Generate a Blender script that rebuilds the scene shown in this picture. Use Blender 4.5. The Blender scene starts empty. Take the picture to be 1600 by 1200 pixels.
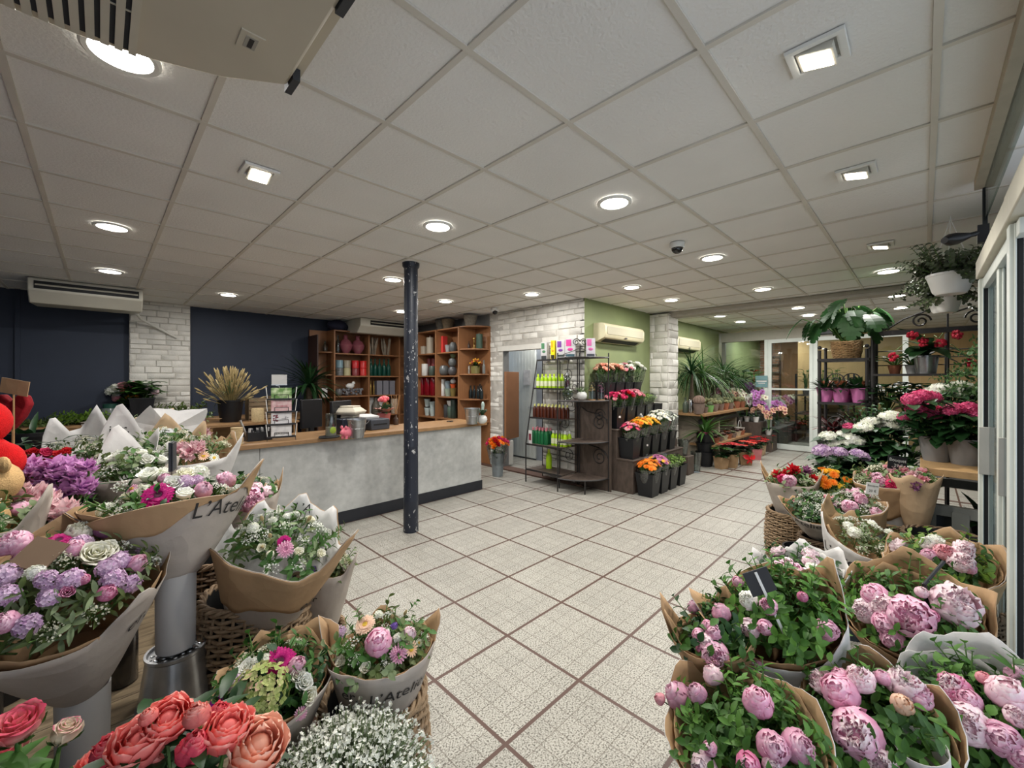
import bpy, math, random
from math import sin, cos, pi, sqrt, radians
from mathutils import Vector, Matrix, Quaternion, noise
V = Vector
R2 = sqrt(2.0); F = 643.0; H = 1.56; HY = 593.0   # focal length in pixels of the 1600 wide frame, eye height, horizon row
CZ = 2.757                                        # ceiling height
SC = bpy.context.scene
COL = SC.collection
rng = random.Random(7)

# ---------------------------------------------------------------- places
def P(px, py, Z):
    x = (px - 800.0) / F * Z
    return V(((Z + x) / R2, (Z - x) / R2, H - (py - HY) / F * Z))
def onz(px, py, z):
    return P(px, py, F * (H - z) / (py - HY))
def onX(px, py, X):
    k = (px - 800.0) / F
    return P(px, py, R2 * X / (1 + k))
def onY(px, py, Y):
    k = (px - 800.0) / F
    return P(px, py, R2 * Y / (1 - k))
def ray(px, py):
    return P(px, py, 1.0) - V((0, 0, H))
EYE = V((0, 0, H))

# ---------------------------------------------------------------- mesh builder
class MB:
    def __init__(s):
        s.v = []; s.f = []; s.mi = []; s.uv = []; s.M = None
    def add(s, vs, fs, mat=0, uv=None):
        n = len(s.v)
        if s.M is not None:
            vs = [s.M @ V(p) for p in vs]
        s.v.extend([tuple(p) for p in vs])
        s.uv.extend(uv if uv else [(0.5, 0.5)] * len(vs))
        for f in fs:
            s.f.append(tuple(i + n for i in f)); s.mi.append(mat)
        return s
    def box(s, x0, x1, y0, y1, z0, z1, mat=0):
        return s.add([(x0,y0,z0),(x1,y0,z0),(x1,y1,z0),(x0,y1,z0),(x0,y0,z1),(x1,y0,z1),(x1,y1,z1),(x0,y1,z1)],
                     [(0,3,2,1),(4,5,6,7),(0,1,5,4),(1,2,6,5),(2,3,7,6),(3,0,4,7)], mat)
    def prism(s, poly, z0, z1, mat=0):
        n = len(poly)
        vs = [(x, y, z0) for x, y in poly] + [(x, y, z1) for x, y in poly]
        fs = [tuple(range(n))[::-1], tuple(range(n, 2*n))] + [(i, (i+1) % n, n+(i+1) % n, n+i) for i in range(n)]
        return s.add(vs, fs, mat)
    def frustum(s, a0, a1, z0, z1, mat=0, open_top=0.0):      # square tapered bucket; a = half sizes (x, y)
        (ax, ay), (bx, by) = a0, a1
        if not open_top:
            return s.add([(-ax,-ay,z0),(ax,-ay,z0),(ax,ay,z0),(-ax,ay,z0),(-bx,-by,z1),(bx,-by,z1),(bx,by,z1),(-bx,by,z1)],
                         [(0,3,2,1),(4,5,6,7),(0,1,5,4),(1,2,6,5),(2,3,7,6),(3,0,4,7)], mat)
        t = open_top; vs = []
        for (cx, cy, z) in ((ax, ay, z0), (bx, by, z1), (bx+t*1.5, by+t*1.5, z1), (bx+t*1.5, by+t*1.5, z1+t*2), (bx-t, by-t, z1+t*2), (ax-t, ay-t, z0+t)):
            vs += [(-cx,-cy,z),(cx,-cy,z),(cx,cy,z),(-cx,cy,z)]
        fs = [(0,3,2,1), (20,21,22,23)]
        for k in range(5):
            for i in range(4):
                j = (i+1) % 4
                fs.append((k*4+i, k*4+j, k*4+4+j, k*4+4+i))
        return s.add(vs, fs, mat)
    def lathe(s, prof, n=24, c=(0,0,0), mat=0, sx=1.0, sy=1.0):
        vs = []; fs = []
        for r, z in prof:
            for i in range(n):
                a = 2*pi*i/n
                vs.append((c[0]+r*cos(a)*sx, c[1]+r*sin(a)*sy, c[2]+z))
        for k in range(len(prof)-1):
            for i in range(n):
                j = (i+1) % n
                fs.append((k*n+i, k*n+j, (k+1)*n+j, (k+1)*n+i))
        return s.add(vs, fs, mat)
    def ball(s, c, r, nu=10, nv=7, mat=0):
        if not hasattr(r, '__len__'): r = (r, r, r)
        vs = []; fs = []
        for k in range(nv+1):
            t = pi*k/nv
            for i in range(nu):
                a = 2*pi*i/nu
                vs.append((c[0]+r[0]*sin(t)*cos(a), c[1]+r[1]*sin(t)*sin(a), c[2]-r[2]*cos(t)))
        for k in range(nv):
            for i in range(nu):
                j = (i+1) % nu
                fs.append((k*nu+i, k*nu+j, (k+1)*nu+j, (k+1)*nu+i))
        return s.add(vs, fs, mat)
    def tube(s, pts, r, n=6, mat=0, cap=True):
        pts = [V(p) for p in pts]; m = len(pts)
        if not hasattr(r, '__len__'): r = [r]*m
        vs = []; fs = []; up = None
        for i, p in enumerate(pts):
            d = (pts[min(i+1, m-1)] - pts[max(i-1, 0)])
            if d.length < 1e-9: d = V((0,0,1))
            d.normalize()
            if up is None:
                up = V((0,0,1)) if abs(d.z) < .9 else V((1,0,0))
            x = d.cross(up)
            if x.length < 1e-6: x = d.cross(V((1,0.3,0)))
            x.normalize(); y = x.cross(d); up = y
            for k in range(n):
                a = 2*pi*k/n
                vs.append(p + x*(r[i]*cos(a)) + y*(r[i]*sin(a)))
        for i in range(m-1):
            for k in range(n):
                j = (k+1) % n
                fs.append((i*n+k, i*n+j, (i+1)*n+j, (i+1)*n+k))
        if cap:
            fs.append(tuple(range(n))[::-1]); fs.append(tuple(range((m-1)*n, m*n)))
        return s.add(vs, fs, mat)
    def leaf(s, base, d, nrm, L, W, droop=0.3, fold=0.25, mat=0, n=4, tipw=0.0, shape=1.0):
        d = V(d).normalized(); nrm = V(nrm)
        x = d.cross(nrm)
        if x.length < 1e-5: x = d.cross(V((.3,.9,.1)))
        x.normalize(); u = x.cross(d).normalized()
        vs = []; fs = []; uv = []; base = V(base)
        for k in range(n+1):
            t = k/n
            p = base + d*(L*t*(1-.15*droop*t)) - u*(droop*L*t*t)
            w = W*(sin(pi*min(1, t**shape*.96+.03))**.8*(1-tipw) + tipw*(1-t))*.5
            if k == n: w = W*.02
            vs += [p - x*w + u*(fold*w), p, p + x*w + u*(fold*w)]
            uv += [(0,t),(.5,t),(1,t)]
        for k in range(n):
            a = k*3
            fs += [(a,a+1,a+4,a+3),(a+1,a+2,a+5,a+4)]
        return s.add(vs, fs, mat, uv)
    def petal(s, az, prof, cup=.3, ruf=.05, nu=4, mat=0, r=rng):
        vs = []; fs = []; uv = []
        ca, sa = cos(az), sin(az); n = len(prof); o = r.random()*9
        for j, (rr, z, w) in enumerate(prof):
            v = j/(n-1)
            for i in range(nu+1):
                u = -1+2*i/nu
                q = ruf*v*noise.noise(V((u*2.3+o*7, v*3.1+o, o*3)))*2
                t = u*w
                R = rr - cup*u*u*w + q
                zz = z + q*.7 - .12*v*u*u*w
                vs.append((R*ca - t*sa, R*sa + t*ca, zz)); uv.append((i/nu, v))
        for j in range(n-1):
            for i in range(nu):
                a = j*(nu+1)+i
                fs.append((a, a+1, a+nu+2, a+nu+1))
        return s.add(vs, fs, mat, uv)
    def mesh(s, name, mats, smooth=True, sharp=35):
        me = bpy.data.meshes.new(name)
        me.from_pydata(s.v, [], s.f)
        for m in (mats if isinstance(mats, (list, tuple)) else [mats]):
            me.materials.append(m)
        if any(s.mi): me.polygons.foreach_set('material_index', s.mi)
        ul = me.uv_layers.new(name='UVMap')
        li = [0]*len(me.loops); me.loops.foreach_get('vertex_index', li)
        fl = []
        for i in li: fl.extend(s.uv[i])
        ul.data.foreach_set('uv', fl)
        if smooth:
            me.polygons.foreach_set('use_smooth', [True]*len(me.polygons))
            if sharp: me.set_sharp_from_angle(angle=radians(sharp))
        me.update()
        return me
    def obj(s, name, mats, parent=None, loc=(0,0,0), rot=(0,0,0), smooth=True, sharp=35, bevel=0, scale=None):
        o = inst(name, s.mesh(name, mats, smooth, sharp), parent, loc, rot, scale)
        if bevel:
            b = o.modifiers.new('edge', 'BEVEL'); b.width = bevel; b.segments = 2; b.limit_method = 'ANGLE'; b.angle_limit = radians(40)
        return o

def inst(name, me, parent=None, loc=(0,0,0), rot=(0,0,0), scale=None):
    o = bpy.data.objects.new(name, me)
    COL.objects.link(o)
    if parent is not None: o.parent = parent
    o.location = loc
    if isinstance(rot, Quaternion):
        o.rotation_mode = 'QUATERNION'; o.rotation_quaternion = rot
    else: o.rotation_euler = rot
    if scale is not None: o.scale = scale if hasattr(scale, '__len__') else (scale,)*3
    return o
def tag(o, label, cat, group=None, kind=None):
    o['label'] = label; o['category'] = cat
    if group: o['group'] = group
    if kind: o['kind'] = kind
    return o
def thing(name, label, cat, loc=(0,0,0), rot=(0,0,0), group=None):
    o = bpy.data.objects.new(name, None); COL.objects.link(o); o.empty_display_size = .05
    o.location = loc
    if isinstance(rot, Quaternion):
        o.rotation_mode = 'QUATERNION'; o.rotation_quaternion = rot
    else:
        o.rotation_euler = rot if hasattr(rot, '__len__') else (0, 0, rot)
    return tag(o, label, cat, group)
def struct(o, label=None):
    o['kind'] = 'structure'
    if label: o['label'] = label
    return o
def zquat(d):
    return V((0,0,1)).rotation_difference(V(d).normalized())

# ---------------------------------------------------------------- materials
def lin(c):
    return tuple(((x/255)/12.92 if x/255 <= .04045 else ((x/255+.055)/1.055)**2.4) for x in c)
MATS = {}
def nt(name):
    m = bpy.data.materials.new(name); m.use_nodes = True
    t = m.node_tree; b = t.nodes['Principled BSDF']
    return m, t, b, t.nodes, t.links
def mat(name, col, rough=.6, var=.12, scale=12., bump=0., bscale=60., metal=0., spec=.4, rnd=0., trans=0., coat=0., crease=0., stretch=None):
    """plain surface: a colour with a little noise in it, optional bump, optional translucency and per-object variation"""
    if name in MATS: return MATS[name]
    m, t, b, N, L = nt(name); c = lin(col)
    b.inputs['Roughness'].default_value = rough; b.inputs['Metallic'].default_value = metal
    b.inputs['Specular IOR Level'].default_value = spec; b.inputs['Coat Weight'].default_value = coat
    tc = N.new('ShaderNodeTexCoord'); src = tc.outputs['Object']
    if stretch:
        mp = N.new('ShaderNodeMapping'); mp.inputs['Scale'].default_value = stretch; L.new(src, mp.inputs[0]); src = mp.outputs[0]
    nz = N.new('ShaderNodeTexNoise'); nz.inputs['Scale'].default_value = scale; nz.inputs['Detail'].default_value = 4
    L.new(src, nz.inputs['Vector'])
    mr = N.new('ShaderNodeMapRange'); mr.inputs[1].default_value = .25; mr.inputs[2].default_value = .75
    mr.inputs[3].default_value = 1-var; mr.inputs[4].default_value = 1+var
    L.new(nz.outputs['Fac'], mr.inputs[0])
    fac = mr.outputs[0]
    if rnd:
        oi = N.new('ShaderNodeObjectInfo'); m2 = N.new('ShaderNodeMapRange')
        m2.inputs[3].default_value = 1-rnd; m2.inputs[4].default_value = 1+rnd
        L.new(oi.outputs['Random'], m2.inputs[0])
        mm = N.new('ShaderNodeMath'); mm.operation = 'MULTIPLY'; L.new(fac, mm.inputs[0]); L.new(m2.outputs[0], mm.inputs[1]); fac = mm.outputs[0]
    mx = N.new('ShaderNodeVectorMath'); mx.operation = 'SCALE'; mx.inputs[0].default_value = c
    L.new(fac, mx.inputs['Scale']); L.new(mx.outputs[0], b.inputs['Base Color'])
    if bump:
        bn = N.new('ShaderNodeTexNoise'); bn.inputs['Scale'].default_value = bscale; bn.inputs['Detail'].default_value = 5
        L.new(src, bn.inputs['Vector'])
        bp = N.new('ShaderNodeBump'); bp.inputs['Strength'].default_value = bump; bp.inputs['Distance'].default_value = .01
        L.new(bn.outputs['Fac'], bp.inputs['Height']); L.new(bp.outputs[0], b.inputs['Normal'])
    if crease:                     # sharp folds of handled paper
        ds = N.new('ShaderNodeTexNoise'); ds.inputs['Scale'].default_value = 5; L.new(src, ds.inputs['Vector'])
        av = N.new('ShaderNodeVectorMath'); av.operation = 'MULTIPLY_ADD'; av.inputs[1].default_value = (.25,.25,.25); L.new(ds.outputs['Color'], av.inputs[0]); L.new(src, av.inputs[2])
        vo = N.new('ShaderNodeTexVoronoi'); vo.inputs['Scale'].default_value = 6.5; L.new(av.outputs[0], vo.inputs['Vector'])
        b2 = N.new('ShaderNodeBump'); b2.inputs['Strength'].default_value = crease; b2.inputs['Distance'].default_value = .03
        L.new(vo.outputs['Distance'], b2.inputs['Height']); L.new(b.inputs['Normal'].links[0].from_socket, b2.inputs['Normal']); L.new(b2.outputs[0], b.inputs['Normal'])
    if trans:
        tr = N.new('ShaderNodeBsdfTranslucent'); L.new(mx.outputs[0], tr.inputs['Color'])
        ms = N.new('ShaderNodeMixShader'); ms.inputs[0].default_value = trans
        L.new(b.outputs[0], ms.inputs[1]); L.new(tr.outputs[0], ms.inputs[2]); L.new(ms.outputs[0], N['Material Output'].inputs[0])
    MATS[name] = m
    return m
def petalmat(name, c0, c1, edge=None, rough=.55, trans=.25, rnd=.10):
    """petal colour from its foot (c0) to its tip (c1), with an optional rim colour"""
    if name in MATS: return MATS[name]
    m, t, b, N, L = nt(name)
    b.inputs['Roughness'].default_value = rough; b.inputs['Specular IOR Level'].default_value = .25
    uv = N.new('ShaderNodeUVMap'); sp = N.new('ShaderNodeSeparateXYZ'); L.new(uv.outputs[0], sp.inputs[0])
    tc = N.new('ShaderNodeTexCoord'); nz = N.new('ShaderNodeTexNoise'); nz.inputs['Scale'].default_value = 3.0; L.new(tc.outputs['Object'], nz.inputs[0])
    ad = N.new('ShaderNodeMath'); ad.operation = 'MULTIPLY_ADD'; ad.inputs[1].default_value = .5; L.new(nz.outputs['Fac'], ad.inputs[0]); 
    sb = N.new('ShaderNodeMath'); sb.operation = 'SUBTRACT'; sb.inputs[1].default_value = .25; L.new(sp.outputs[1], sb.inputs[0]); L.new(sb.outputs[0], ad.inputs[2])
    cr = N.new('ShaderNodeValToRGB'); L.new(ad.outputs[0], cr.inputs[0])
    cr.color_ramp.elements[0].position = .1; cr.color_ramp.elements[0].color = (*lin(c0), 1)
    cr.color_ramp.elements[1].position = .8; cr.color_ramp.elements[1].color = (*lin(c1), 1)
    if edge:
        e = cr.color_ramp.elements.new(.97); e.color = (*lin(edge), 1)
    oi = N.new('ShaderNodeObjectInfo'); m2 = N.new('ShaderNodeMapRange'); m2.inputs[3].default_value = 1-rnd; m2.inputs[4].default_value = 1+rnd
    L.new(oi.outputs['Random'], m2.inputs[0])
    mx = N.new('ShaderNodeVectorMath'); mx.operation = 'SCALE'; L.new(cr.outputs[0], mx.inputs[0]); L.new(m2.outputs[0], mx.inputs['Scale'])
    L.new(mx.outputs[0], b.inputs['Base Color'])
    tr = N.new('ShaderNodeBsdfTranslucent'); L.new(mx.outputs[0], tr.inputs['Color'])
    ms = N.new('ShaderNodeMixShader'); ms.inputs[0].default_value = trans
    L.new(b.outputs[0], ms.inputs[1]); L.new(tr.outputs[0], ms.inputs[2]); L.new(ms.outputs[0], N['Material Output'].inputs[0])
    MATS[name] = m
    return m
def glassmat(name, tint=(235,242,240), refl=.12, rough=.02):
    if name in MATS: return MATS[name]
    m, t, b, N, L = nt(name)
    N.remove(b)
    tr = N.new('ShaderNodeBsdfTransparent'); tr.inputs[0].default_value = (*lin(tint), 1)
    gl = N.new('ShaderNodeBsdfGlossy'); gl.inputs['Roughness'].default_value = rough
    lw = N.new('ShaderNodeLayerWeight'); lw.inputs[0].default_value = .35
    mu = N.new('ShaderNodeMath'); mu.operation = 'MULTIPLY_ADD'; mu.inputs[1].default_value = .55; mu.inputs[2].default_value = refl*.3
    L.new(lw.outputs['Fresnel'], mu.inputs[0])
    ms = N.new('ShaderNodeMixShader'); L.new(mu.outputs[0], ms.inputs[0]); L.new(tr.outputs[0], ms.inputs[1]); L.new(gl.outputs[0], ms.inputs[2])
    L.new(ms.outputs[0], N['Material Output'].inputs[0])
    MATS[name] = m
    return m
def emit(name, col, s):
    if name in MATS: return MATS[name]
    m, t, b, N, L = nt(name)
    b.inputs['Base Color'].default_value = (*lin(col), 1); b.inputs['Emission Color'].default_value = (*lin(col), 1); b.inputs['Emission Strength'].default_value = s
    MATS[name] = m
    return m

white_paint = mat('white_paint', (206,204,196), .5, .05, 8, .05, 200)
ac_white = mat('appliance_white', (196,192,178), .45, .05, 5)
black_plastic = mat('black_plastic', (22,22,25), .38, .15, 9, rnd=.1)
black_metal = mat('black_iron', (34,31,31), .5, .25, 30, .15, 120, spec=.5)
dark_grey = mat('dark_grey_plastic', (52,54,58), .45, .1)
zinc = mat('zinc', (176,178,180), .3, .22, 14, .05, 50, metal=.9)
steel = mat('brushed_steel', (190,190,188), .28, .08, 40, metal=1.)
alu = mat('white_aluminium', (206,212,206), .4, .05, 6, spec=.5)
rubber = mat('black_rubber', (14,15,17), .6)
oak = mat('oak_board', (164,126,86), .5, .2, 6, .1, 40, stretch=(3,14,14))
oak_top = mat('worn_oak_top', (150,116,80), .42, .22, 5, .08, 40, stretch=(2,16,4))
beech = mat('warm_beech_panel', (142,98,64), .5, .12, 4, stretch=(10,10,1.2))
brown_wood = mat('weathered_brown_wood', (82,70,62), .7, .28, 7, .25, 50, stretch=(3,3,1.2), rnd=.06)
pine = mat('pine_board', (176,142,98), .55, .22, 6, .1, 40, stretch=(12,2,4))
wicker = mat('grey_brown_wicker', (138,116,90), .7, .35, 40, .3, 200, rnd=.12)
wicker_dark = mat('dark_wicker', (104,84,64), .7, .35, 40, .3, 200, rnd=.12)
kraft = mat('kraft_paper', (174,142,106), .75, .12, 7, .25, 18, trans=.12, rnd=.06, crease=.35)
kraft_light = mat('light_kraft_paper', (198,170,136), .75, .1, 7, .25, 18, trans=.12, crease=.35)
paper_grey = mat('grey_white_paper', (176,166,156), .7, .08, 5, .3, 14, trans=.1, rnd=.05, crease=.35)
paper_white = mat('white_paper', (214,212,210), .65, .06, 5, .3, 14, trans=.12, rnd=.04, crease=.30)
ink = mat('dark_ink', (44,42,42), .7)
leaf_g = mat('leaf_green', (62,102,42), .5, .3, 25, rnd=.2, trans=.2)
leaf_d = mat('dark_leaf', (34,66,34), .42, .3, 25, rnd=.2, trans=.12)
leaf_l = mat('lime_leaf', (112,146,52), .5, .25, 25, rnd=.15, trans=.25)
leaf_s = mat('sage_leaf', (118,134,96), .6, .25, 25, rnd=.15, trans=.15)
leaf_o = mat('olive_leaf', (84,100,50), .55, .3, 25, rnd=.15, trans=.2)
leaf_r = mat('fresh_leaf', (84,128,50), .5, .3, 25, rnd=.15, trans=.2)
stem_g = mat('stem_green', (84,116,56), .55, .2, 20)
wheat = mat('dry_wheat', (182,162,116), .75, .25, 30, trans=.15)
terracotta = mat('terracotta', (156,98,72), .75, .2, 12, .15, 80, rnd=.12)
taupe_pot = mat('taupe_clay', (126,108,98), .75, .15, 12, .1, 80, rnd=.1)
grey_pot = mat('grey_plastic_pot', (126,124,122), .55, .06)
white_pot = mat('white_ceramic', (220,220,216), .3, .04, rnd=.05)
soil = mat('dark_soil', (40,31,25), .95, .3, 60, .6, 120)
glass = glassmat('clear_glass')
glass_vase = glassmat('vase_glass', (225,232,232), .3)
cello = glassmat('cellophane', (240,244,246), .35, .12)
# ================================================================ THE SETTING
T = 0.529; FX, FY = 1.2245, 1.2635            # floor module and phase
def floor_material():
    m, t, b, N, L = nt('terrazzo_floor')
    tc = N.new('ShaderNodeTexCoord'); sp = N.new('ShaderNodeSeparateXYZ'); L.new(tc.outputs['Object'], sp.inputs[0])
    def M(op, a, bb=None, c=None):
        n = N.new('ShaderNodeMath'); n.operation = op
        for i, x in enumerate((a, bb, c)):
            if x is None: continue
            if isinstance(x, (int, float)): n.inputs[i].default_value = x
            else: L.new(x, n.inputs[i])
        return n.outputs[0]
    def axis(o, ph):
        u = M('DIVIDE', M('SUBTRACT', o, ph), T)
        d = M('MULTIPLY', M('ABSOLUTE', M('SUBTRACT', M('FRACT', M('ADD', u, .5)), .5)), T)
        u5 = M('MULTIPLY', u, 5.0)
        d5 = M('MULTIPLY', M('ABSOLUTE', M('SUBTRACT', M('FRACT', M('ADD', u5, .5)), .5)), T/5)
        return M('LESS_THAN', d, .0095), M('LESS_THAN', d5, .0017), M('FLOOR', u5), M('FLOOR', u)
    bx, gx, cx, tx = axis(sp.outputs[0], FX); by, gy, cy, ty = axis(sp.outputs[1], FY)
    band = M('MAXIMUM', bx, by); gr = M('MAXIMUM', gx, gy)
    cb = N.new('ShaderNodeCombineXYZ'); L.new(cx, cb.inputs[0]); L.new(cy, cb.inputs[1])
    wn = N.new('ShaderNodeTexWhiteNoise'); L.new(cb.outputs[0], wn.inputs[0])
    cb2 = N.new('ShaderNodeCombineXYZ'); L.new(tx, cb2.inputs[0]); L.new(ty, cb2.inputs[1])
    wn2 = N.new('ShaderNodeTexWhiteNoise'); L.new(cb2.outputs[0], wn2.inputs[0])
    n1 = N.new('ShaderNodeTexNoise'); n1.inputs['Scale'].default_value = 135; n1.inputs['Detail'].default_value = 2; L.new(tc.outputs['Object'], n1.inputs[0])
    n2 = N.new('ShaderNodeTexNoise'); n2.inputs['Scale'].default_value = 3; n2.inputs['Detail'].default_value = 5; L.new(tc.outputs['Object'], n2.inputs[0])
    cr = N.new('ShaderNodeValToRGB'); L.new(n1.outputs['Fac'], cr.inputs[0])
    e = cr.color_ramp.elements; e[0].position = .36; e[0].color = (*lin((84,81,74)), 1); e[1].position = .60; e[1].color = (*lin((180,178,169)), 1)
    k = e.new(.46); k.color = (*lin((150,147,138)), 1)
    v = M('ADD', M('MULTIPLY_ADD', wn.outputs[0], .10, .80), M('ADD', M('MULTIPLY', wn2.outputs[0], .05), M('MULTIPLY', n2.outputs['Fac'], .2)))
    sc = N.new('ShaderNodeVectorMath'); sc.operation = 'SCALE'; L.new(cr.outputs[0], sc.inputs[0]); L.new(v, sc.inputs['Scale'])
    m1 = N.new('ShaderNodeMix'); m1.data_type = 'RGBA'; L.new(M('MULTIPLY', gr, .75), m1.inputs[0]); L.new(sc.outputs[0], m1.inputs[6]); m1.inputs[7].default_value = (*lin((96,88,78)), 1)
    m2 = N.new('ShaderNodeMix'); m2.data_type = 'RGBA'; L.new(band, m2.inputs[0]); L.new(m1.outputs[2], m2.inputs[6]); m2.inputs[7].default_value = (*lin((84,62,54)), 1)
    L.new(m2.outputs[2], b.inputs['Base Color']); b.inputs['Roughness'].default_value = .42; b.inputs['Specular IOR Level'].default_value = .35
    bp = N.new('ShaderNodeBump'); bp.inputs['Strength'].default_value = .25; bp.inputs['Distance'].default_value = .003
    L.new(M('SUBTRACT', 1.0, gr), bp.inputs['Height']); L.new(bp.outputs[0], b.inputs['Normal'])
    return m
mb = MB(); mb.add([(-1.3,-2,0),(15,-2,0),(15,8.7,0),(-1.3,8.7,0)], [(0,1,2,3)])
struct(mb.obj('floor', floor_material(), smooth=False))
brown_strip = mat('brown_threshold', (92,70,60), .6, .15, 8)
mb = MB(); mb.box(7.16, 7.235, -.8, 3.5, 0, .004); struct(mb.obj('trim_1', brown_strip))
mb = MB(); mb.box(7.68, 7.75, -.8, 2.5, 0, .004); struct(mb.obj('trim_2', brown_strip))
mb = MB(); mb.box(4.93, 5.15, 3.5, 6.0, 0, .02); struct(mb.obj('trim_3', brown_strip))

# ceiling: 60 cm panels in a grid of T bars, one mesh
def ceiling(name, x0, x1, y0, y1, z, clipx=None):
    m = mat('ceiling_panel', (228,227,224), .9, .05, 1.7, .35, 70)
    mg = mat('ceiling_bar', (206,201,191), .7, .08, 3)
    mb = MB(); X0, Y0, t = .34, .565, .6
    def ticks(a, b, o):
        k = math.ceil((a-o)/t); r = []
        while o+k*t < b: r.append(o+k*t); k += 1
        return r
    xs = ticks(x0, x1, X0); ys = ticks(y0, y1, Y0)
    gx = [x0]+xs+[x1]; gy = [y0]+ys+[y1]; r = random.Random(3); g = .013
    for i in range(len(gx)-1):
        for j in range(len(gy)-1):
            dz = [r.uniform(0, .0035) for _ in range(4)]
            a, b_, c, d = gx[i]+g, gx[i+1]-g, gy[j]+g, gy[j+1]-g
            if b_-a < .01 or d-c < .01: continue
            mb.add([(a,c,z+dz[0]),(b_,c,z+dz[1]),(b_,d,z+dz[2]),(a,d,z+dz[3])], [(0,3,2,1)], 0)
    for x in xs: mb.box(x-.0125, x+.0125, y0, y1, z-.006, z+.02, 1)
    for y in ys: mb.box(x0, x1, y-.0125, y+.0125, z-.007, z+.02, 1)
    mb.add([(x0,y0,z+.012),(x1,y0,z+.012),(x1,y1,z+.012),(x0,y1,z+.012)], [(0,3,2,1)], 1)
    return struct(mb.obj(name, [m, mg], smooth=False))
ceiling('ceiling', -1.3, 15, -2, 8.7, CZ)
mb = MB(); mb.box(7.16, 7.42, -2, 3.5, CZ-.09, CZ-.004); mb.box(7.14, 7.18, -2, 3.5, CZ-.05, CZ-.004)
struct(mb.obj('trim_4', mat('beam_grey', (166,160,150), .7, .06)))

# walls
navy = mat('navy_wall', (42,50,66), .62, .10, 2.2, .05, 90)
green = mat('green_wall', (130,141,98), .62, .10, 2.5, .06, 60)
plain = mat('plain_wall', (120,120,118), .8, .08)
brickm = mat('whitewashed_stone', (214,211,203), .72, .10, 9, .55, 55)
mortar = mat('whitewash_joint', (176,172,164), .85, .12, 12, .4, 60)
def bricks(mb, x0, x1, z0, z1, course, lens, put, seed, holes=()):
    """irregular hand-laid bricks in a wall plane; put(u, z, depth) places a point, so the wall can face any way"""
    r = random.Random(seed); z = z0
    while z < z1-.01:
        h = min(course*r.uniform(.82, 1.18), z1-z)
        if z1-z-h < .03: h = z1-z
        u = x0 - r.uniform(0, lens[1])
        while u < x1:
            l = r.uniform(*lens); a, b = max(u, x0), min(u+l, x1); u += l
            if b-a < .02: continue
            for (ha, hb, hz0, hz1) in holes:
                if b > ha and a < hb and z+h > hz0 and z < hz1:
                    if a < ha: b = ha
                    elif b > hb: a = hb
                    else: a = b
            if b-a < .02: continue
            g = .004; d0 = r.uniform(.006, .017); q = r.uniform(.005, .009)
            vs = []
            for (uu, zz) in ((a+g, z+g), (b-g, z+g), (b-g, z+h-g), (a+g, z+h-g)): vs.append(put(uu+r.uniform(-.003,.003), zz+r.uniform(-.004,.004), 0))
            for (uu, zz) in ((a+g+q, z+g+q), (b-g-q, z+g+q), (b-g-q, z+h-g-q), (a+g+q, z+h-g-q)): vs.append(put(uu, zz, d0+r.uniform(-.006,.006)))
            mb.add(vs, [(4,5,6,7),(0,1,5,4),(1,2,6,5),(2,3,7,6),(3,0,4,7)], 0)
        z += h
mb = MB(); mb.box(-1.3, 5.2, 8.5, 8.62, 0, 2.9); struct(mb.obj('wall_back', navy))
mb = MB(); mb.box(-.80, -.755, 8.46, 8.5, .9, CZ); struct(mb.obj('trim_5', navy))
mb = MB(); mb.box(-1.3, -1.2, -.3, 8.5, 0, 2.9); struct(mb.obj('wall_left', navy))
mb = MB(); mb.box(.305, 1.03, 8.41, 8.5, 0, CZ, 1)
bricks(mb, .305, 1.03, 0, CZ, .088, (.14, .34), lambda u, z, d: (u, 8.41-d, z), 11)
struct(mb.obj('wall_pilaster', [brickm, mortar], sharp=60))
# wall with the doorway (faces the counter), X = 5.03
DY0, DY1, DZ = 4.34, 5.25, 2.06
mb = MB()
mb.box(5.03, 5.17, 3.53, DY0, 0, 2.9, 1); mb.box(5.03, 5.17, DY1, 8.5, 0, 2.9, 2); mb.box(5.03, 5.17, DY0, DY1, DZ, 2.9, 1)
mb.box(5.02, 5.03, DY1, 5.6, 0, 2.9, 1)
bricks(mb, 3.52, 5.6, .02, CZ, .092, (.16, .40), lambda u, z, d: (5.03-d if u > DY1 or u < 20 else 5.03, u, z), 5, holes=[(DY0, DY1, -1, DZ+.09)])
struct(mb.obj('wall_brick', [brickm, mortar, plain], sharp=60))
mb = MB(); mb.box(5.005, 5.03, DY0-.03, DY1+.12, DZ, DZ+.085); struct(mb.obj('trim_6', white_paint))
# room behind the doorway
mb = MB(); mb.box(5.98, 6.05, 3.6, 6.1, 0, 2.9); struct(mb.obj('wall_corridor', mat('corridor_grey', (128,134,142), .7, .06)))
mb = MB(); mb.box(5.17, 6.0, 6.06, 6.1, 0, 2.9); struct(mb.obj('wall_corridor_side', mat('corridor_blue', (170,186,212), .7, .05)))
plk = MB()
for k in range(9):
    plk.box(5.93, 5.975, 5.30+k*.083, 5.38+k*.083, .03, 2.25)
d1 = struct(plk.obj('door_1', mat('white_boards', (202,206,200), .55, .08, 5), bevel=.004))
mb = MB(); mb.tube([(5.93,5.36,1.02),(5.89,5.36,1.02),(5.89,5.44,1.02)], .009); mb.obj('door_handle', steel, d1)
mb = MB(); mb.box(5.92, 5.93, 5.42, 5.60, 1.45, 1.75); tag(mb.obj('paper_notice', paper_white), 'white paper notice pinned to the boarded door beyond the doorway', 'notice')
mb = MB(); mb.box(5.17, 5.98, 4.27, 4.33, 0, 2.9); struct(mb.obj('wall_corridor_right', MATS['corridor_grey']))
mb = MB()
mb.box(-.02, .02, 0, .5, .486, 1.70)
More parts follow.
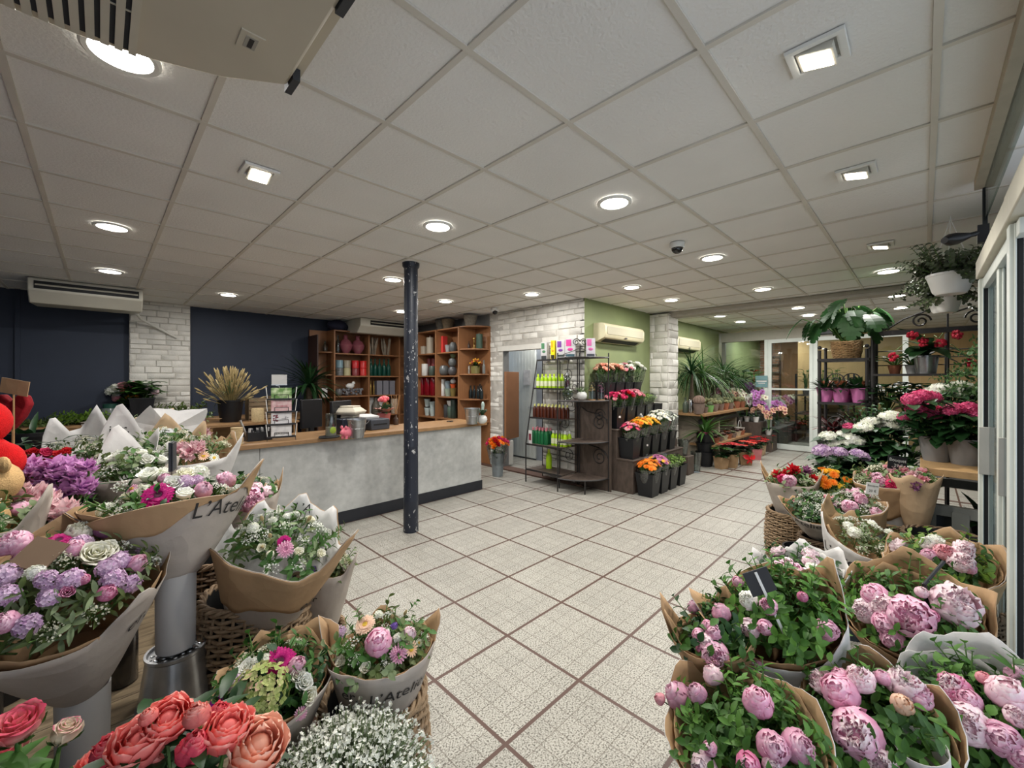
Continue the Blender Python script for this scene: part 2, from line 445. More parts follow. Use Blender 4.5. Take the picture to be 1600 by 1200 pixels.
o = mb.obj('swing_door', mat('swing_door_brown', (140,96,64), .5, .1, 4), loc=(5.06, 5.23, 0), rot=(0,0,radians(-73)), bevel=.004)
tag(o, 'brown half height swing door panel hanging in the white brick doorway', 'door')
mb = MB()
mb.box(5.06, 5.30, 5.26, 5.40, .02, .46); struct(mb.obj('trim_7', white_paint, bevel=.01))
# green wall, corner pillar, back zone
mb = MB(); mb.box(5.03, 7.2, 3.52, 3.6, 0, 2.9); struct(mb.obj('wall_green', green))
mb = MB(); mb.box(7.25, 14.4, 3.55, 3.65, 0, 2.9); struct(mb.obj('wall_green_rear', green))
PX0, PX1, PY0 = 7.06, 7.46, 3.18
mb = MB(); mb.box(PX0, PX1, PY0, 3.6, 0, CZ-.03, 1)
bricks(mb, PY0, 3.52, 0, CZ-.03, .125, (.15, .42), lambda u, z, d: (PX0-d, u, z), 21)
bricks(mb, PX0, PX1, 0, CZ-.03, .125, (.15, .42), lambda u, z, d: (u, PY0-d, z), 22)
struct(mb.obj('wall_pillar', [brickm, mortar], sharp=60))
mb = MB(); mb.box(14.3, 14.4, 3.0, 3.6, 0, 2.9, 1)
bricks(mb, 3.0, 3.55, 0, CZ, .075, (.2, .24), lambda u, z, d: (14.3-d, u, z), 31)
struct(mb.obj('wall_far_brick', [mat('pinkish_brick', (176,128,104), .8, .2, 9, .3), mortar], sharp=60))
mb = MB(); mb.box(14.32, 14.45, 2.45, 3.0, 0, 2.9); struct(mb.obj('wall_far_tan', mat('tan_board', (140,104,72), .7, .15, 3, stretch=(4,4,.6))))
mb = MB(); mb.box(13.6, 14.45, -2, 2.45, 0, 2.9); struct(mb.obj('wall_far', mat('pale_tan_board', (190,158,112), .7, .1, 3, stretch=(4,4,.6))))
tag(MB().box(14.2, 14.24, 2.98, 3.02, 0, 2.4).box(14.2, 14.24, 3.30, 3.34, 0, 2.4).obj('ladder', mat('dark_ladder', (66,46,38), .6, .1)), 'dark wooden ladder leaning on the far brick wall behind the glass', 'ladder')
lad = bpy.data.objects['ladder']
for k in range(9):
    MB().box(14.2, 14.235, 3.0, 3.32, .3+k*.24, .335+k*.24).obj('rung', MATS['dark_ladder'], lad)
# street side: solid behind the racks, glazed around and beside the camera
mb = MB(); mb.box(3.78, 15, -1.62, -1.5, 0, 2.9); struct(mb.obj('wall_front_rear', mat('front_wall_grey', (108,116,114), .7, .08)))
mb = MB(); mb.box(3.70, 3.78, -1.5, -.62, 0, 2.9); struct(mb.obj('wall_front_return', MATS['front_wall_grey']))
mb = MB(); mb.box(-1.3, -.9, -.36, -.26, 0, 2.9); struct(mb.obj('wall_front', plain))
mb = MB(); mb.box(-1.3, 3.72, -.30, -.215, CZ-.06, CZ+.1); struct(mb.obj('trim_8', mat('beam_edge', (178,168,150), .7, .08)))

# ---------------------------------------------------------------- glazed partition at the far end
XG = 10.8; wf = MB()
w1 = bpy.data.objects.new('window_1', None); COL.objects.link(w1); struct(w1); w1['label'] = 'glazed partition across the far end of the shop'
mb = MB(); mb.box(XG-.09, XG+.05, 1.2, 3.5, 2.46, 2.68); mb.obj('window_header', mat('header_grey', (176,172,160), .6, .05), w1)
mb = MB(); mb.box(XG-.03, XG+.03, 3.42, 3.5, 0, 2.46); mb.obj('window_post', mat('post_grey', (120,122,112), .5, .05), w1)
mb = MB(); mb.box(XG-.004, XG+.004, 2.6, 3.42, .03, 2.46); mb.obj('window_pane', glass, w1)
d2 = bpy.data.objects.new('door_2', None); COL.objects.link(d2); struct(d2); d2['label'] = 'white framed glass sliding door at the far end of the shop'
mb = MB()
for (y0, y1) in ((2.42, 2.56), (1.58, 1.72)): mb.box(XG-.12, XG-.06, y0, y0+.055, .02, 2.46); mb.box(XG-.12, XG-.06, y1-.055, y1, .02, 2.46); mb.box(XG-.10, XG-.07, y0, y1, .02, 2.46)
mb.box(XG-.12, XG-.06, 1.72, 2.42, 2.38, 2.46); mb.box(XG-.12, XG-.06, 1.72, 2.42, .02, .13); mb.box(XG-.12, XG-.06, 1.72, 2.42, 1.33, 1.365)
mb.obj('door_frame', alu, d2)
mb = MB(); mb.box(XG-.094, XG-.086, 1.72, 2.42, .13, 2.38); mb.obj('door_pane', glass, d2)
d3 = bpy.data.objects.new('door_3', None); COL.objects.link(d3); struct(d3); d3['label'] = 'second white framed glass door leaf beside the monstera rack'
mb = MB(); mb.box(XG-.12, XG-.06, .2, .28, .02, 2.46); mb.box(XG-.12, XG-.06, .28, 1.58, 2.38, 2.46); mb.box(XG-.12, XG-.06, .28, 1.58, .02, .13); mb.box(XG-.12, XG-.06, .28, 1.58, 1.33, 1.365)
mb.obj('door_frame', alu, d3)
mb = MB(); mb.box(XG-.094, XG-.086, .28, 1.58, .13, 2.38); mb.obj('door_pane', glass, d3)
mb = MB(); mb.box(XG-.16, XG-.09, 1.05, 1.62, 2.50, 2.58); tag(mb.obj('door_sensor', black_plastic, bevel=.01), 'long black motion sensor over the far glass door', 'sensor')
p = onX(1190, 596, XG-.13)
MB().box(-.006, .006, -.12, .12, -.13, .13).box(-.008, -.006, -.1, .1, -.01, .02, 1).box(-.008, -.006, -.07, .07, -.05, -.03, 1).obj('door_notice', [mat('teal_notice', (112,146,150), .5, .1), paper_white], loc=p)
tag(bpy.data.objects['door_notice'], 'small teal notice hanging on the far glass partition', 'notice')

# ---------------------------------------------------------------- street door at the right: leaf stiles, header box, transom
d4 = bpy.data.objects.new('door_4', None); COL.objects.link(d4); struct(d4); d4['label'] = 'white aluminium sliding street door at the right edge'
def stile(x, y, z0, z1):
    mb = MB(); mb.box(x-.035, x+.035, y-.028, y+.028, z0, z1, 0)
    mb.box(x-.0365, x-.030, y-.009, y+.009, z0+.02, z1-.02, 1)
    mb.box(x-.045, x-.034, y+.010, y+.016, z0, z1, 0)
    return mb
stile(3.74, -.262, .03, 2.16).obj('stile', [alu, rubber], d4, bevel=.003)
stile(3.12, -.285, .03, 2.16).obj('stile', [alu, rubber], d4, bevel=.003)
stile(2.52, -.262, .03, 2.16).obj('stile', [alu, rubber], d4, bevel=.003)
mb = MB(); mb.box(3.1, 3.74, -.30, -.25, .03, .11); mb.box(3.1, 3.74, -.30, -.25, 2.10, 2.16); mb.box(2.4, 3.1, -.30, -.25, .03, .11); mb.box(2.4, 3.1, -.30, -.25, 2.10, 2.16)
mb.obj('rail', alu, d4, bevel=.003)
mb = MB(); mb.box(3.15, 3.71, -.280, -.272, .11, 2.10); mb.box(2.55, 3.10, -.280, -.272, .11, 2.10); mb.obj('door_pane', glass, d4)
hd = MB(); hd.prism([(1.9,-.225),(3.78,-.225),(3.78,-.36),(1.9,-.36)], 2.17, 2.275); hd.prism([(1.9,-.262),(2.95,-.262),(2.95,-.36),(1.9,-.36)], 2.285, 2.40)
hd.obj('header_box', mat('header_cream', (204,200,184), .5, .05), d4, bevel=.006)
mb = MB()
for (y, z) in ((-.275, 2.385), (-.275, 2.30), (-.295, 2.345), (-.335, 2.345)): mb.lathe([(0,-.004),(.011,-.004),(.011,.003),(0,.003)], 10, (0,0,0)); mb.v[-40:] = [(2.953 if False else 2.951+q[2], y+q[0], z+q[1]) for q in mb.v[-40:]]
mb.obj('screw_cap', mat('screw_grey', (110,108,100), .4, .1), d4)
def handle_plate(x, y):
    mb = MB(); mb.box(x-.060, x-.050, y-.03, y+.03, 1.0, 1.28)
    mb.box(x-.052, x-.034, y+.0, y+.02, 1.03, 1.06); mb.box(x-.052, x-.034, y+.0, y+.02, 1.22, 1.25)
    mb.obj('handle_plate', mat('satin_grey', (178,176,170), .4, .05, metal=.3), d4, bevel=.002)
handle_plate(3.74, -.262); handle_plate(3.12, -.285)
w2 = bpy.data.objects.new('window_2', None); COL.objects.link(w2); struct(w2)
MB().box(1.2, 3.70, -.262, -.254, 2.5, CZ-.06).obj('window_pane', glass, w2)
MB().box(3.70, 3.725, -.268, -.248, 2.31, CZ-.06).obj('window_gasket', rubber, w2)
p = V((3.46, -.185, 2.38))
sn = thing('door_closer', 'black elongated motion sensor on a short arm above the street door', 'sensor', p)
MB().tube([(-.03,.10,-.02),(0,.08,-.015),(.02,.05,-.01),(.035,0,0)], [.018,.034,.034,.016], 12).obj('body', black_plastic, sn)
MB().tube([(.035,0,0),(.05,-.04,.01)], .014, 8).box(.035, .075, -.075, -.03, -.05, .05).obj('bracket', black_plastic, sn)
# the rest of the glass front behind the camera lets the daylight in
w3 = bpy.data.objects.new('window_3', None); COL.objects.link(w3); struct(w3)
mb = MB(); mb.box(-.95, -.88, -.33, -.27, 0, 2.7); mb.box(1.16, 1.22, -.33, -.27, 0, 2.7); mb.box(-.9, 1.2, -.33, -.27, 2.2, 2.27); mb.obj('window_frame', alu, w3)

# ---------------------------------------------------------------- ceiling lights
LED = emit('led_panel', (255,250,240), 30)
LED2 = emit('led_square', (255,246,226), 26)
ring = mat('light_ring', (226,226,222), .4, .02)
m_ring = MB().lathe([(.088,.0),(.09,-.008),(.105,-.010),(.113,-.004),(.113,.004)], 36).mesh('ring', ring)
m_disc = MB().lathe([(.0001,-.001),(.088,-.001)], 36).mesh('diffuser', LED)
def lampdata(name, e, size, spread=160, col=(1,.975,.94), shape='DISK'):
    l = bpy.data.lights.new(name, 'AREA'); l.shape = shape; l.size = size; l.energy = e; l.color = col; l.spread = radians(spread)
    return l
LA = lampdata('downlight', 27, .17, 180)
ROUND = [(190,84,'round ceiling light beside the large ceiling air unit'), (175,355,'round ceiling light on the left, third row of panels from the navy wall'),
 (172,424,'round ceiling light above the left ceiling air unit'), (357,461,'round ceiling light in front of the dark navy wall'), (684,354,'round ceiling light just before the blue column'),
 (614,437,'round ceiling light left of the blue column top'), (628,487,'small round ceiling light next to the rear ceiling air unit'), (696,471,'round ceiling light right behind the blue column'),
 (831,460,'round ceiling light by the white brick doorway wall'), (960,317,'round ceiling light in the middle of the ceiling'), (987,449,'round ceiling light before the green wall air conditioner'),
 (1049,469,'round ceiling light by the white brick pillar'), (1113,403,'round ceiling light beside the black dome camera'), (1192,452,'round ceiling light in front of the grey ceiling beam'),
 (1388,424,'round ceiling light between the monstera and the hanging plants'), (1401,462,'round ceiling light behind the hanging white pots'), (1408,481,'round ceiling light farthest behind the hanging white pots'),
 (1125,494,'round ceiling light just beyond the beam at the white pillar'), (1157,503,'round ceiling light above the ponytail plants'), (1247,481,'round ceiling light beyond the beam left of the monstera'), (1263,493,'round ceiling light directly above the far glass door')]
def downlight(q, lab, e=None):
    t = thing('ceiling_light', lab, 'ceiling light', q, 0, 'round ceiling lights')
    inst('ring', m_ring, t); inst('diffuser', m_disc, t)
    l = bpy.data.objects.new('downlight_lamp', LA if e is None else lampdata('downlight_b', e, .17)); COL.objects.link(l); l.parent = t; l.location = (0,0,-.014)
for (px, py, lab) in ROUND:
    q = onz(px, py, CZ-.007)
    downlight(q, lab)
for (X, Y, lab) in ((12.0, 2.95, 'round ceiling light behind the far glass, above the orchids'), (13.0, 2.6, 'round ceiling light behind the far glass, by the tan wall'), (12.2, 1.3, 'round ceiling light behind the far glass right of the door')):
    downlight(V((X, Y, CZ-.007)), lab)
LB = lampdata('square_spot', 18, .085, 130, (1,.94,.84), 'SQUARE')
def sqlight(px, py, rz, tilt, lab):
    t = thing('square_ceiling_light', lab, 'ceiling light', onz(px, py, CZ-.007), radians(rz), 'square tilting ceiling lights')
    mb = MB(); mb.M = Matrix.Rotation(pi/4, 4, 'Z'); mb.lathe([(R2*a_, b_) for a_, b_ in ((.060,.004),(.062,-.006),(.070,-.010),(.086,-.008),(.088,.004))], 4); mb.M = None; mb.obj('frame', ring, t)
    h = MB(); h.box(-.050, .050, -.050, .050, -.002, .02); h.box(-.056,.056,-.056,.056,-.010,-.003)
    hd = h.obj('lamp_head', mat('lamp_head_white', (216,212,200), .45, .03), t, (0,0,-.012), (radians(tilt), 0, 0))
    MB().box(-.046, .046, -.046, .046, -.0125, -.0102).obj('lens', LED2, hd)
    l = bpy.data.objects.new('square_lamp', LB); COL.objects.link(l); l.parent = hd; l.location = (0,0,-.022)
sqlight(405, 270, 0, -16, 'square tilted ceiling light on the left by the rough panel')
sqlight(1277, 85, 0, 14, 'largest square tilted ceiling light at the top right')
sqlight(1338, 269, 0, 12, 'square tilted ceiling light below the largest one at the right')
sqlight(1376, 383, 0, 10, 'small square ceiling light third in the right hand row')
# camera domes
t = thing('dome_camera', 'white and black dome camera under the middle of the ceiling', 'security camera', onz(1058, 380, CZ-.005))
MB().lathe([(0,0),(.062,0),(.062,-.03),(.055,-.045),(.05,-.045)], 24).obj('housing', white_pot, t)
MB().ball((0,0,-.048), (.048,.048,.045), 16, 10).obj('dome', mat('smoked_dome', (14,14,16), .12, .02, coat=.5), t)
t = thing('dome_camera', 'small white camera at the ceiling edge above the white brick wall', 'security camera', onz(773, 482, CZ-.005))
MB().lathe([(0,0),(.07,0),(.07,-.05),(.05,-.07)], 20).obj('housing', white_pot, t)
MB().ball((-.02,-.03,-.07), (.045,.045,.04), 14, 9).obj('lens', MATS['smoked_dome'], t)

# ---------------------------------------------------------------- air conditioners
t = thing('ceiling_air_unit', 'large white ceiling hung air unit with ribbed grille at the top left', 'air conditioner', (.446, 1.52, 2.55), radians(0))
mb = MB(); mb.prism([(0,-1.25),(0,0),(-.16,.11),(-.33,.175),(-.48,.205),(-1.5,.24),(-1.5,-1.25)][::-1], 0, .2)
mb.obj('casing', mat('aged_white', (186,178,160), .5, .08, 3), t, bevel=.012)
mb = MB()
for k in range(36): mb.box(-1.42+k*.0295, -1.402+k*.0295, -1.2, .20-.03*(k/36)**2, -.010, .004)
for y in (-.02,-.25,-.5): mb.box(-1.42,-.37,y,y+.004,-.006,.002)
mb.obj('grille', mat('grille_white', (190,184,168), .5, .06), t)
MB().box(-1.43, -.385, -1.2, .165, -.003, .0).obj('grille_recess', mat('grille_dark', (40,44,50), .7, .1), t)
MB().box(-.165, -.105, -.165, -.085, -.004, 0).box(-.150, -.120, -.150, -.1, -.0055, -.004, 1).box(-.141, -.129, -.145, -.105, -.0065, -.005, 2).obj('badge', [MATS['aged_white'], mat('badge_grey', (150,146,136), .4, .05), ink], t)
MB().box(.0, .022, -.06, .03, -.005, .035).obj('bracket', dark_grey, t)
MB().box(.0, .022, -.52, -.40, -.005, .035).obj('bracket', dark_grey, t)
MB().box(.0, .035, -1.2, .0, .036, .05).obj('side_rail', MATS['aged_white'], t)
def ceil_ac(lab, loc, L, slot_from):
    t = thing('ceiling_air_unit', lab, 'air conditioner', loc)
    mb = MB(); mb.add([(0,0,0),(L,0,0),(L,0,-.15),(0,0,-.15),(0,.16,-.28),(L,.16,-.28),(0,1.0,-.22),(L,1.0,-.22),(0,1.0,0),(L,1.0,0)],
        [(0,3,2,1),(3,4,5,2),(4,6,7,5),(6,8,9,7),(8,0,1,9),(0,8,6,4,3),(1,2,5,7,9)])
    mb.obj('casing', ac_white, t, bevel=.012)
    MB().box(slot_from, L-.04, -.004, .004, -.125, -.035).obj('outlet', rubber, t)
    mb = MB(); mb.M = Matrix.Translation((0,-.012,-.078)) @ Matrix.Rotation(.5,4,'X'); mb.box(slot_from+.01, L-.05, -.022, .022, -.004, .004); mb.obj('louvre', ac_white, t)
ceil_ac('white ceiling hung air unit above the navy wall at the left', (-.6, 7.32, CZ-.006), 1.0, .05)
ceil_ac('white ceiling hung air unit over the back shelves left of the column', (3.52, 7.62, CZ-.006), 1.15, .2)
pp = MB().tube([(.36,7.9,2.50),(.42,8.2,2.46),(.62,8.36,2.36),(.86,8.37,2.22)], .018, 8)
tag(pp.obj('drain_pipe', white_paint), 'thin white drain pipe running down from the left air unit onto bricks', 'pipe')
def wall_ac(lab, x0, x1, y, z0, z1):
    t = thing('wall_air_conditioner', lab, 'air conditioner', (x0, y, z0))
    L = x1-x0; h = z1-z0; d = .21
    prof = [(0,0),(-.06,-.0),(-d+.02,.055),(-d,.09),(-d,h-.06),(-d+.03,h-.015),(-d+.07,h),(0,h)]
    mb = MB(); n = len(prof)
    for X in (0, L): mb.add([(X, a, b) for a, b in prof], [tuple(range(n))] if X else [tuple(range(n))[::-1]])
    mb.f += [(i, (i+1) % n, n+(i+1) % n, n+i) for i in range(n)]; mb.mi += [0]*n
    mb.obj('casing', mat('cream_plastic', (200,192,160), .45, .04), t, bevel=.006)
    mb = MB(); mb.box(.06, L-.06, -d-.006, -d, .105, h-.055); mb.obj('front_panel', mat('panel_mesh', (178,172,148), .5, .10, 300), t, bevel=.003)
    mb = MB(); mb.add([(.08,-d+.045,.045),(L-.08,-d+.045,.045),(L-.08,-.075,-.002),(.08,-.075,-.002)], [(0,1,2,3)]); mb.obj('outlet', rubber, t)
    mb = MB(); mb.box(L*.47, L*.53, -d-.003, -d, .07, .085); mb.obj('badge', dark_grey, t)
wall_ac('cream wall air conditioner on the green wall above the flower buckets', 5.25, 6.45, 3.52, 2.13, 2.41)
wall_ac('cream wall air conditioner above the ponytail palms past the pillar', 7.85, 9.0, 3.55, 2.12, 2.41)

# ---------------------------------------------------------------- column
t = thing('column', 'dark blue round iron column with chipped paint beside the counter', 'column', (2.262, 3.735, 0))
def column_material():
    m, tt, b, N, L = nt('chipped_navy_paint')
    tc = N.new('ShaderNodeTexCoord'); n = N.new('ShaderNodeTexNoise'); n.inputs['Scale'].default_value = 34; n.inputs['Detail'].default_value = 7; n.inputs['Roughness'].default_value = .62
    mp = N.new('ShaderNodeMapping'); mp.inputs['Scale'].default_value = (1,1,.55); L.new(tc.outputs['Object'], mp.inputs[0]); L.new(mp.outputs[0], n.inputs[0])
    n2 = N.new('ShaderNodeTexNoise'); n2.inputs['Scale'].default_value = 2.2; L.new(tc.outputs['Object'], n2.inputs[0])
    ad = N.new('ShaderNodeMath'); ad.operation = 'MULTIPLY_ADD'; ad.inputs[1].default_value = .35; L.new(n2.outputs['Fac'], ad.inputs[0]); L.new(n.outputs['Fac'], ad.inputs[2])
    cr = N.new('ShaderNodeValToRGB'); L.new(ad.outputs[0], cr.inputs[0]); e = cr.color_ramp.elements
    e[0].position = .805; e[0].color = (*lin((27,33,46)),1); e[1].position = .815; e[1].color = (*lin((176,176,176)),1)
    L.new(cr.outputs[0], b.inputs['Base Color']); b.inputs['Roughness'].default_value = .42
    bp = N.new('ShaderNodeBump'); bp.inputs['Strength'].default_value = .3; bp.inputs['Distance'].default_value = .004; bp.invert = True; L.new(cr.outputs[0], bp.inputs['Height']); L.new(bp.outputs[0], b.inputs['Normal'])
    return m
cm = column_material()
MB().lathe([(0,0),(.076,0),(.076,.04),(.074,.30),(.0755,.31),(.0755,.325),(.074,.335),(.072,.86),(.0735,.87),(.0735,.88),(.072,.89),(.070,2.73)], 32).obj('shaft', cm, t)
MB().lathe([(.07,2.70),(.085,2.72),(.088,2.756),(0,2.756)], 32).obj('capital', cm, t)
# ================================================================ COUNTER
concrete = None
def concrete_material():
    m, t, b, N, L = nt('grey_concrete_board')
    tc = N.new('ShaderNodeTexCoord')
    a = N.new('ShaderNodeTexNoise'); a.inputs['Scale'].default_value = 2.2; a.inputs['Detail'].default_value = 8; a.inputs['Roughness'].default_value = .62; L.new(tc.outputs['Object'], a.inputs[0])
    c = N.new('ShaderNodeTexNoise'); c.inputs['Scale'].default_value = 16; c.inputs['Detail'].default_value = 5; L.new(tc.outputs['Object'], c.inputs[0])
    ad = N.new('ShaderNodeMath'); ad.operation = 'MULTIPLY_ADD'; ad.inputs[1].default_value = .35; L.new(c.outputs['Fac'], ad.inputs[0]); L.new(a.outputs['Fac'], ad.inputs[2])
    cr = N.new('ShaderNodeValToRGB'); L.new(ad.outputs[0], cr.inputs[0]); e = cr.color_ramp.elements
    e[0].position = .45; e[0].color = (*lin((148,149,148)),1); e[1].position = .92; e[1].color = (*lin((198,199,196)),1)
    L.new(cr.outputs[0], b.inputs['Base Color']); b.inputs['Roughness'].default_value = .5
    return m
concrete = concrete_material()
CT = .954
t = thing('sales_counter', 'long grey concrete look sales counter with worn oak top behind the column', 'counter', (0,0,0))
MB().box(1.07, 3.83, 4.45, 4.99, .13, .912).obj('body_panel', concrete, t, bevel=.002)
MB().box(-.35, 1.066, 4.45, 4.99, .13, .912).obj('body_panel', concrete, t, bevel=.002)
MB().box(-.35, 3.845, 4.443, 5.0, 0, .13).obj('plinth', mat('plinth_navy', (36,38,44), .5, .06), t)
MB().box(-.40, 3.90, 4.40, 5.07, .912, CT).obj('countertop', oak_top, t, bevel=.004)

# ================================================================ SHELVING BEHIND THE COUNTER
ZS = [.45, .82, 1.235, 1.635, 2.08, 2.53]
u = thing('shelving_unit', 'warm wood shelving along the rear wall left of the column', 'shelving', (0,0,0))
def upright(x0, x1, y0, y1): MB().box(x0, x1, y0, y1, 0, 2.53).obj('upright', beech, u, bevel=.002)
for x in (3.20, 3.90, 4.60): upright(x, x+.028, 8.08, 8.48)
MB().box(2.86, 2.88, 8.0, 8.48, 0, 2.40).obj('side_panel', mat('dark_side_panel', (58,38,30), .5, .1), u)
MB().box(2.88, 4.98, 8.46, 8.49, 0, 2.53).obj('back_panel', beech, u)
for z in ZS:
    for (a, b) in ((3.228, 3.90), (3.928, 4.60)): MB().box(a, b, 8.09, 8.46, z-.022, z).obj('shelf', beech, u)
def tri(cx, cy, ax, ay, r, z, par, n=10):       # quarter round end shelf
    poly = [(cx, cy)] + [(cx+ax*r*cos(k*pi/2/n), cy+ay*r*sin(k*pi/2/n)) for k in range(n+1)]
    if ax*ay < 0: poly = poly[::-1]
    return MB().prism(poly, z-.022, z).obj('shelf', beech, par)
for z in (1.22, 1.66, 2.10): tri(3.20, 8.46, -1, -1, .31, z, u)
v_ = thing('shelving_unit', 'warm wood shelving with quarter round end against the brick wall', 'shelving', (0,0,0))
u = v_
for y in (5.97, 6.69, 7.40): upright(4.60, 5.0, y, y+.028)
MB().box(5.0, 5.02, 5.57, 8.1, 0, 2.53).obj('back_panel', beech, u)
for z in ZS:
    for (a, b) in ((5.998, 6.69), (6.718, 7.40), (7.428, 8.05)): MB().box(4.63, 5.0, a, b, z-.022, z).obj('shelf', beech, u)
for z in (.8, 1.21, 1.665, 2.12, 2.53): tri(5.0, 5.97, -1, -1, .385, z, u)

def glaze(name, c, rough=.35, var=.06, **k): return mat('glaze_'+name, c, rough, var, 10, **k)
SH = {'cyl': [(0,0),(.9,0),(1,.03),(1,.97),(.94,1),(.88,.97),(.86,.06),(0,.05)],
      'pot': [(0,0),(.68,0),(.98,.95),(1.04,.96),(1.04,1),(.92,1),(.64,.08),(0,.07)],
      'round': [(0,0),(.5,0),(.85,.2),(1,.5),(.9,.8),(.62,.97),(.62,1),(.55,.98),(.8,.75),(0,.1)],
      'bottle': [(0,0),(.9,0),(1,.05),(1,.52),(.8,.64),(.38,.74),(.34,.93),(.4,.94),(.4,1),(.28,1),(.28,.7),(0,.6)],
      'jug': [(0,0),(.75,0),(.95,.2),(1,.4),(.8,.68),(.5,.8),(.5,.9),(.62,1),(.5,.99),(.4,.8),(0,.5)],
      'bowl': [(0,0),(.45,0),(.5,.05),(.85,.45),(1,1),(.94,1),(.75,.45),(0,.12)],
      'tumbler': [(0,0),(.72,0),(1,1),(.95,1),(.68,.06),(0,.06)],
      'candle': [(0,0),(1,0),(1,1),(.9,1),(.15,.97),(.08,1.1),(0,1.1)]}
MC = {}
def vessel(kind, m, r, h, n=18):
    k = (kind, m.name, round(r,4), round(h,4))
    if k not in MC: MC[k] = MB().lathe([(a*r, b*h) for a, b in SH[kind]], n).mesh(kind, m, True, 50)
    return MC[k]
def put(name, label, cat, me, loc, group=None, rot=0):
    return tag(inst(name, me, None, loc, (0,0,rot)), label, cat, group)
REAR, BRICK = 'on the rear shelving', 'on the shelving by the brick wall'
def A(px, z, dy=.0): p = onY(px, 593, 8.22+dy); return V((p.x, p.y, z))        # spot on the rear shelving
def B(px, z, dx=.0): p = onX(px, 593, 4.78+dx); return V((p.x, p.y, z))        # spot on the shelving by the brick wall
pinkg = glassmat('pink_glass', (206,150,160), .3); cleargl = glass_vase
tag(MB().lathe([(0,0),(.05,0),(.12,.1),(.135,.17),(.10,.25),(.045,.29),(.04,.36),(.05,.37)], 20).obj('glass_vase', mat('rose_glass', (132,74,84), .12, .1, coat=.4), loc=A(540,2.08)), 'round rose coloured glass vase, left of two on the top rear shelf', 'vase')
tag(inst('glass_vase', bpy.data.objects['glass_vase'].data, None, A(559,2.08)), 'round rose coloured glass vase, right of two on the top rear shelf', 'vase')
put('glass_vase', 'slim clear glass bottle vase beside the rose glass vases', 'vase', vessel('bottle', cleargl, .05, .36), A(528,2.08))
put('glass_vase', 'small clear glass bottle on the quarter round end shelf beside navy wall', 'vase', vessel('bottle', cleargl, .045, .22), onY(508,593,8.30)+V((0,0,2.10-H)))
CUP = .10
for (px, c, z, n, lab) in ((530,(122,150,160),1.635,1,'blue upper cup of the left stack'), (542,(148,138,118),1.635,1,'beige upper cup of the stack beside the blue one'),
                         (555,(190,40,44),1.635,1,'red upper cup, left red stack'), (567,(196,44,42),1.635,1,'red upper cup, right red stack')):
    low = {530:(110,112,112), 542:(178,170,128), 555:(128,52,54), 567:(198,50,46)}[px]
    put('flower_pot', lab.replace('upper','lower')+' on the second rear shelf', 'pot', vessel('cyl', glaze('%d_%d_%d' % low, low), .072, .155), A(px,1.635))
    put('flower_pot', lab+' on the second rear shelf', 'pot', vessel('cyl', glaze('%d_%d_%d' % c, c), .072, .155), A(px,1.79))
for px in (556, 563): put('flower_pot', 'rust brown pot behind the red stacks, %s' % ('left one' if px == 556 else 'right one'), 'pot', vessel('cyl', glaze('rust', (112,44,46)), .06, .30), A(px,1.635,.14))
put('flower_pot', 'grey lidded round pot on the third rear shelf', 'pot', vessel('round', glaze('grey', (104,104,104)), .075, .14), A(529,1.235))
bd = MB(); rr = random.Random(4)
for k in range(60): bd.ball((rr.uniform(-.2,.2), rr.uniform(-.07,.07), rr.uniform(.02,.13)), rr.uniform(.018,.03), 7, 5)
tag(bd.obj('glass_bead_garland', mat('smoke_glass_beads', (120,120,124), .12, .3, coat=.3), loc=A(550,1.235)), 'heap of smoky glass beads on the third rear shelf', 'garland')
tag(MB().ball((0,0,.06),(.09,.05,.055),12,8).ball((.07,0,.12),(.035,.03,.035),10,7).add([(-.16,0,.12),(-.06,.03,.07),(-.06,-.03,.07)],[(0,1,2)]).obj('bird_ornament', white_pot, loc=A(547,1.37)), 'white ceramic bird perched over the glass beads', 'ornament')
dw = MB(); rr = random.Random(9)
for k in range(9):
    a = rr.uniform(0, 6.28); dw.tube([(0.05*cos(a),.05*sin(a),0),(.08*cos(a)+rr.uniform(-.03,.03),.06*sin(a),.18),(.12*cos(a),.06*sin(a),.36)], [.012,.02,.014], 6)
me = dw.mesh('driftwood', mat('driftwood', (140,128,112), .8, .35, 12))
put('driftwood_vase', 'driftwood vase, left of two on the top rear shelf', 'vase', me, A(582,2.08)); put('driftwood_vase', 'driftwood vase, right of two on the top rear shelf', 'vase', me, A(603,2.08), rot=1.9)
bt = glaze('bottle_green', (18,66,54), .12)
for i, px in enumerate((579.5,586,593,600,607)): put('green_bottle', 'dark green bottle vase standing in the row of five on rear shelving', 'bottle', vessel('bottle', bt, .047, .36), A(px,1.635), 'row of green bottles')
gv = MB().box(-.06,.06,-.06,.06,0,.30).mesh('vase', glaze('slate', (120,120,128), .4))
for px, w in ((591,'left'),(601,'middle'),(611,'right')): put('square_vase', 'tall slate grey square vase, %s of three on the rear shelf' % w, 'vase', gv, A(px,1.235))
for px, w in ((579,'left'),(584,'right')): put('gold_candlestick', 'thin gold candlestick, %s one beside the slate vases' % w, 'candlestick', vessel('bottle', mat('brass', (176,146,84), .3, .1, metal=.8), .02, .3), A(px,1.235))
put('stoneware_bottle', 'grey stoneware bottle on the lowest rear shelf', 'bottle', vessel('bottle', glaze('stone', (104,98,88)), .085, .36), A(587,.82))
put('stoneware_bottle', 'gold brown bottle with white top on the lowest rear shelf', 'bottle', vessel('bottle', glaze('gold', (136,104,58)), .08, .37), A(603,.82))
wb = MB().box(-.07,.07,-.05,.05,0,.36).mesh('vase', white_pot)
for px, w in ((580,'left of the grey stoneware bottle'),(595,'between the grey and gold bottles')): put('white_box_vase', 'white square vase '+w, 'vase', wb, A(px,.82,.12))
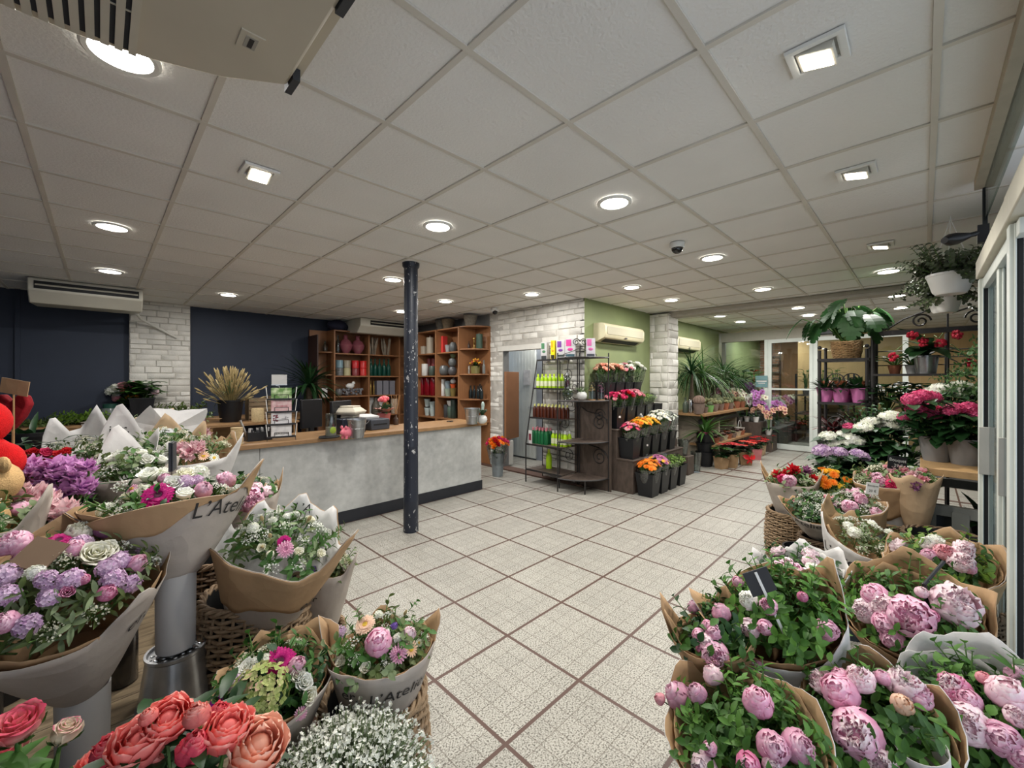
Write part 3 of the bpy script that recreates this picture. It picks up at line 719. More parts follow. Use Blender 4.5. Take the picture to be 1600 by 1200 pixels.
put('birch_vase', 'birch bark cylinder vase on the lowest rear shelf', 'vase', vessel('cyl', mat('birch_bark', (176,162,144), .7, .5, 14), .08, .34), A(616,.80))
put('tin_pot', 'small tin pot below the stoneware bottle', 'pot', vessel('pot', zinc, .09, .12), A(593,.5)); put('white_bowl', 'white bowl on the bottom rear shelf', 'bowl', vessel('bowl', white_pot, .12, .12), A(582,.5))
# brick side shelving, from the corner towards the quarter round end
put('candle', 'pale tall cylinder candle on the top shelf left of the corner upright', 'candle', vessel('candle', glaze('ivory', (170,160,142)), .075, .34), B(672,2.08)); put('candle', 'short pale cylinder candle beside the tall pale one', 'candle', vessel('candle', glaze('ivory', (170,160,142)), .07, .17), B(662,2.08))
put('white_pot', 'tall white pot on the second shelf by the brick wall', 'pot', vessel('cyl', white_pot, .07, .25), B(664,1.635)); put('flower_pot', 'grey green pot beside the tall white pot', 'pot', vessel('cyl', glaze('graygreen', (78,90,82)), .068, .2), B(675,1.635))
for px, w in ((671,'left'),(678,'right')): put('flower_pot', 'dusky pink pot, %s of two behind the grey green pot' % w, 'pot', vessel('cyl', glaze('dpink', (150,72,74)), .05, .36), B(px,1.635,.12))
for px, w in ((660,'left'),(669,'middle'),(678,'right')): put('red_vase', 'tall deep red vase, %s of three on the shelf by the brick wall' % w, 'vase', vessel('cyl', glaze('wine', (120,10,26), .2), .078, .37), B(px,1.235))
for px, z, w in ((668,.82,'bottom left'),(676,.82,'bottom right'),(668,1.0,'top left'),(676,.95,'top right')): put('white_cup_pot', 'pale mint pot, %s of the stacked four' % w, 'pot', vessel('pot', glaze('mint', (186,200,198)), .068, .16), B(px,z))
put('red_box', 'tall coral red box vase on the top shelf', 'vase', MB().box(-.055,.055,-.055,.055,0,.33).mesh('vase', glaze('coral', (206,62,58))), B(693,2.08))
put('flower_pot', 'pale grey cup pot beside the coral red box', 'pot', vessel('pot', glaze('lgrey', (150,152,152)), .06, .15), B(700,2.08)); put('flower_pot', 'dark grey round pot by the upright on the top shelf', 'pot', vessel('round', glaze('dgrey', (92,96,96)), .075, .19), B(708,2.08))
put('flower_pot', 'wide dark grey round pot on the second shelf', 'pot', vessel('round', glaze('dgrey', (92,96,96)), .105, .2), B(694,1.635)); put('flower_pot', 'lower dark grey round pot of the stack by the upright', 'pot', vessel('round', glaze('dgrey2', (84,84,86)), .085, .17), B(707,1.635))
put('flower_pot', 'upper dark grey round pot of the stack by the upright', 'pot', vessel('round', glaze('dgrey', (92,96,96)), .08, .16), B(707,1.805)); put('succulent', 'small grey succulent rosette on top of the stacked pots', 'plant', vessel('bowl', leaf_s, .06, .08), B(708,1.965))
put('white_jug', 'tall white beaker on the third shelf', 'vase', vessel('cyl', white_pot, .055, .33), B(692,1.235)); put('flower_pot', 'sage lower pot on the third shelf', 'pot', vessel('pot', glaze('sage', (150,166,150)), .07, .15), B(700,1.235)); put('flower_pot', 'blue grey upper pot on the third shelf', 'pot', vessel('pot', glaze('bluegrey', (128,144,152)), .07, .15), B(700,1.385))
put('flower_pot', 'olive pot by the upright on the third shelf', 'pot', vessel('pot', glaze('olive', (122,108,62)), .062, .16), B(708,1.235)); put('orange_pot', 'orange pot stacked on the olive pot', 'pot', vessel('pot', glaze('orange', (198,86,44)), .06, .08), B(708,1.395))
tag(MB().ball((0,0,.05),(.06,.045,.05),12,8).add([(0,-.03,.08),(0,.03,.08),(.06,0,.2)],[(0,1,2)]).obj('bird_ornament', white_pot, loc=B(708,1.475)), 'white ceramic bird on top of the orange pot', 'ornament')
for px, c, h, w in ((690,(110,66,60),.3,'dusky brown'),(698,(70,72,74),.25,'charcoal'),(704,(86,104,92),.22,'grey green'),(709,(56,70,62),.36,'dark green')): put('cylinder_vase', w+' cylinder vase on the lowest shelf by the brick wall', 'vase', vessel('cyl', glaze(w.replace(' ','_'), c), .06, h), B(px,.82))
put('white_bowl', 'white bowl standing on the dark vases', 'bowl', vessel('bowl', white_pot, .075, .11), B(704,1.04))
def Q(px, z): p = onX(px, 593, 4.84); return V((p.x, p.y, z))
put('brass_candlestick', 'brass candlestick on the top quarter round shelf', 'candlestick', MB().lathe([(0,0),(.045,0),(.045,.02),(.015,.04),(.012,.08),(.026,.1),(.012,.12),(.014,.17),(.03,.18),(.03,.2),(0,.2)],16).mesh('c', MATS['brass']), Q(741,2.12))
put('green_candle', 'dark green cylinder candle on the top quarter round shelf', 'candle', vessel('candle', glaze('pine', (52,74,60)), .06, .26), Q(749,2.12)); put('small_vase', 'small brown vase on the top quarter round shelf', 'vase', vessel('jug', glaze('umber', (72,56,48)), .035, .15), Q(732,2.12))
put('white_pot', 'white pot with dark dots on the second quarter round shelf', 'pot', vessel('cyl', mat('dotted_white', (214,210,200), .4, .4, 38), .075, .15), Q(729,1.665))
q = thing('flowering_plant', 'yellow orange flowering plant in olive pot on quarter round shelf', 'plant', Q(743,1.665))
inst('pot', vessel('cyl', glaze('olive2', (112,104,58)), .085, .14), q)
fm = MB(); lm = MB(); rr = random.Random(2)
for k in range(46):
    a, b = rr.uniform(0,6.28), rr.uniform(.1,1.3); d = V((cos(a)*sin(b), sin(a)*sin(b), cos(b)))
    if k % 2: fm.ball(V((0,0,.15))+d*rr.uniform(.08,.13), .017, 6, 4, k % 3 == 0)
    lm.leaf(V((0,0,.12)), d, (0,0,1), rr.uniform(.09,.14), .03)
fm.obj('flowers', [mat('golden_petal', (222,160,40), .5, .2), mat('rusty_petal', (170,80,40), .5, .2)], q); lm.obj('foliage', leaf_d, q)
put('wooden_disc', 'round wooden disc leaning behind the yellow plant', 'disc', MB().box(-.006,.006,-.08,.08,0,.005).ball((0,0,.09),(.012,.09,.09),20,12).mesh('d', oak), Q(737,1.665)+V((.1,0,0)))
put('slim_bottle', 'slim grey glass bottle right of the yellow plant', 'bottle', vessel('bottle', glaze('smoke', (110,112,108), .15), .026, .24), Q(756,1.665))
put('flower_pot', 'lower grey pot of two stacked on the third quarter round shelf', 'pot', vessel('pot', glaze('lgrey', (150,152,152)), .07, .15), Q(727,1.21)); put('flower_pot', 'upper dark grey pot of two stacked on the third quarter round shelf', 'pot', vessel('pot', glaze('dgrey', (92,96,96)), .075, .10), Q(727,1.36))
for i, px in enumerate((735.5,741,747,752.5)): put('dark_bottle', 'small black bottle standing in the row of four on quarter round shelf', 'bottle', vessel('bottle', glaze('ink', (26,36,38), .15), .032, .24), Q(px,1.21), 'row of black bottles')
put('white_cap_bottle', 'black bottle with white stopper behind the row of black bottles', 'bottle', vessel('bottle', glaze('ink', (26,36,38), .15), .035, .27), Q(744,1.21)+V((.09,0,0)))
for px, c, w in ((690,(74,70,62),'left'),(700,(100,86,66),'middle'),(735,(120,112,100),'right')): put('basket_pot', 'dim basket stored on top of the shelving, '+w+' one', 'basket', vessel('pot', mat('stored_'+w, c, .8, .3, 30), .13, .2), B(px,2.53))
put('navy_bundle', 'dark blue bundle stored on top of the rear shelving', 'bundle', MB().ball((0,0,.1),(.2,.13,.11),14,9).ball((.12,.05,.08),(.14,.12,.08),12,8).mesh('b', mat('navy_cloth', (30,32,52), .8, .4, 9, .4, 20)), A(527,2.53))

# ================================================================ ON THE COUNTER
def C(px, py): return onz(px, py, CT)
t = thing('twine_spool', 'round spool of pale twine at the left end of the counter', 'spool', C(370, 694))
MB().lathe([(0,0),(.052,0),(.052,.006),(.047,.01)]+[(.047+.003*(k % 2), .012+k*.0062) for k in range(21)]+[(.05,.15),(.05,.156),(0,.156)], 24).obj('twine', mat('twine_straw', (186,164,124), .8, .2, 60), t)
t = thing('pen_tray', 'black tray full of cards and pens beside the twine spool', 'tray', C(402, 689)+V((.02,.05,0)), radians(4))
mb = MB(); mb.box(-.11,.11,-.06,.06,0,.008); mb.box(-.11,.11,-.06,-.052,.008,.09); mb.box(-.11,.11,.052,.06,.008,.09); mb.box(-.11,-.102,-.052,.052,.008,.09); mb.box(.102,.11,-.052,.052,.008,.09); mb.obj('tray', black_plastic, t, bevel=.003)
rr = random.Random(3); mb = MB()
for k in range(9): mb.M = Matrix.Translation((-.08+k*.02, rr.uniform(-.02,.02), .05)) @ Matrix.Rotation(rr.uniform(-.3,.3),4,'Y'); mb.box(-.002,.002,-.03,.03,-.04,.075, k % 2)
mb.M = None; mb.obj('cards', [paper_white, dark_grey], t)
tag(MB().tube([(0,0,0),(-.06,.03,.19)], .011, 8).tube([(-.06,.03,.19),(-.064,.032,.2)], .013, 8).obj('steel_knife', steel, loc=C(394, 690)+V((-.02,.05,.009))), 'steel florist tool leaning up out of the pen tray', 'tool')
tag(inst('glass_vase', vessel('cyl', cleargl, .055, .17), None, V((1.33,4.90,CT))), 'clear glass cylinder vase behind the pen tray', 'vase')
# card rack
cr_p = C(440, 688)+V((.02,.07,0))
t = thing('card_rack', 'black wire tiered rack of greeting cards on the counter front', 'card rack', cr_p, radians(-16))
mb = MB()
for x in (-.125, .125):
    mb.tube([(x,.05,0),(x,.05,.52)], .004, 6); mb.tube([(x,-.10,.0),(x,.05,.0)], .004, 6)
for k in range(4):
    z = .03+k*.125
    mb.tube([(-.125,-.085,z),(.125,-.085,z),(.125,.05,z),(-.125,.05,z),(-.125,-.085,z)], .0035, 5)
    mb.box(-.125,.125,-.087,-.083,z-.004,z+.014)
    for x in (-.06, .06): mb.tube([(x,-.088,z),(x,-.092,z+.05)], .003, 5)
    mb.tube([(-.06,-.092,z+.05),(.06,-.092,z+.05)], .003, 5)
mb.obj('wire_frame', mat('white_wire_dark', (40,40,42), .4, .1), t)
mb = MB()
for k in range(4):
    z = .03+k*.125
    for s in (-1, 1): MB().add([(s*.118,-.085,z),(s*.122,-.085,z),(s*.140,.0,z+.125),(s*.132,.0,z+.125)], [(0,1,2,3)]).obj('wire_side', mat('white_wire', (210,210,206), .4, .05), t)
def cardmat(name, base, blots, scale):
    m, tt, b, N, L = nt(name); tc = N.new('ShaderNodeTexCoord')
    n = N.new('ShaderNodeTexNoise'); n.inputs['Scale'].default_value = scale; n.inputs['Detail'].default_value = 6; L.new(tc.outputs['Object'], n.inputs[0])
    c = N.new('ShaderNodeValToRGB'); L.new(n.outputs['Fac'], c.inputs[0]); e = c.color_ramp.elements
    e[0].position = .42; e[0].color = (*lin(base),1); e[1].position = .62; e[1].color = (*lin(blots),1)
    L.new(c.outputs[0], b.inputs['Base Color']); b.inputs['Roughness'].default_value = .4
    return m
cards = [(cardmat('card_white_script', (226,224,222), (206,204,204), 20), 'white greeting card with handwriting in the lowest tier', 'white'), (cardmat('card_white_flower', (228,226,226), (214,210,212), 20), 'white greeting card with red flower in the third tier', 'flower'),
         (cardmat('card_pink', (214,166,168), (226,196,194), 30), 'pink patterned greeting card in the second tier', 'pink'), (cardmat('card_green', (96,138,62), (206,220,176), 16), 'green leafy greeting card in the top tier', 'green')]
def text_mesh(s, size, shear=.25):
    c = bpy.data.curves.new('t', 'FONT'); c.body = s; c.size = size; c.shear = shear; c.resolution_u = 3; c.extrude = 0.0
    o = bpy.data.objects.new('t', c); COL.objects.link(o)
    dg = bpy.context.evaluated_depsgraph_get(); me = bpy.data.meshes.new_from_object(o.evaluated_get(dg))
    vs = [tuple(v.co) for v in me.vertices]; fs = [tuple(p.vertices) for p in me.polygons]
    bpy.data.objects.remove(o); bpy.data.curves.remove(c); bpy.data.meshes.remove(me)
    xs = [v[0] for v in vs]; w = max(xs)-min(xs); x0 = min(xs)
    return [(x-x0-w/2, y, z) for x, y, z in vs], fs, w
def flat_text(s, size, name, m, parent, loc, rx=90, rz=0, shear=0.0):
    vs, fs, w = text_mesh(s, size, shear); mb = MB(); mb.add(vs, fs)
    return mb.obj(name, m, parent, loc, (radians(rx), 0, radians(rz)), smooth=False)
for k, (m, lab, kind) in enumerate(cards):
    z = .034+k*.125
    c = MB().box(-.085,.085,-.0015,.0015,0,.115).obj('greeting_card', m, None, (0,0,0))
    c.matrix_world = Matrix.Translation(cr_p) @ Matrix.Rotation(radians(-16),4,'Z') @ Matrix.Translation((0,-.078,z)) @ Matrix.Rotation(radians(-8),4,'X')
    tag(c, lab, 'greeting card', 'greeting cards in the wire rack')
    for j in range(2): 
        c2 = inst('greeting_card', c.data); c2.matrix_world = c.matrix_world @ Matrix.Translation((.004*(j+1)*(-1)**j, .018*(j+1), .002)); tag(c2, lab.replace('greeting card','greeting card %s behind it' % ('second' if j == 0 else 'third')).replace('card second behind it','card, second in its tier,').replace('card third behind it','card, third in its tier,'), 'greeting card', 'greeting cards in the wire rack')
    if kind == 'flower':
        mb = MB(); r_ = random.Random(5)
        for j in range(14): mb.ball((-.05+r_.uniform(-.018,.018), -.003, .06+r_.uniform(-.03,.035)), (.008,.0015,.008), 6, 4)
        mb.tube([(0,-.003,.055),(.06,-.003,.065)], .0015, 4, 1); mb.tube([(.03,-.003,.045),(.04,-.003,.08)], .0015, 4, 1)
        mb.obj('printed_flower', [mat('card_red', (120,50,66), .5), ink], c)
    if kind in ('white', 'pink'):      # illegible handwriting: one looping pen line
        n_ = 60; w_ = .060 if kind == 'white' else .05; h_ = .014 if kind == 'white' else .006
        MB().tube([(-w_+2*w_*j/n_+.006*cos(j*.9), -.0035, (.035 if kind == 'white' else .058)+h_*sin(j*.9)*(.6+.4*sin(j*.23))) for j in range(n_+1)], .0011, 4).obj('printed_words', ink if kind == 'white' else mat('card_rose', (176,70,84), .5), c)
t = thing('sign_holder', 'white blank sign card on a thin wire above the card rack', 'sign', cr_p+V((-.01,.04,0)), radians(-16))
MB().box(-.068,.068,-.003,.003,.555,.655).obj('card', paper_white, t); MB().tube([(0,0,.52),(0,0,.54),(-.03,0,.545),(-.03,0,.555)], .003, 5).box(-.07,.07,-.005,.005,.548,.556).obj('wire', steel, t)
t = thing('cash_monitor', 'black till screen seen from behind beside the card rack', 'monitor', V((1.98,4.80,CT)), radians(30))
MB().box(-.17,.17,-.02,.02,.10,.36).obj('screen', black_plastic, t, bevel=.008); MB().box(-.05,.05,-.03,.03,.01,.12).box(-.12,.12,-.09,.09,0,.015).obj('stand', black_plastic, t, bevel=.004)
t = thing('till', 'black till block with blue grey side and white cable on the counter', 'till', V((2.02,4.60,CT)), radians(10))
MB().box(-.16,.14,-.07,.10,0,.17).obj('body', mat('till_navy', (30,34,46), .3, .1), t, bevel=.01)
MB().tube([(-.02,-.09,.13),(.05,-.10,.12),(.09,-.10,.06),(.04,-.10,.01),(-.12,-.10,.006)], .005, 8).obj('cable', white_pot, t)
t = thing('receipt_printer', 'dark grey receipt printer box behind the green candle jar', 'printer', V((2.38,4.72,CT)), radians(6))
MB().box(-.13,.13,-.09,.09,0,.13).obj('body', mat('printer_slate', (62,66,74), .45, .08), t, bevel=.012); MB().box(-.09,.09,-.094,-.089,.06,.075).obj('slot', rubber, t)
tag(MB().add([(-.16,-.1,.0),(.16,-.1,.0),(.14,.1,.02),(-.14,.1,.03)],[(0,1,2,3)]).box(-.15,.15,-.09,.09,-.02,-.001).obj('paper_stack', paper_white, loc=V((2.30,4.88,CT+.15))), 'stack of white paper lying behind the receipt printer', 'paper')
tag(MB().box(-.14,.14,-.08,.08,0,.129).obj('paper_box', mat('box_grey', (96,92,90), .6), loc=V((2.30,4.90,CT)), bevel=.004), 'grey box carrying the paper stack behind the printer', 'box')
t = thing('candle_jar', 'glass jar with green slice candle on a black mat on counter', 'jar', C(519, 684)+V((0,.03,.01)))
inst('glass', vessel('cyl', glass_vase, .055, .24), t); MB().lathe([(0,.01),(.05,.01),(.05,.10),(0,.10)],20).obj('wax', mat('cream_wax', (206,196,176), .5), t)
MB().ball((0,-.052,.07),(.032,.006,.036),12,8).obj('green_slice', mat('lime_slice', (150,176,60), .5, .3, 40), t)
tag(MB().lathe([(0,0),(.10,0),(.11,.01),(.1,.02),(.06,.022),(0,.012)],20,sy=.7).obj('black_mat', rubber, loc=C(519,684)+V((-.02,.02,.001))), 'round black mat under the green candle jar', 'mat')
t = thing('piggy_bank', 'pink piggy bank on the counter beside the zinc bucket', 'piggy bank', C(544, 685)+V((0,.02,0)), radians(200))
pig = mat('pig_pink', (226,120,136), .35, .05)
MB().ball((0,0,.065),(.072,.055,.055),16,10).ball((.066,0,.065),(.02,.026,.024),10,7).ball((.045,.03,.115),(.012,.016,.02),8,6).ball((.045,-.03,.115),(.012,.016,.02),8,6).obj('body', pig, t)
for (x, y) in ((-.035,-.025),(-.035,.025),(.035,-.025),(.035,.025)): MB().lathe([(0,0),(.014,0),(.016,.03),(0,.03)],8,(x,y,0)).obj('leg', pig, t)
t = thing('piggy_bank', 'smaller dusky pink pig figure just right of the pink piggy bank', 'piggy bank', C(552.5, 681)+V((0,.03,0)), 1.0)
MB().ball((0,0,.055),(.03,.028,.05),12,9).ball((0,0,.12),(.022,.022,.028),10,7).obj('body', mat('pig_dusky', (186,100,104), .45), t)
bucket_prof = [(0,0),(.07,0),(.098,.19),(.104,.195),(.104,.205),(.094,.203),(.067,.012),(0,.01)]
def zincbucket(label, loc, s=1.0):
    t = thing('zinc_bucket', label, 'bucket', loc)
    o = MB().lathe([(a*s,b*s) for a,b in bucket_prof], 28).lathe([(.084*s,.10*s),(.087*s,.104*s),(.0855*s,.108*s)],28).obj('pail', zinc, t)
    MB().tube([(.1*s*cos(a), .1*s*sin(a)*.3-.085*s, (.185-.05*sin(a))*s) for a in [k*pi/8 for k in range(9)]], .0025*s, 6).obj('handle', steel, t)
    return t
zincbucket('zinc bucket standing beside the pink piggy bank on the counter', C(557, 686)+V((.05,.10,0)), .95)
zincbucket('zinc bucket at the right end of the counter', C(739, 662.5)+V((0,.02,0)), 1.05)
t = thing('lantern_pedestal', 'white square pedestal lantern with moulded lid on the counter', 'lantern', C(543, 680)+V((.16,.30,0)), radians(38))
cream = mat('cream_paint', (206,198,180), .55, .08, 10)
mb = MB(); mb.frustum((.085,.085),(.075,.075),0,.2); mb.box(-.095,.095,-.095,.095,0,.025)
mb.obj('body', cream, t, bevel=.004)
mb = MB(); mb.frustum((.115,.115),(.135,.135),.2,.225); mb.box(-.135,.135,-.135,.135,.225,.24); mb.frustum((.13,.13),(.085,.085),.24,.285); mb.box(-.085,.085,-.085,.085,.285,.30)
mb.obj('lid', cream, t, bevel=.005)
t = thing('flowering_plant', 'pink flowering plant in a wrapped pink pot behind the lantern', 'plant', V((2.62,4.98,CT)))
inst('pot', vessel('pot', glaze('pinkwrap', (170,96,96)), .085, .17), t)
fm = MB(); lm = MB(); rr = random.Random(8)
for k in range(26):
    a, b = rr.uniform(0,6.28), rr.uniform(0,1.1); d = V((cos(a)*sin(b), sin(a)*sin(b), cos(b)))
    fm.ball(V((0,0,.30))+d*.07, .026, 7, 5, k % 3 == 0)
    lm.leaf(V((0,0,.16)), d, (0,0,1), .16, .06, .5)
fm.obj('flowers', [mat('salmon_bloom', (222,96,104), .5, .2), mat('salmon_light', (236,140,140), .5, .2)], t); lm.obj('foliage', leaf_d, t)
mb = MB()
for k in range(9): mb.leaf((0,0,.15), (cos(k*.7),sin(k*.7),.75), (0,0,1), .17, .10, .1)
mb.obj('paper_collar', mat('pink_paper', (190,130,120), .6, .1), t)
t = thing('reed_diffuser', 'glass bottle with wooden reed sticks behind the pink plant', 'diffuser', V((2.80,5.0,CT)))
inst('bottle', vessel('bottle', glaze('amber', (74,60,52), .15), .035, .14), t); mb = MB(); rr = random.Random(1)
for k in range(7): mb.tube([(0,0,.12),(rr.uniform(-.07,.07),rr.uniform(-.05,.05),.40)], .003, 5)
mb.obj('reed', mat('reed_straw', (176,134,90), .7), t)
t = thing('scissors', 'open scissors lying near the right end of the counter', 'scissors', C(709, 659)+V((.0,.05,.006)), .5)
MB().add([(0,0,0),(.13,.02,0),(.13,.026,0),(0,.016,0)],[(0,1,2,3)]).add([(0,0,.003),(.13,-.02,.003),(.13,-.014,.003),(0,.012,.003)],[(0,1,2,3)]).obj('blade', steel, t)
mb = MB()
for s in (-1,1): mb.tube([(-.06+.03*cos(a), s*.025+.018*sin(a), .004) for a in [k*pi/6 for k in range(13)]], .005, 6); mb.tube([(-.03,s*.02,.004),(.02,0,.004)], .005, 6)
mb.obj('handles', black_plastic, t)
t = thing('potted_succulent', 'small succulent in a white round pot at the counter end', 'plant', C(758, 662)+V((0,.06,0)))
inst('pot', vessel('round', white_pot, .07, .11), t); mb = MB(); rr = random.Random(6)
for k in range(22): a = k*2.4; mb.leaf((0,0,.1), (cos(a)*.6, sin(a)*.6, .8), (0,0,1), rr.uniform(.07,.15), .04, .1)
mb.obj('foliage', leaf_d, t); MB().tube([(0,0,.1),(.02,.01,.24)], [.016,.02], 8).ball((.02,.01,.25),(.024,.024,.05),8,6).obj('bloom', mat('pale_sage_bloom', (170,188,180), .5), t)

# ================================================================ BACK WORK BENCHES along the navy wall
BZ = .95
t = thing('work_bench', 'long wooden work bench under the navy wall at the left', 'bench', (0,0,0))
MB().box(-1.15, 2.80, 7.93, 8.38, BZ-.035, BZ).obj('top', oak_top, t, bevel=.003)
MB().box(-1.15, 2.80, 7.95, 7.99, BZ-.10, BZ-.035).obj('apron', oak, t)
for x in (-1.1, -.52, -.20, .62, 1.6, 2.7): MB().box(x, x+.06, 7.97, 8.36, 0, BZ-.035).obj('leg', oak, t)
MB().box(-.55, .05, 7.98, 8.0, .25, BZ-.1).obj('front_panel', oak, t); MB().box(.75, 1.6, 7.98, 8.0, .25, BZ-.1).obj('front_panel', oak, t)
MB().box(-1.1, 2.7, 7.99, 8.36, .40, .43).obj('shelf', oak, t)
t = thing('side_table', 'wooden table behind the counter carrying the wheat bucket', 'table', (0,0,0))
MB().box(1.0, 2.15, 6.75, 7.9, BZ-.04, BZ-.01).obj('top', oak_top, t)
for (x, y) in ((1.02,6.77),(2.08,6.77),(1.02,7.83),(2.08,7.83)): MB().box(x, x+.05, y, y+.05, 0, BZ-.04).obj('leg', oak, t)

def strap_plant(par, r, n, L, W, base=(0,0,0), m=leaf_d, spread=(.15,1.2), droop=.8, seed=1, name='foliage', tip=.3):
    mb = MB(); rr = random.Random(seed)
    for k in range(n):
        a = k*2.39996+rr.uniform(-.2,.2); b = rr.uniform(*spread); d = V((cos(a)*sin(b), sin(a)*sin(b), cos(b)))
        l = L*rr.uniform(.65,1.05); x = base[0]+cos(a)*r*.3; y = base[1]+sin(a)*r*.3
        mb.leaf((x,y,base[2]), d, (0,0,1) if b > .1 else (cos(a),sin(a),.2), l, W*rr.uniform(.8,1.1), droop*rr.uniform(.7,1.2), .3, 0, 6, tip)
    return mb.obj(name, m, par)
def sprigs(mb, c, d, L, n, lw, ll, rr, m0=0, m1=1, spread=.9):
    """a stem with leaves along it"""
    d = V(d).normalized(); c = V(c)
    x = d.cross(V((0,0,1)) if abs(d.z) < .95 else V((1,0,0))).normalized(); y = x.cross(d)
    end = c + d*L + V((0,0,-.04*L))
    mb.tube([c, (c+end)/2+V((0,0,.03*L)), end], [.003,.0025,.0015], 4, m0, cap=False)
    for k in range(n):
        t = .18+.82*k/max(1, n-1); p = c.lerp(end, t); a = k*2.39996+rr.uniform(-.3,.3)
        e = x*cos(a)+y*sin(a)
        mb.leaf(p, d*(1-spread*.6)+e*spread, d, ll*rr.uniform(.7,1.1)*(1.1-.4*t), lw*rr.uniform(.8,1.1), .25, .25, m1)
def ABn(px, z, y=8.15): p = onY(px, 593, y); return V((p.x, p.y, z))
t = thing('wheat_bucket', 'black bucket with dry wheat behind the twine spool', 'dried flowers', V((1.35,7.2,BZ-.01)))
MB().lathe([(0,0),(.13,0),(.16,.30),(.17,.30),(.17,.32),(.15,.32),(.12,.02),(0,.02)],24).obj('bucket', black_plastic, t)
mb = MB(); rr = random.Random(12)
for k in range(210):
    a, b = rr.uniform(0,6.28), abs(rr.gauss(0,.50)); d = V((cos(a)*sin(b), sin(a)*sin(b), cos(b))); l = rr.uniform(.25,.56)
    p0 = V((0,0,.22)); p1 = p0+d*l
    mb.tube([p0, p1], .0028, 3, 0, cap=False)
    mb.tube([p1-d*.06, p1, p1+d*.05], [.006,.013,.004], 5, 1)
    if k % 4 == 0: mb.leaf(p0+d*.2, d+V((0,0,-.5)), (0,0,1), .25, .02, .5, .2, 2)
mb.obj('wheat_stems', [mat('straw', (150,134,88), .8, .2, 40), wheat, leaf_s], t)
t = thing('wooden_crate', 'pale slatted crate standing behind the wheat bucket', 'crate', V((1.75,7.35,BZ-.01)))
mat('pale_crate', (128,110,86), .7, .2)
for k in range(5):
    for y_ in (-.12,.105): MB().box(-.16,.16,y_,y_+.015,.02+k*.065,.07+k*.065).obj('slat', MATS['pale_crate'], t)
for x_ in (-.16,.145): MB().box(x_,x_+.015,-.105,.105,0,.36).obj('end_panel', MATS['pale_crate'], t)
def flower_bucket(label, loc, r, h, seed, cols, R, n, lm=leaf_d, up=.15):
    t = thing('flower_bucket', label, 'flowers', loc)
    MB().lathe([(0,0),(r*.8,0),(r,h),(r*1.06,h),(r*1.06,h+.02),(r*.94,h+.02),(r*.75,.02),(0,.02)],24).obj('bucket', black_plastic, t)
    return t
# table palm behind the till
t = thing('palm_plant', 'dark strap leaved palm in a black pot before the navy wall', 'plant', V((2.60,7.70,0)))
MB().lathe([(0,0),(.15,0),(.19,.5),(.2,.5),(.2,.54),(.17,.54),(.17,.45),(0,.45)],24).obj('pot', black_plastic, t)
MB().tube([(0,0,.44),(.01,.0,1.42)], [.05,.04], 10).obj('trunk', mat('palm_trunk', (84,72,58), .8, .3, 30, .4), t)
strap_plant(t, .05, 80, .70, .06, (.01,0,1.42), leaf_d, (.05,1.75), .8, 5)
tag(MB().box(-.05,.05,-.004,.004,0,.18).obj('paper_note', paper_white, loc=onY(507,621,8.0)), 'white paper note hung on the shelf end beside the palm', 'note')
t = thing('till_screen', 'tall black screen standing behind the till near the palm', 'monitor', V((1.98,5.75,.0)), radians(20))
MB().box(-.16,.16,-.02,.02,.92,1.30).obj('panel', black_plastic, t, bevel=.01); MB().box(-.03,.03,-.02,.02,.03,.95).box(-.15,.15,-.12,.12,0,.03).obj('stand', black_plastic, t)
# bench clutter
def greens(label, cx, w, h, seed, m=(stem_g, leaf_o), y=8.12, n=48):
    mb = MB(); rr = random.Random(seed)
    for k in range(n):
        a = rr.uniform(-.9,.9); sprigs(mb, (rr.uniform(-w/2,w/2), rr.uniform(-.1,.1), .01+rr.uniform(0,h*.3)), (rr.choice((-1,1))*cos(a), sin(a), rr.uniform(.1,.9)*h*5), .16+h*.5, 8, .03, .09, rr)
    return tag(mb.obj('greenery_bundle', list(m)), label, 'greenery')
greens('long low bundle of cut greenery on the navy wall bench', 0, .75, .08, 31).location = ABn(98, BZ)
greens('brighter bundle of cut greenery in the middle of the bench', 0, .35, .16, 32, (stem_g, leaf_l)).location = ABn(138, BZ)
greens('round pile of green sprigs before the white brick pilaster', 0, .35, .24, 33, (stem_g, leaf_o)).location = ABn(284, BZ, 8.05)
greens('small pile of grey trimmings left of the flower bucket', 0, .3, .05, 34, (stem_g, leaf_s), n=30).location = ABn(193, BZ)
tag(MB().box(-.14,.14,-.08,.08,0,.012).ball((.0,0,.03),(.16,.09,.02),14,6).obj('paper_wad', paper_grey, loc=ABn(150,BZ,8.0)), 'flat crumpled paper wad lying on the navy wall bench', 'paper')
t = thing('storage_jar', 'glass jar with green lid on the bench beside flower bucket', 'jar', ABn(173, BZ, 8.25))
inst('glass', vessel('cyl', mat('frosted_jar', (120,128,126), .2, .1, coat=.3), .10, .2), t); MB().lathe([(0,.2),(.085,.2),(.085,.26),(0,.27)],20).obj('lid', glaze('jar_green', (44,84,72)), t)
put('green_pot', 'small dark green glazed pot right of the flower bucket', 'pot', vessel('round', glaze('deep_green', (52,58,44), .15), .085, .17), ABn(242,BZ,8.1))
put('cup', 'small pale cup left of the flower bucket on the bench', 'cup', vessel('tumbler', glaze('lgrey', (150,152,152)), .04, .10), ABn(197,BZ,8.02))
put('twine_spool', 'second twine spool on the table behind the pen tray', 'spool', vessel('cyl', MATS['twine_straw'], .08, .2), V((1.62,6.86,BZ-.01)))
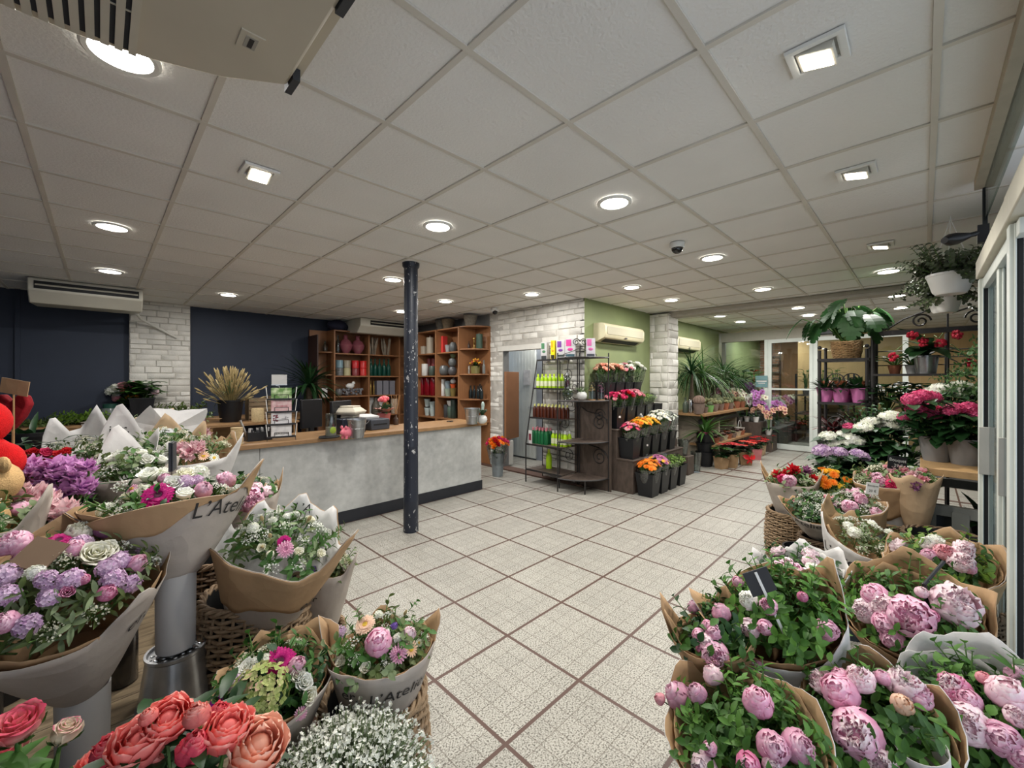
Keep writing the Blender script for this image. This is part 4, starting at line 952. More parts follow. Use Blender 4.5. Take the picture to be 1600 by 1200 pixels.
# ================================================================ FLOWER SHAPES (unit radius, opening along +Z)
pk1 = petalmat('peony_pink', (206,120,160), (238,186,210), (246,214,228))
pk2 = petalmat('peony_pale', (222,166,186), (246,222,230), (250,236,238))
pk3 = petalmat('peony_deep', (190,80,126), (226,140,178), (240,190,212))
coral = petalmat('peony_coral', (226,92,96), (244,140,132), (248,176,164))
coral_d = petalmat('peony_coral_deep', (206,50,84), (236,86,108), (244,130,136))
peach = petalmat('peony_peach', (236,150,124), (250,190,164), (252,210,190))
rosep = petalmat('rose_pink', (226,190,170), (226,96,118), (214,70,104))
rosec = petalmat('rose_cream', (232,226,196), (240,222,200), (206,96,128))
cream_f = petalmat('cream_white', (214,214,170), (240,238,222))
whitep = petalmat('white_petal', (226,230,210), (246,246,240))
mag = petalmat('gerbera_magenta', (150,10,96), (196,22,122))
mag2 = petalmat('gerbera_violet', (120,16,120), (160,30,150))
apricot = petalmat('gerbera_apricot', (240,190,150), (246,214,190))
lilac = petalmat('stock_lilac', (188,146,188), (230,206,228))
purple = petalmat('orchid_purple', (168,100,172), (222,164,216))
blush = petalmat('blush_ruffle', (230,166,184), (244,212,216))
violet = petalmat('statice_violet', (96,64,150), (134,104,184))
orange = petalmat('orange_petal', (236,110,20), (244,148,40))
yellow = petalmat('yellow_petal', (232,164,24), (246,196,60))
redp = petalmat('red_petal', (160,16,26), (204,28,40))
hotpink = petalmat('hot_pink', (196,36,92), (226,66,118))
rosepink = petalmat('rose_soft', (226,130,150), (242,180,190))
purplepink = petalmat('purple_pink', (186,96,156), (216,138,186))
hydpink = petalmat('hydrangea_pink', (204,58,112), (232,104,150), rnd=.15)
hydlil = petalmat('hydrangea_lilac', (150,112,164), (222,196,222), rnd=.12)
hydgrn = petalmat('hydrangea_green', (150,168,92), (186,190,128), (206,170,150))
plume = petalmat('plum_petal', (120,70,110), (168,112,150))
budm = mat('bud_green', (120,134,70), .55, .25, 20)
centre = mat('flower_centre', (96,72,36), .8, .3, 60); centre_y = mat('flower_eye', (206,170,60), .8, .3, 60); centre_d = mat('dark_eye', (70,14,46), .8, .3, 60)
def sepals(mb, mt=1, s=1.0):
    mb.tube([(0,0,-2.2),(0.05,0,-1),(0,0,.08)], [.09,.1,.13], 6, mt)
    for k in range(5):
        a = k*1.2566
        mb.petal(a, [(.1,-.05,.12),(.5*s,.02,.22),(.85*s,.30,.16),(.95*s,.6,.02)], .2, .02, 2, mt)
def peony_bud(m, seed):
    mb = MB(); r = random.Random(seed)
    mb.ball((0,0,.80), (.58,.58,.66), 12, 8)
    for (n, s, h, off, tr) in ((4,.60,1.04,.2,.10),(5,.70,1.02,.8,.22),(5,.82,.98,.3,.50),(5,.92,.92,1.1,.68),(5,1.0,.84,0,.80)):
        for k in range(n):
            hh = h*r.uniform(.86,1.08); w = 1.0*r.uniform(.82,1.12)
            mb.petal(off+k*2*pi/n+r.uniform(-.2,.2), [(.16*s,0,.2*w),(.66*s,.12,.52*w),(.98*s,.50*hh,.66*w),(.97*s,.92*hh,.64*w),((.4+.45*tr)*s,1.32*hh,.48*w),(tr*.95*s+.02,1.50*hh,.30*w)], .42, .11, 5, 0, r)
    sepals(mb); return mb.mesh('peony', [m, leaf_g], True, 0)
def peony_open(m, seed, spread=1.0, heart=None):
    mb = MB(); r = random.Random(seed)
    mb.ball((0,0,.46), (.88,.88,.62), 14, 9)
    for (n, R, z0, z1, w, ru) in ((6,1.08,.10,.62,.66,.10),(7,.95,.18,.88,.56,.12),(8,.78,.25,1.02,.45,.14),(8,.58,.3,1.10,.36,.16),(7,.38,.35,1.10,.28,.16),(5,.2,.4,1.05,.2,.16)):
        for k in range(n):
            a = r.uniform(0,.5)+k*2*pi/n; q = r.uniform(.88,1.1); W = w*r.uniform(.8,1.15)
            mb.petal(a, [(.08,.05,.14),(R*.62*q,z0,.75*W),(R*q*spread,(z0+z1)*.5,W),(R*q*spread*.97,z1*q,.85*W),(R*.80*q*spread,z1*q+.18,.42*W)], .34, ru, 5, 2 if (heart and R < .6) else 0, r)
    sepals(mb); return mb.mesh('peony', [m, leaf_g]+([heart] if heart else []), True, 0)
def peony_cup(m, seed):
    mb = MB(); r = random.Random(seed); mb.ball((0,0,.55), (.5,.5,.55), 12, 8)
    for (n, R, top, w, lean, o) in ((4,.45,1.15,.50,.9,.2),(5,.66,1.18,.60,.95,.7),(5,.86,1.12,.70,1.0,.1),(6,1.0,1.0,.72,1.12,.5)):
        for k in range(n):
            a = o+k*2*pi/n+r.uniform(-.15,.15); q = r.uniform(.9,1.1); W = w*r.uniform(.9,1.1)
            mb.petal(a, [(.1,0,.2*W),(R*.62,.08,.7*W),(R*.98,.40*q,W),(R*1.02,.78*q,1.02*W),(R*lean,top*q,.72*W),(R*lean*.98,top*q+.10,.30*W)], .36, .07, 6, 0, r)
    sepals(mb); return mb.mesh('peony', [m, leaf_g], True, 0)
def rose(m, seed, open_=1.0):
    mb = MB(); r = random.Random(seed)
    for k in range(17):
        s = .16+.84*(k/16)**.9; a = k*2.39996; h = 1.35-.35*s*open_
        mb.petal(a, [(.08,0,.12),(.55*s,.15,.5*s+.1),(.82*s,.6*h,.62*s+.1),(.9*s*open_,h,.6*s+.08),(1.05*s*open_+.02,h+.02,.3*s)], .40, .05, 4, 0, r)
    sepals(mb); return mb.mesh('rose', [m, leaf_g], True, 0)
def ray_flower(m, seed, n=26, eye=None, layers=3, name='gerbera', up=.25):
    mb = MB(); r = random.Random(seed)
    for l in range(layers):
        R = 1-.2*l
        for k in range(n-3*l):
            a = (k+.5*l)*2*pi/(n-3*l)+r.uniform(-.05,.05); q = r.uniform(.92,1.05)*R; z = .06*l
            mb.petal(a, [(.2,z,.05),(.55*q,z+.08+up*.1,.11),(.9*q,z+.06+up*.25,.10),(q,z+up*.25,.03)], .1, .03, 2, 0, r)
    mb.lathe([(.30,.02),(.30,.12),(.2,.18),(0,.15)], 14, mat=1)
    mb.tube([(0,0,-2.2),(0,0,-.1),(0,0,.05)], [.06,.07,.2], 6, 2)
    return mb.mesh(name, [m, eye or centre, stem_g])
def ruffle(m, seed, name='stock_flower'):
    mb = MB(); r = random.Random(seed)
    for k in range(16):
        a = r.uniform(0,6.28); R = r.uniform(.35,1.0); z = .75*(1-R*R)*1.2
        mb.petal(a, [(.05,0,.15),(R*.6,z*.7,.4),(R*.95,z+.05,.5),(R*1.0,z+.3,.36)], .2, .35, 5, 0, r)
    return mb.mesh(name, [m], True, 0)
def floret_head(m, seed, n=115, flat=.75, fs=.185, name='hydrangea_head', eye=None, rad=1.0, petals=4):
    mb = MB(); r = random.Random(seed)
    for k in range(n):
        t = (k+.5)/n; b = math.acos(1-t*1.05); a = k*2.39996
        d = V((sin(b)*cos(a), sin(b)*sin(a), cos(b))); p = V((d.x, d.y, d.z*flat))*r.uniform(.86,1.06)*rad
        x = d.cross(V((.2,.3,.9))).normalized(); y = x.cross(d); o = r.uniform(0,6.28)
        vo = r.uniform(-.45,.35); d = (d+V((r.gauss(0,.22), r.gauss(0,.22), r.gauss(0,.22)))).normalized(); x = d.cross(V((.2,.3,.9))).normalized(); y = x.cross(d)
        for j in range(petals):
            g = o+j*2*pi/petals; e = x*cos(g)+y*sin(g); f = -x*sin(g)+y*cos(g); q = fs*r.uniform(.85,1.15)
            up = d*(.22*q)
            mb.add([p, p+e*q*.55+f*q*.48+up*.6, p+e*q+up*r.uniform(.2,1.4), p+e*q*.55-f*q*.48+up*.6], [(0,1,2,3)], 0, [(.5,.25+vo),(0,.6+vo),(.5,.8+vo),(1,.6+vo)])
        if eye: mb.ball(p+d*.03, .035, 5, 3, 2)
    mb.tube([(0,0,-2.0),(0,0,-.3),(0,0,.3)], .06, 6, 1)
    return mb.mesh(name, [m, stem_g]+([eye] if eye else []))
def spray(m, seed, n=60, name='filler_spray', dot=.075, L=1.0, stem=None, wid=.6):
    """fine branching stems carrying many small blooms; spreads within a cone of height 1"""
    mb = MB(); r = random.Random(seed)
    for k in range(n):
        a = r.uniform(0,6.28); q = sqrt(r.random()); p = V((wid*q*cos(a), wid*q*sin(a), L*(1-.28*q*q)*r.uniform(.78,1.02)))
        if k % 2 == 0: mb.tube([(0,0,0), p*.55, p], [.012,.008,.005], 3, 1, cap=False)
        e = V((r.gauss(0,1), r.gauss(0,1), r.gauss(0.6,1))).normalized(); x = e.cross(V((0,0,1.01))).normalized(); y = x.cross(e); s = dot*r.uniform(.6,1.2)
        for j in range(5):
            g = j*1.2566; f = x*cos(g)+y*sin(g); h = -x*sin(g)+y*cos(g)
            mb.add([p, p+f*s*.6+h*s*.4+e*s*.3, p+f*s+e*s*.45, p+f*s*.6-h*s*.4+e*s*.3], [(0,1,2,3)], 0, [(.5,.2),(0,.7),(.5,1),(1,.7)])
    return mb.mesh(name, [m, stem or stem_g])
def bunnytail(seed=0):
    mb = MB(); mb.tube([(0,0,-2),(0,0,0),(0.02,0,.3),(.03,0,.8),(.04,0,1.3),(.04,0,1.6)], [.04,.08,.3,.36,.24,.03], 9); return mb.mesh('bunny_tail', [wheat])
def spike(m, seed, n=26):
    mb = MB(); r = random.Random(seed)
    mb.tube([(0,0,-1.5),(0,0,1.9)], .06, 5, 1)
    for k in range(n):
        a = k*2.4; z = .0+1.9*k/n; R = .45*(1-.6*k/n)
        for j in range(2): mb.petal(a+j*.5-.25, [(.05,z,.1),(R*.7,z+.1,.22),(R,z+.2,.12)], .1, .1, 2, 0, r)
    return mb.mesh('flower_spike', [m, stem_g])
FM = {}
def fl(kind):
    if kind in FM: return FM[kind]
    b, _, c = kind.partition(':'); k, _, s = c.partition('/'); s = int(s or 1)
    mm = {'pink':pk1,'pale':pk2,'deep':pk3,'coral':coral,'coraldeep':coral_d,'peach':peach,'rosepink':rosep,'rosecream':rosec,'cream':cream_f,'white':whitep,'magenta':mag,'violetmag':mag2,'apricot':apricot,'lilac':lilac,'purple':purple,
          'blush':blush,'violet':violet,'orange':orange,'yellow':yellow,'red':redp,'hot':hotpink,'soft':rosepink,'purplepink':purplepink,'hydpink':hydpink,'hydlil':hydlil,'hydgreen':hydgrn,'plum':plume}[k] if k else None
    f = {'bud': lambda: peony_bud(mm, s), 'open': lambda: peony_open(mm, s), 'cup': lambda: peony_cup(mm, s), 'pompeony': lambda: peony_open(mm, s, .8, pk2), 'rose': lambda: rose(mm, s), 'rosebud': lambda: rose(mm, s, .72),
         'gerbera': lambda: ray_flower(mm, s, 26, centre_d if k.startswith(('mag','vio')) else centre_y), 'daisy': lambda: ray_flower(mm, s, 15, centre_y, 1, 'daisy'), 'pom': lambda: ray_flower(mm, s, 18, mm if k != 'white' else cream_f, 4, 'chrysanthemum', .9),
         'ruffle': lambda: ruffle(mm, s), 'hyd': lambda: floret_head(mm, s), 'lace': lambda: floret_head(mm, s, 85, .42, .25, 'hydrangea_head'), 'stock': lambda: floret_head(mm, s, 48, 1.0, .29, 'stock_flower', None, .82), 'spray': lambda: spray(mm, s),
         'tail': lambda: bunnytail(s), 'spike': lambda: spike(mm, s)}[b]
    FM[kind] = f(); return FM[kind]
FNAME = {'cup':'peony','bud':'peony','open':'peony','pompeony':'peony','rose':'rose','rosebud':'rosebud','gerbera':'gerbera','daisy':'daisy','pom':'chrysanthemum','ruffle':'ruffled_flower','hyd':'hydrangea_head','lace':'hydrangea_head','stock':'stock_flower','spray':'filler_spray','tail':'bunny_tail','spike':'flower_spike'}

# ================================================================ WRAPPED BOUQUETS
def foliage_dome(Lz, R, n, seed, mats=(0,), leafL=.06, leafW=.026, spreadR=1.0, z0=None):
    """sprigs rising out of the wrap and fanning over the opening"""
    mb = MB(); r = random.Random(seed)
    for k in range(n):
        a = r.uniform(0,6.28); q = sqrt(r.random())*spreadR
        top = V((R*q*cos(a), R*q*sin(a), Lz+R*.22*(1-q*q)+r.uniform(-.05,.03)))
        d = V((cos(a)*q*.8+r.uniform(-.3,.3), sin(a)*q*.8+r.uniform(-.3,.3), .8))
        mt = r.choice(mats)
        sprigs(mb, top-d.normalized()*.09, d, .10+r.uniform(0,.06), 9 if leafL < .05 else 7, leafW, leafL, r, 0, 1+mt, .8)
    return mb
LEAFSETS = {'r': [stem_g, leaf_g, leaf_r], 'g': [stem_g, leaf_g, leaf_d], 'm': [stem_g, leaf_g, leaf_o, leaf_s], 'l': [stem_g, leaf_l, leaf_g], 's': [stem_g, leaf_s, leaf_o]}
def wrap_surface(L, r0, R, peaks, dip, a_dip, seed, h0=0.0, h1=1.0, dr=0.0, na=56, nz=10, p=.85, crinkle=.018, rag=.0):
    mb = MB(); ns = random.Random(seed).random()*50
    rows = []; uv = []
    for j in range(nz+1):
        t = j/nz
        for i in range(na):
            a = 2*pi*i/na
            top = h1*(1 - (dip-.13)*cos(a-a_dip))
            for (pa, ph, pw) in peaks:
                dd = abs((a-pa+pi) % (2*pi)-pi)/(pw*1.35)
                if dd < 1: top += (.85 if cos(pa-a_dip) > -.25 else .62)*ph*(1-dd)
            hz = h0(a-a_dip) if callable(h0) else h0
            low = hz + (rag*noise.noise(V((cos(a)*2, sin(a)*2, ns))) if hz else 0)
            h = low+(top-low)*t
            hh = max(0.0, h)
            rad = r0+(R-r0)*hh**p if hh <= 1 else R+(R-r0)*(hh-1)*.8
            rad += dr
            n1 = noise.noise(V((cos(a)*1.6, sin(a)*1.6, hh*1.5+ns))); n2 = noise.noise(V((cos(a)*5+ns, sin(a)*5, hh*3)))
            rad *= 1+crinkle*4*n1*hh+crinkle*1.6*n2*hh
            rad += .006*abs(((a*3.2+n1*2) % 1.0)-.5)*hh
            rows.append((rad*cos(a), rad*sin(a), L*h)); uv.append((i/na, t))
    fs = []
    for j in range(nz):
        for i in range(na):
            k = (i+1) % na
            fs.append((j*na+i, j*na+k, (j+1)*na+k, (j+1)*na+i))
    mb.add(rows, fs, 0, uv)
    return mb
def bouquet(label, base, top, R, r0=.045, flowers=(), auto=(), seed=1, peaks=None, dip=.12, outer=paper_grey, inner=kraft, cuff=0, leaves='g', nleaf=40, leafL=.06, leafW=.026, text=None, dome=.30, group=None, fillR=.86, text_in=None, cuff_m=None, name='bouquet', liner=True, tilt_a=None):
    """flowers: (kind, px, py, radius px) seen in the photo, dropped onto the bouquet's dome; auto: (kind, count, radius m)"""
    base = V(base); top = V(top); ax = top-base; L = ax.length
    q = zquat(ax); t = thing(name, label, 'bouquet', base, q, group)
    Mi = q.inverted(); r = random.Random(seed)
    toeye = Mi @ (EYE-top); a_eye = math.atan2(toeye.y, toeye.x)
    if peaks is None: peaks = [(r.uniform(0,.8)+k*2*pi/5, r.uniform(.10,.26), r.uniform(.35,.6)) for k in range(5)]
    else: peaks = [(a_eye+radians(a), h, w) for a, h, w in peaks]
    w = wrap_surface(L, r0, R, peaks, dip, a_eye, seed)
    o = w.obj('paper_wrap', [outer, inner], t, sharp=0)
    so = o.modifiers.new('thick', 'SOLIDIFY'); so.thickness = .0025; so.offset = -1; so.material_offset = 1; so.material_offset_rim = 0
    if liner:
        pk = [(a+.35, h*r.uniform(.5,.9), ww) for a, h, ww in peaks]
        o = wrap_surface(L, r0*.8, R*.97, pk, dip*.8, a_eye, seed+5, .35, .97, -.008).obj('kraft_liner', inner, t, sharp=0)
        so = o.modifiers.new('thick', 'SOLIDIFY'); so.thickness = .002; so.offset = 0
    if cuff:
        if isinstance(cuff, tuple):
            cd, cc, cw = cuff
            h0_ = lambda da: 1.06-(dip-.13)*cos(da)-(cd+.06)*min(1, max(0, 1.6*(1-abs((da-radians(cc)+pi) % (2*pi)-pi)/radians(cw))))
        else: h0_ = 1-cuff
        o = wrap_surface(L, r0, R, peaks, dip, a_eye, seed, h0_, 1.0, .0035, rag=.12).obj('folded_cuff', cuff_m or inner, t, sharp=0)
        so = o.modifiers.new('thick', 'SOLIDIFY'); so.thickness = .002; so.offset = 1
    dc = V((0,0,L-R*(1.05-dome)*.50)); dr = R*.98
    def drop(kind, loc, nrm, rad):
        b = kind.partition(':')[0]
        rot = V((0,0,1)).rotation_difference(nrm) @ Quaternion((0,0,1), r.uniform(0,6.28))
        off = {'cup':.6,'bud':.7,'open':.55,'pompeony':.6,'rose':.7,'rosebud':.8,'hyd':.2,'lace':.1,'spray':.6,'tail':.3,'spike':.3}.get(b, .15)
        inst(FNAME[b], fl(kind), t, loc-nrm*(rad*off), rot, rad)
    placed = []
    eye_l = Mi @ (EYE-base)
    for (kind, px, py, rp) in flowers:
        d = (Mi @ ray(px, py)); dn = d.normalized()
        oc = eye_l-dc; bq = oc.dot(dn); cq = oc.dot(oc)-dr*dr; disc = bq*bq-cq
        s = -bq-sqrt(disc) if disc > 0 else -bq
        p = eye_l+dn*s; rad = rp/F*(s/d.length)
        nrm = (p-dc).normalized(); nrm = (nrm*.75 - dn*.45).normalized()
        placed.append((p, rad)); drop(kind, p, nrm, rad)
    for (kind, cnt, rad) in auto:
        for k in range(cnt):
            for _ in range(25):
                a = r.uniform(0,6.28); qd = sqrt(r.random())*fillR
                z = sqrt(max(0.05, 1-qd*qd))
                p = dc+V((dr*qd*cos(a), dr*qd*sin(a), dr*z*.92))
                if all((p-pp).length > (rad+rr)*.75 for pp, rr in placed): break
            placed.append((p, rad*.8)); drop(kind, p, (p-dc+V((0,0,.1))).normalized(), rad*r.uniform(.85,1.12))
    zc = dc.z+dr*.50
    f = foliage_dome(zc, R*.86, nleaf, seed+2, tuple(range(len(LEAFSETS[leaves])-1)), leafL, leafW)
    f.obj('foliage', LEAFSETS[leaves], t)
    for tx, inside in ((text, False), (text_in, True)):
        if not tx: continue
        s, size, ang, hh = tx[:4]; m = ink
        vs, fs, wd = text_mesh(s, size, .12); out = []
        if inside: vs = [(-x, y, z) for x, y, z in vs]
        rr0 = r0+(R-r0)*hh**.85
        pts = w.v; na = 56
        for (x, y, z) in vs:
            a = a_eye+radians(ang)+x/rr0; h = hh+y/L
            # follow the crinkled wrap: sample the same surface
            i = int(round(a/(2*pi)*na)) % na
            best = min(range(11), key=lambda j: abs(pts[j*na+i][2]-L*h)); j2 = min(10, best+1); j1 = j2-1
            i2 = int(math.floor(a/(2*pi)*na)) % na; i3 = (i2+1) % na; fr = a/(2*pi)*na-math.floor(a/(2*pi)*na)
            def radat(ii):
                for jj in range(10):
                    z0_, z1_ = pts[jj*na+ii][2], pts[(jj+1)*na+ii][2]
                    if z0_ <= L*h <= z1_ or jj == 9:
                        f_ = (L*h-z0_)/max(1e-6, z1_-z0_); ra = math.hypot(*pts[jj*na+ii][:2]); rb = math.hypot(*pts[(jj+1)*na+ii][:2]); return ra+(rb-ra)*f_
            rd = radat(i2)*(1-fr)+radat(i3)*fr+(-.016 if inside else .008 if cuff else .0035)
            out.append((rd*cos(a), rd*sin(a), L*h))
        mb = MB(); mb.add(out, fs); mb.obj('lettering', m, t, smooth=False)
    return t
# ---------------------------------------------------------------- wicker baskets and other holders
def basket_mesh(rb, rt, h, rows, seg, wire, bulge=.08):
    mb = MB(); n = 30
    for k in range(rows):
        z = h*(k+.5)/rows; t = z/h; rr = rb+(rt-rb)*t+bulge*rb*sin(pi*t)
        pts = []
        for i in range(seg+1):
            a = 2*pi*i/seg; pts.append(((rr+wire*.9*sin(n/2*a+pi*(k % 2)))*cos(a), (rr+wire*.9*sin(n/2*a+pi*(k % 2)))*sin(a), z+.004*sin(a*3+k*1.7)))
        mb.tube(pts, h/rows*.46, 5, 0, cap=False)
    for i in range(n):
        a = 2*pi*(i+.5)/n
        mb.tube([((rb+(rt-rb)*t+bulge*rb*sin(pi*t))*cos(a), (rb+(rt-rb)*t+bulge*rb*sin(pi*t))*sin(a), h*t) for t in (0,.33,.66,1)], wire*.8, 5, 0)
    return mb
BK = {}
def basket(label, loc, rt, h, rb=None, dark=False, seg=120):
    rb = rb or rt*1.02; key = (round(rt,3), round(h,3), round(rb,3))
    t = thing('wicker_basket', label, 'basket', loc, rng.uniform(0,6))
    m = wicker_dark if dark else wicker
    if key not in BK:
        rim = MB()
        for k in range(3):
            rim.tube([((rt+.010*cos(k*2.1+a*9))*cos(a), (rt+.010*cos(k*2.1+a*9))*sin(a), h+.004+.010*sin(k*2.1+a*9)) for a in [2*pi*i/90 for i in range(91)]], .008, 6, 0, cap=False)
        lin_ = MB().lathe([(0,.02),(rb*.9,.02),(rt*.95,h*.98),(rt*.97,h+.006),(rt*.93,h+.006),(rt*.90,h*.95),(rb*.82,.05),(0,.05)], 32)
        BK[key] = (basket_mesh(rb, rt, h, max(10, int(h/.0165)), seg, .007).mesh('weave', m), rim.mesh('rim', m), lin_.mesh('liner', rubber))
    a, b, c = BK[key]
    inst('weave', a, t); inst('rim', b, t); inst('liner', c, t)
    return t
def ribbed_vase(label, loc, r, h):
    mb = MB(); n = 96; prof = [(0,0),(r*.9,0),(r*.95,.004),(r,h),(r*.93,h),(r*.88,.012),(0,.012)]
    mb.lathe(prof, n)
    mb.v = [((x*(1+(.012 if (i % n) % 2 else 0)*(1 if .002 < z < h*.999 else 0))), y*(1+(.012 if (i % n) % 2 else 0)*(1 if .002 < z < h*.999 else 0)), z) for i, (x, y, z) in enumerate(mb.v)]
    return tag(mb.obj('ribbed_vase', mat('pale_grey_vase', (176,174,172), .5, .04), loc=loc), label, 'vase')
def round_bucket(label, loc, r, h, m=black_plastic, name='bucket'):
    return tag(MB().lathe([(0,0),(r*.82,0),(r,h),(r*1.05,h),(r*1.05,h+.018),(r*.94,h+.018),(r*.78,.02),(0,.02)], 28).obj(name, m, loc=loc), label, 'bucket')
# ================================================================ LEFT FOREGROUND
PZ = .30
t = thing('display_platform', 'low worn plank platform under the bouquets at the lower left', 'platform', (0,0,0))
def planks_material():
    m, tt, b, N, L = nt('worn_planks')
    tc = N.new('ShaderNodeTexCoord'); mp = N.new('ShaderNodeMapping'); mp.inputs['Scale'].default_value = (1.2, 9, 1); mp.inputs['Rotation'].default_value = (0,0,radians(12)); L.new(tc.outputs['Object'], mp.inputs[0])
    n = N.new('ShaderNodeTexNoise'); n.inputs['Scale'].default_value = 4; n.inputs['Detail'].default_value = 8; n.inputs['Roughness'].default_value = .65; L.new(mp.outputs[0], n.inputs[0])
    c = N.new('ShaderNodeValToRGB'); L.new(n.outputs['Fac'], c.inputs[0]); e = c.color_ramp.elements
    e[0].position = .3; e[0].color = (*lin((92,78,60)),1); e[1].position = .72; e[1].color = (*lin((164,146,118)),1)
    L.new(c.outputs[0], b.inputs['Base Color']); b.inputs['Roughness'].default_value = .55
    bp = N.new('ShaderNodeBump'); bp.inputs['Strength'].default_value = .25; bp.inputs['Distance'].default_value = .004; L.new(n.outputs['Fac'], bp.inputs['Height']); L.new(bp.outputs[0], b.inputs['Normal'])
    return m
pm = planks_material()
mb = MB()
y = .9
while y < 3.3:
    mb.box(-1.0, .47 if y < 1.68 else .66, y, y+.146, PZ-.03, PZ); y += .149
mb.obj('boards', pm, t, bevel=.002, smooth=False)
MB().box(-.98, .44, .93, 3.25, PZ-.10, PZ-.031).obj('frame', mat('platform_frame', (84,68,52), .7, .2), t)
for (x, y_) in ((-.95,.95),(.38,.95),(-.95,3.15),(.38,3.15)): MB().box(x, x+.05, y_, y_+.05, 0, PZ-.1).obj('leg', MATS['platform_frame'], t)
t = thing('display_table', 'low dark display table behind the left bouquets', 'table', (0,0,0))
MB().box(-.95, .52, 3.36, 4.26, .50, .53).obj('top', oak_top, t)
for (x, y_) in ((-.93,3.38),(.46,3.38),(-.93,4.2),(.46,4.2)): MB().box(x, x+.05, y_, y_+.05, 0, .5).obj('leg', oak, t)

PK5 = [(20,.10,.5),(95,.30,.5),(165,.22,.5),(-150,.26,.45),(-75,.30,.5)]
# bouquet 1: grey paper, bottom left
p0 = P(130, 1075, 1.38); v0 = V((p0.x, p0.y, PZ))
ribbed_vase('pale grey ribbed vase on the planks, carrying the largest lower left bouquet', v0, .068, p0.z-PZ)
bouquet('large grey paper bouquet with lilac stocks and magenta gerbera, lower left', P(128, 1082, 1.38), P(98, 925, 1.27), .245, .05,
    [('gerbera:magenta',92,843,17),('bud:pink',117,856,14),('rose:cream/2',150,866,21),('rose:cream/3',165,858,16),('open:cream',122,832,17),('stock:lilac',168,888,17),('stock:lilac/2',178,905,18),('stock:lilac/3',112,905,18),('stock:lilac',8,900,20),('stock:lilac/2',72,905,16),
     ('bud:pink/2',215,880,14),('bud:deep',168,926,13),('bud:deep/2',130,905,9),('bud:pink/3',8,972,17),('open:pink',20,850,20),('bud:plum',168,826,17),('stock:white',55,895,14),('spray:cream',92,870,22),('rose:deep',105,925,10),('stock:lilac/3',10,930,18)],
    [('spray:white',5,.05),('spray:cream',8,.05),('stock:lilac',7,.034),('stock:lilac/2',5,.03),('bud:pink',3,.026)], seed=11, peaks=[(35,.34,.30),(-20,.02,.6),(110,.2,.5),(165,.3,.4),(-130,.2,.5),(-75,.25,.5)], dip=.26, leaves='s', nleaf=90, leafL=.06, leafW=.014, text=('er, L’A', .07, 62, .72))
# bouquet 2
z0 = P(275, 1092, 1.55); zb = V((z0.x, z0.y, PZ))
t = thing('zinc_bucket', 'upturned zinc bucket on the planks carrying a pale ribbed vase', 'bucket', zb)
MB().lathe([(.112,0),(.118,.004),(.118,.03),(.112,.034),(.112,.06),(.116,.064),(.116,.07),(.110,.075),(.088,.235),(.092,.24),(.092,.25),(.084,.25),(.082,.238),(0,.236)], 40).obj('pail', zinc, t)
mb = MB()
for k in range(40): mb.ball((.02*sqrt(k)*cos(k*2.4)*.62, .02*sqrt(k)*sin(k*2.4)*.62, .238), (.008,.008,.004), 6, 4)
mb.obj('base_rings', zinc, t)
ribbed_vase('pale grey ribbed vase standing on the upturned zinc bucket', zb+V((0,0,.252)), .062, .285)
bouquet('large bouquet with brown cuff and magenta gerbera in the vase on zinc bucket', zb+V((0,0,.50)), P(268, 800, 1.6), .245, .05,
    [('gerbera:magenta',247,773,21),('rose:white/1',232,742,15),('rose:white/2',270,756,14),('pom:white',250,738,13),('bud:pink',257,748,9),('stock:lilac',290,752,13),('stock:white',310,738,15),('bud:pink/2',318,765,13),('bud:pink/3',355,750,13),('daisy:pink',205,763,9),('spray:white',190,760,20),('rose:cream',290,740,12),('stock:lilac/2',308,750,10),('spray:cream',220,765,16),('open:pink/3',352,748,11)],
    [('spray:white',12,.05),('stock:white/2',3,.03),('rose:white/2',4,.03),('rose:cream',3,.028)], seed=23, peaks=[(-95,.36,.45),(-40,.0,.4),(62,.62,.16),(105,.2,.4),(180,.42,.4),(150,.2,.4)], dip=.06, cuff=(.36,-60,110), leaves='g', nleaf=60, leafL=.05, leafW=.018, text=('L’Atelier', .075, 50, .80))
# paper collars of white sheet standing up behind the flowers of the basket bouquet
sk = thing('price_sign', 'dark folded sign on a thin stake in the bouquet above the zinc bucket', 'sign', P(268, 735, 1.58))
MB().box(-.004,.004,-.03,.03,0,.11).box(.006,.010,-.03,.03,0,.108).obj('card', dark_grey, sk, rot=(0,0,radians(-16))); MB().tube([(0,0,-.14),(0,0,.03)], .003, 6).obj('stake', steel, sk)
tag(inst('glass_vase', vessel('cyl', mat('smoked_vase', (48,46,44), .15, .2, coat=.5), .055, .22), None, V((.06,2.36,PZ))), 'dark smoked glass vase on planks between the two ribbed vases', 'vase')
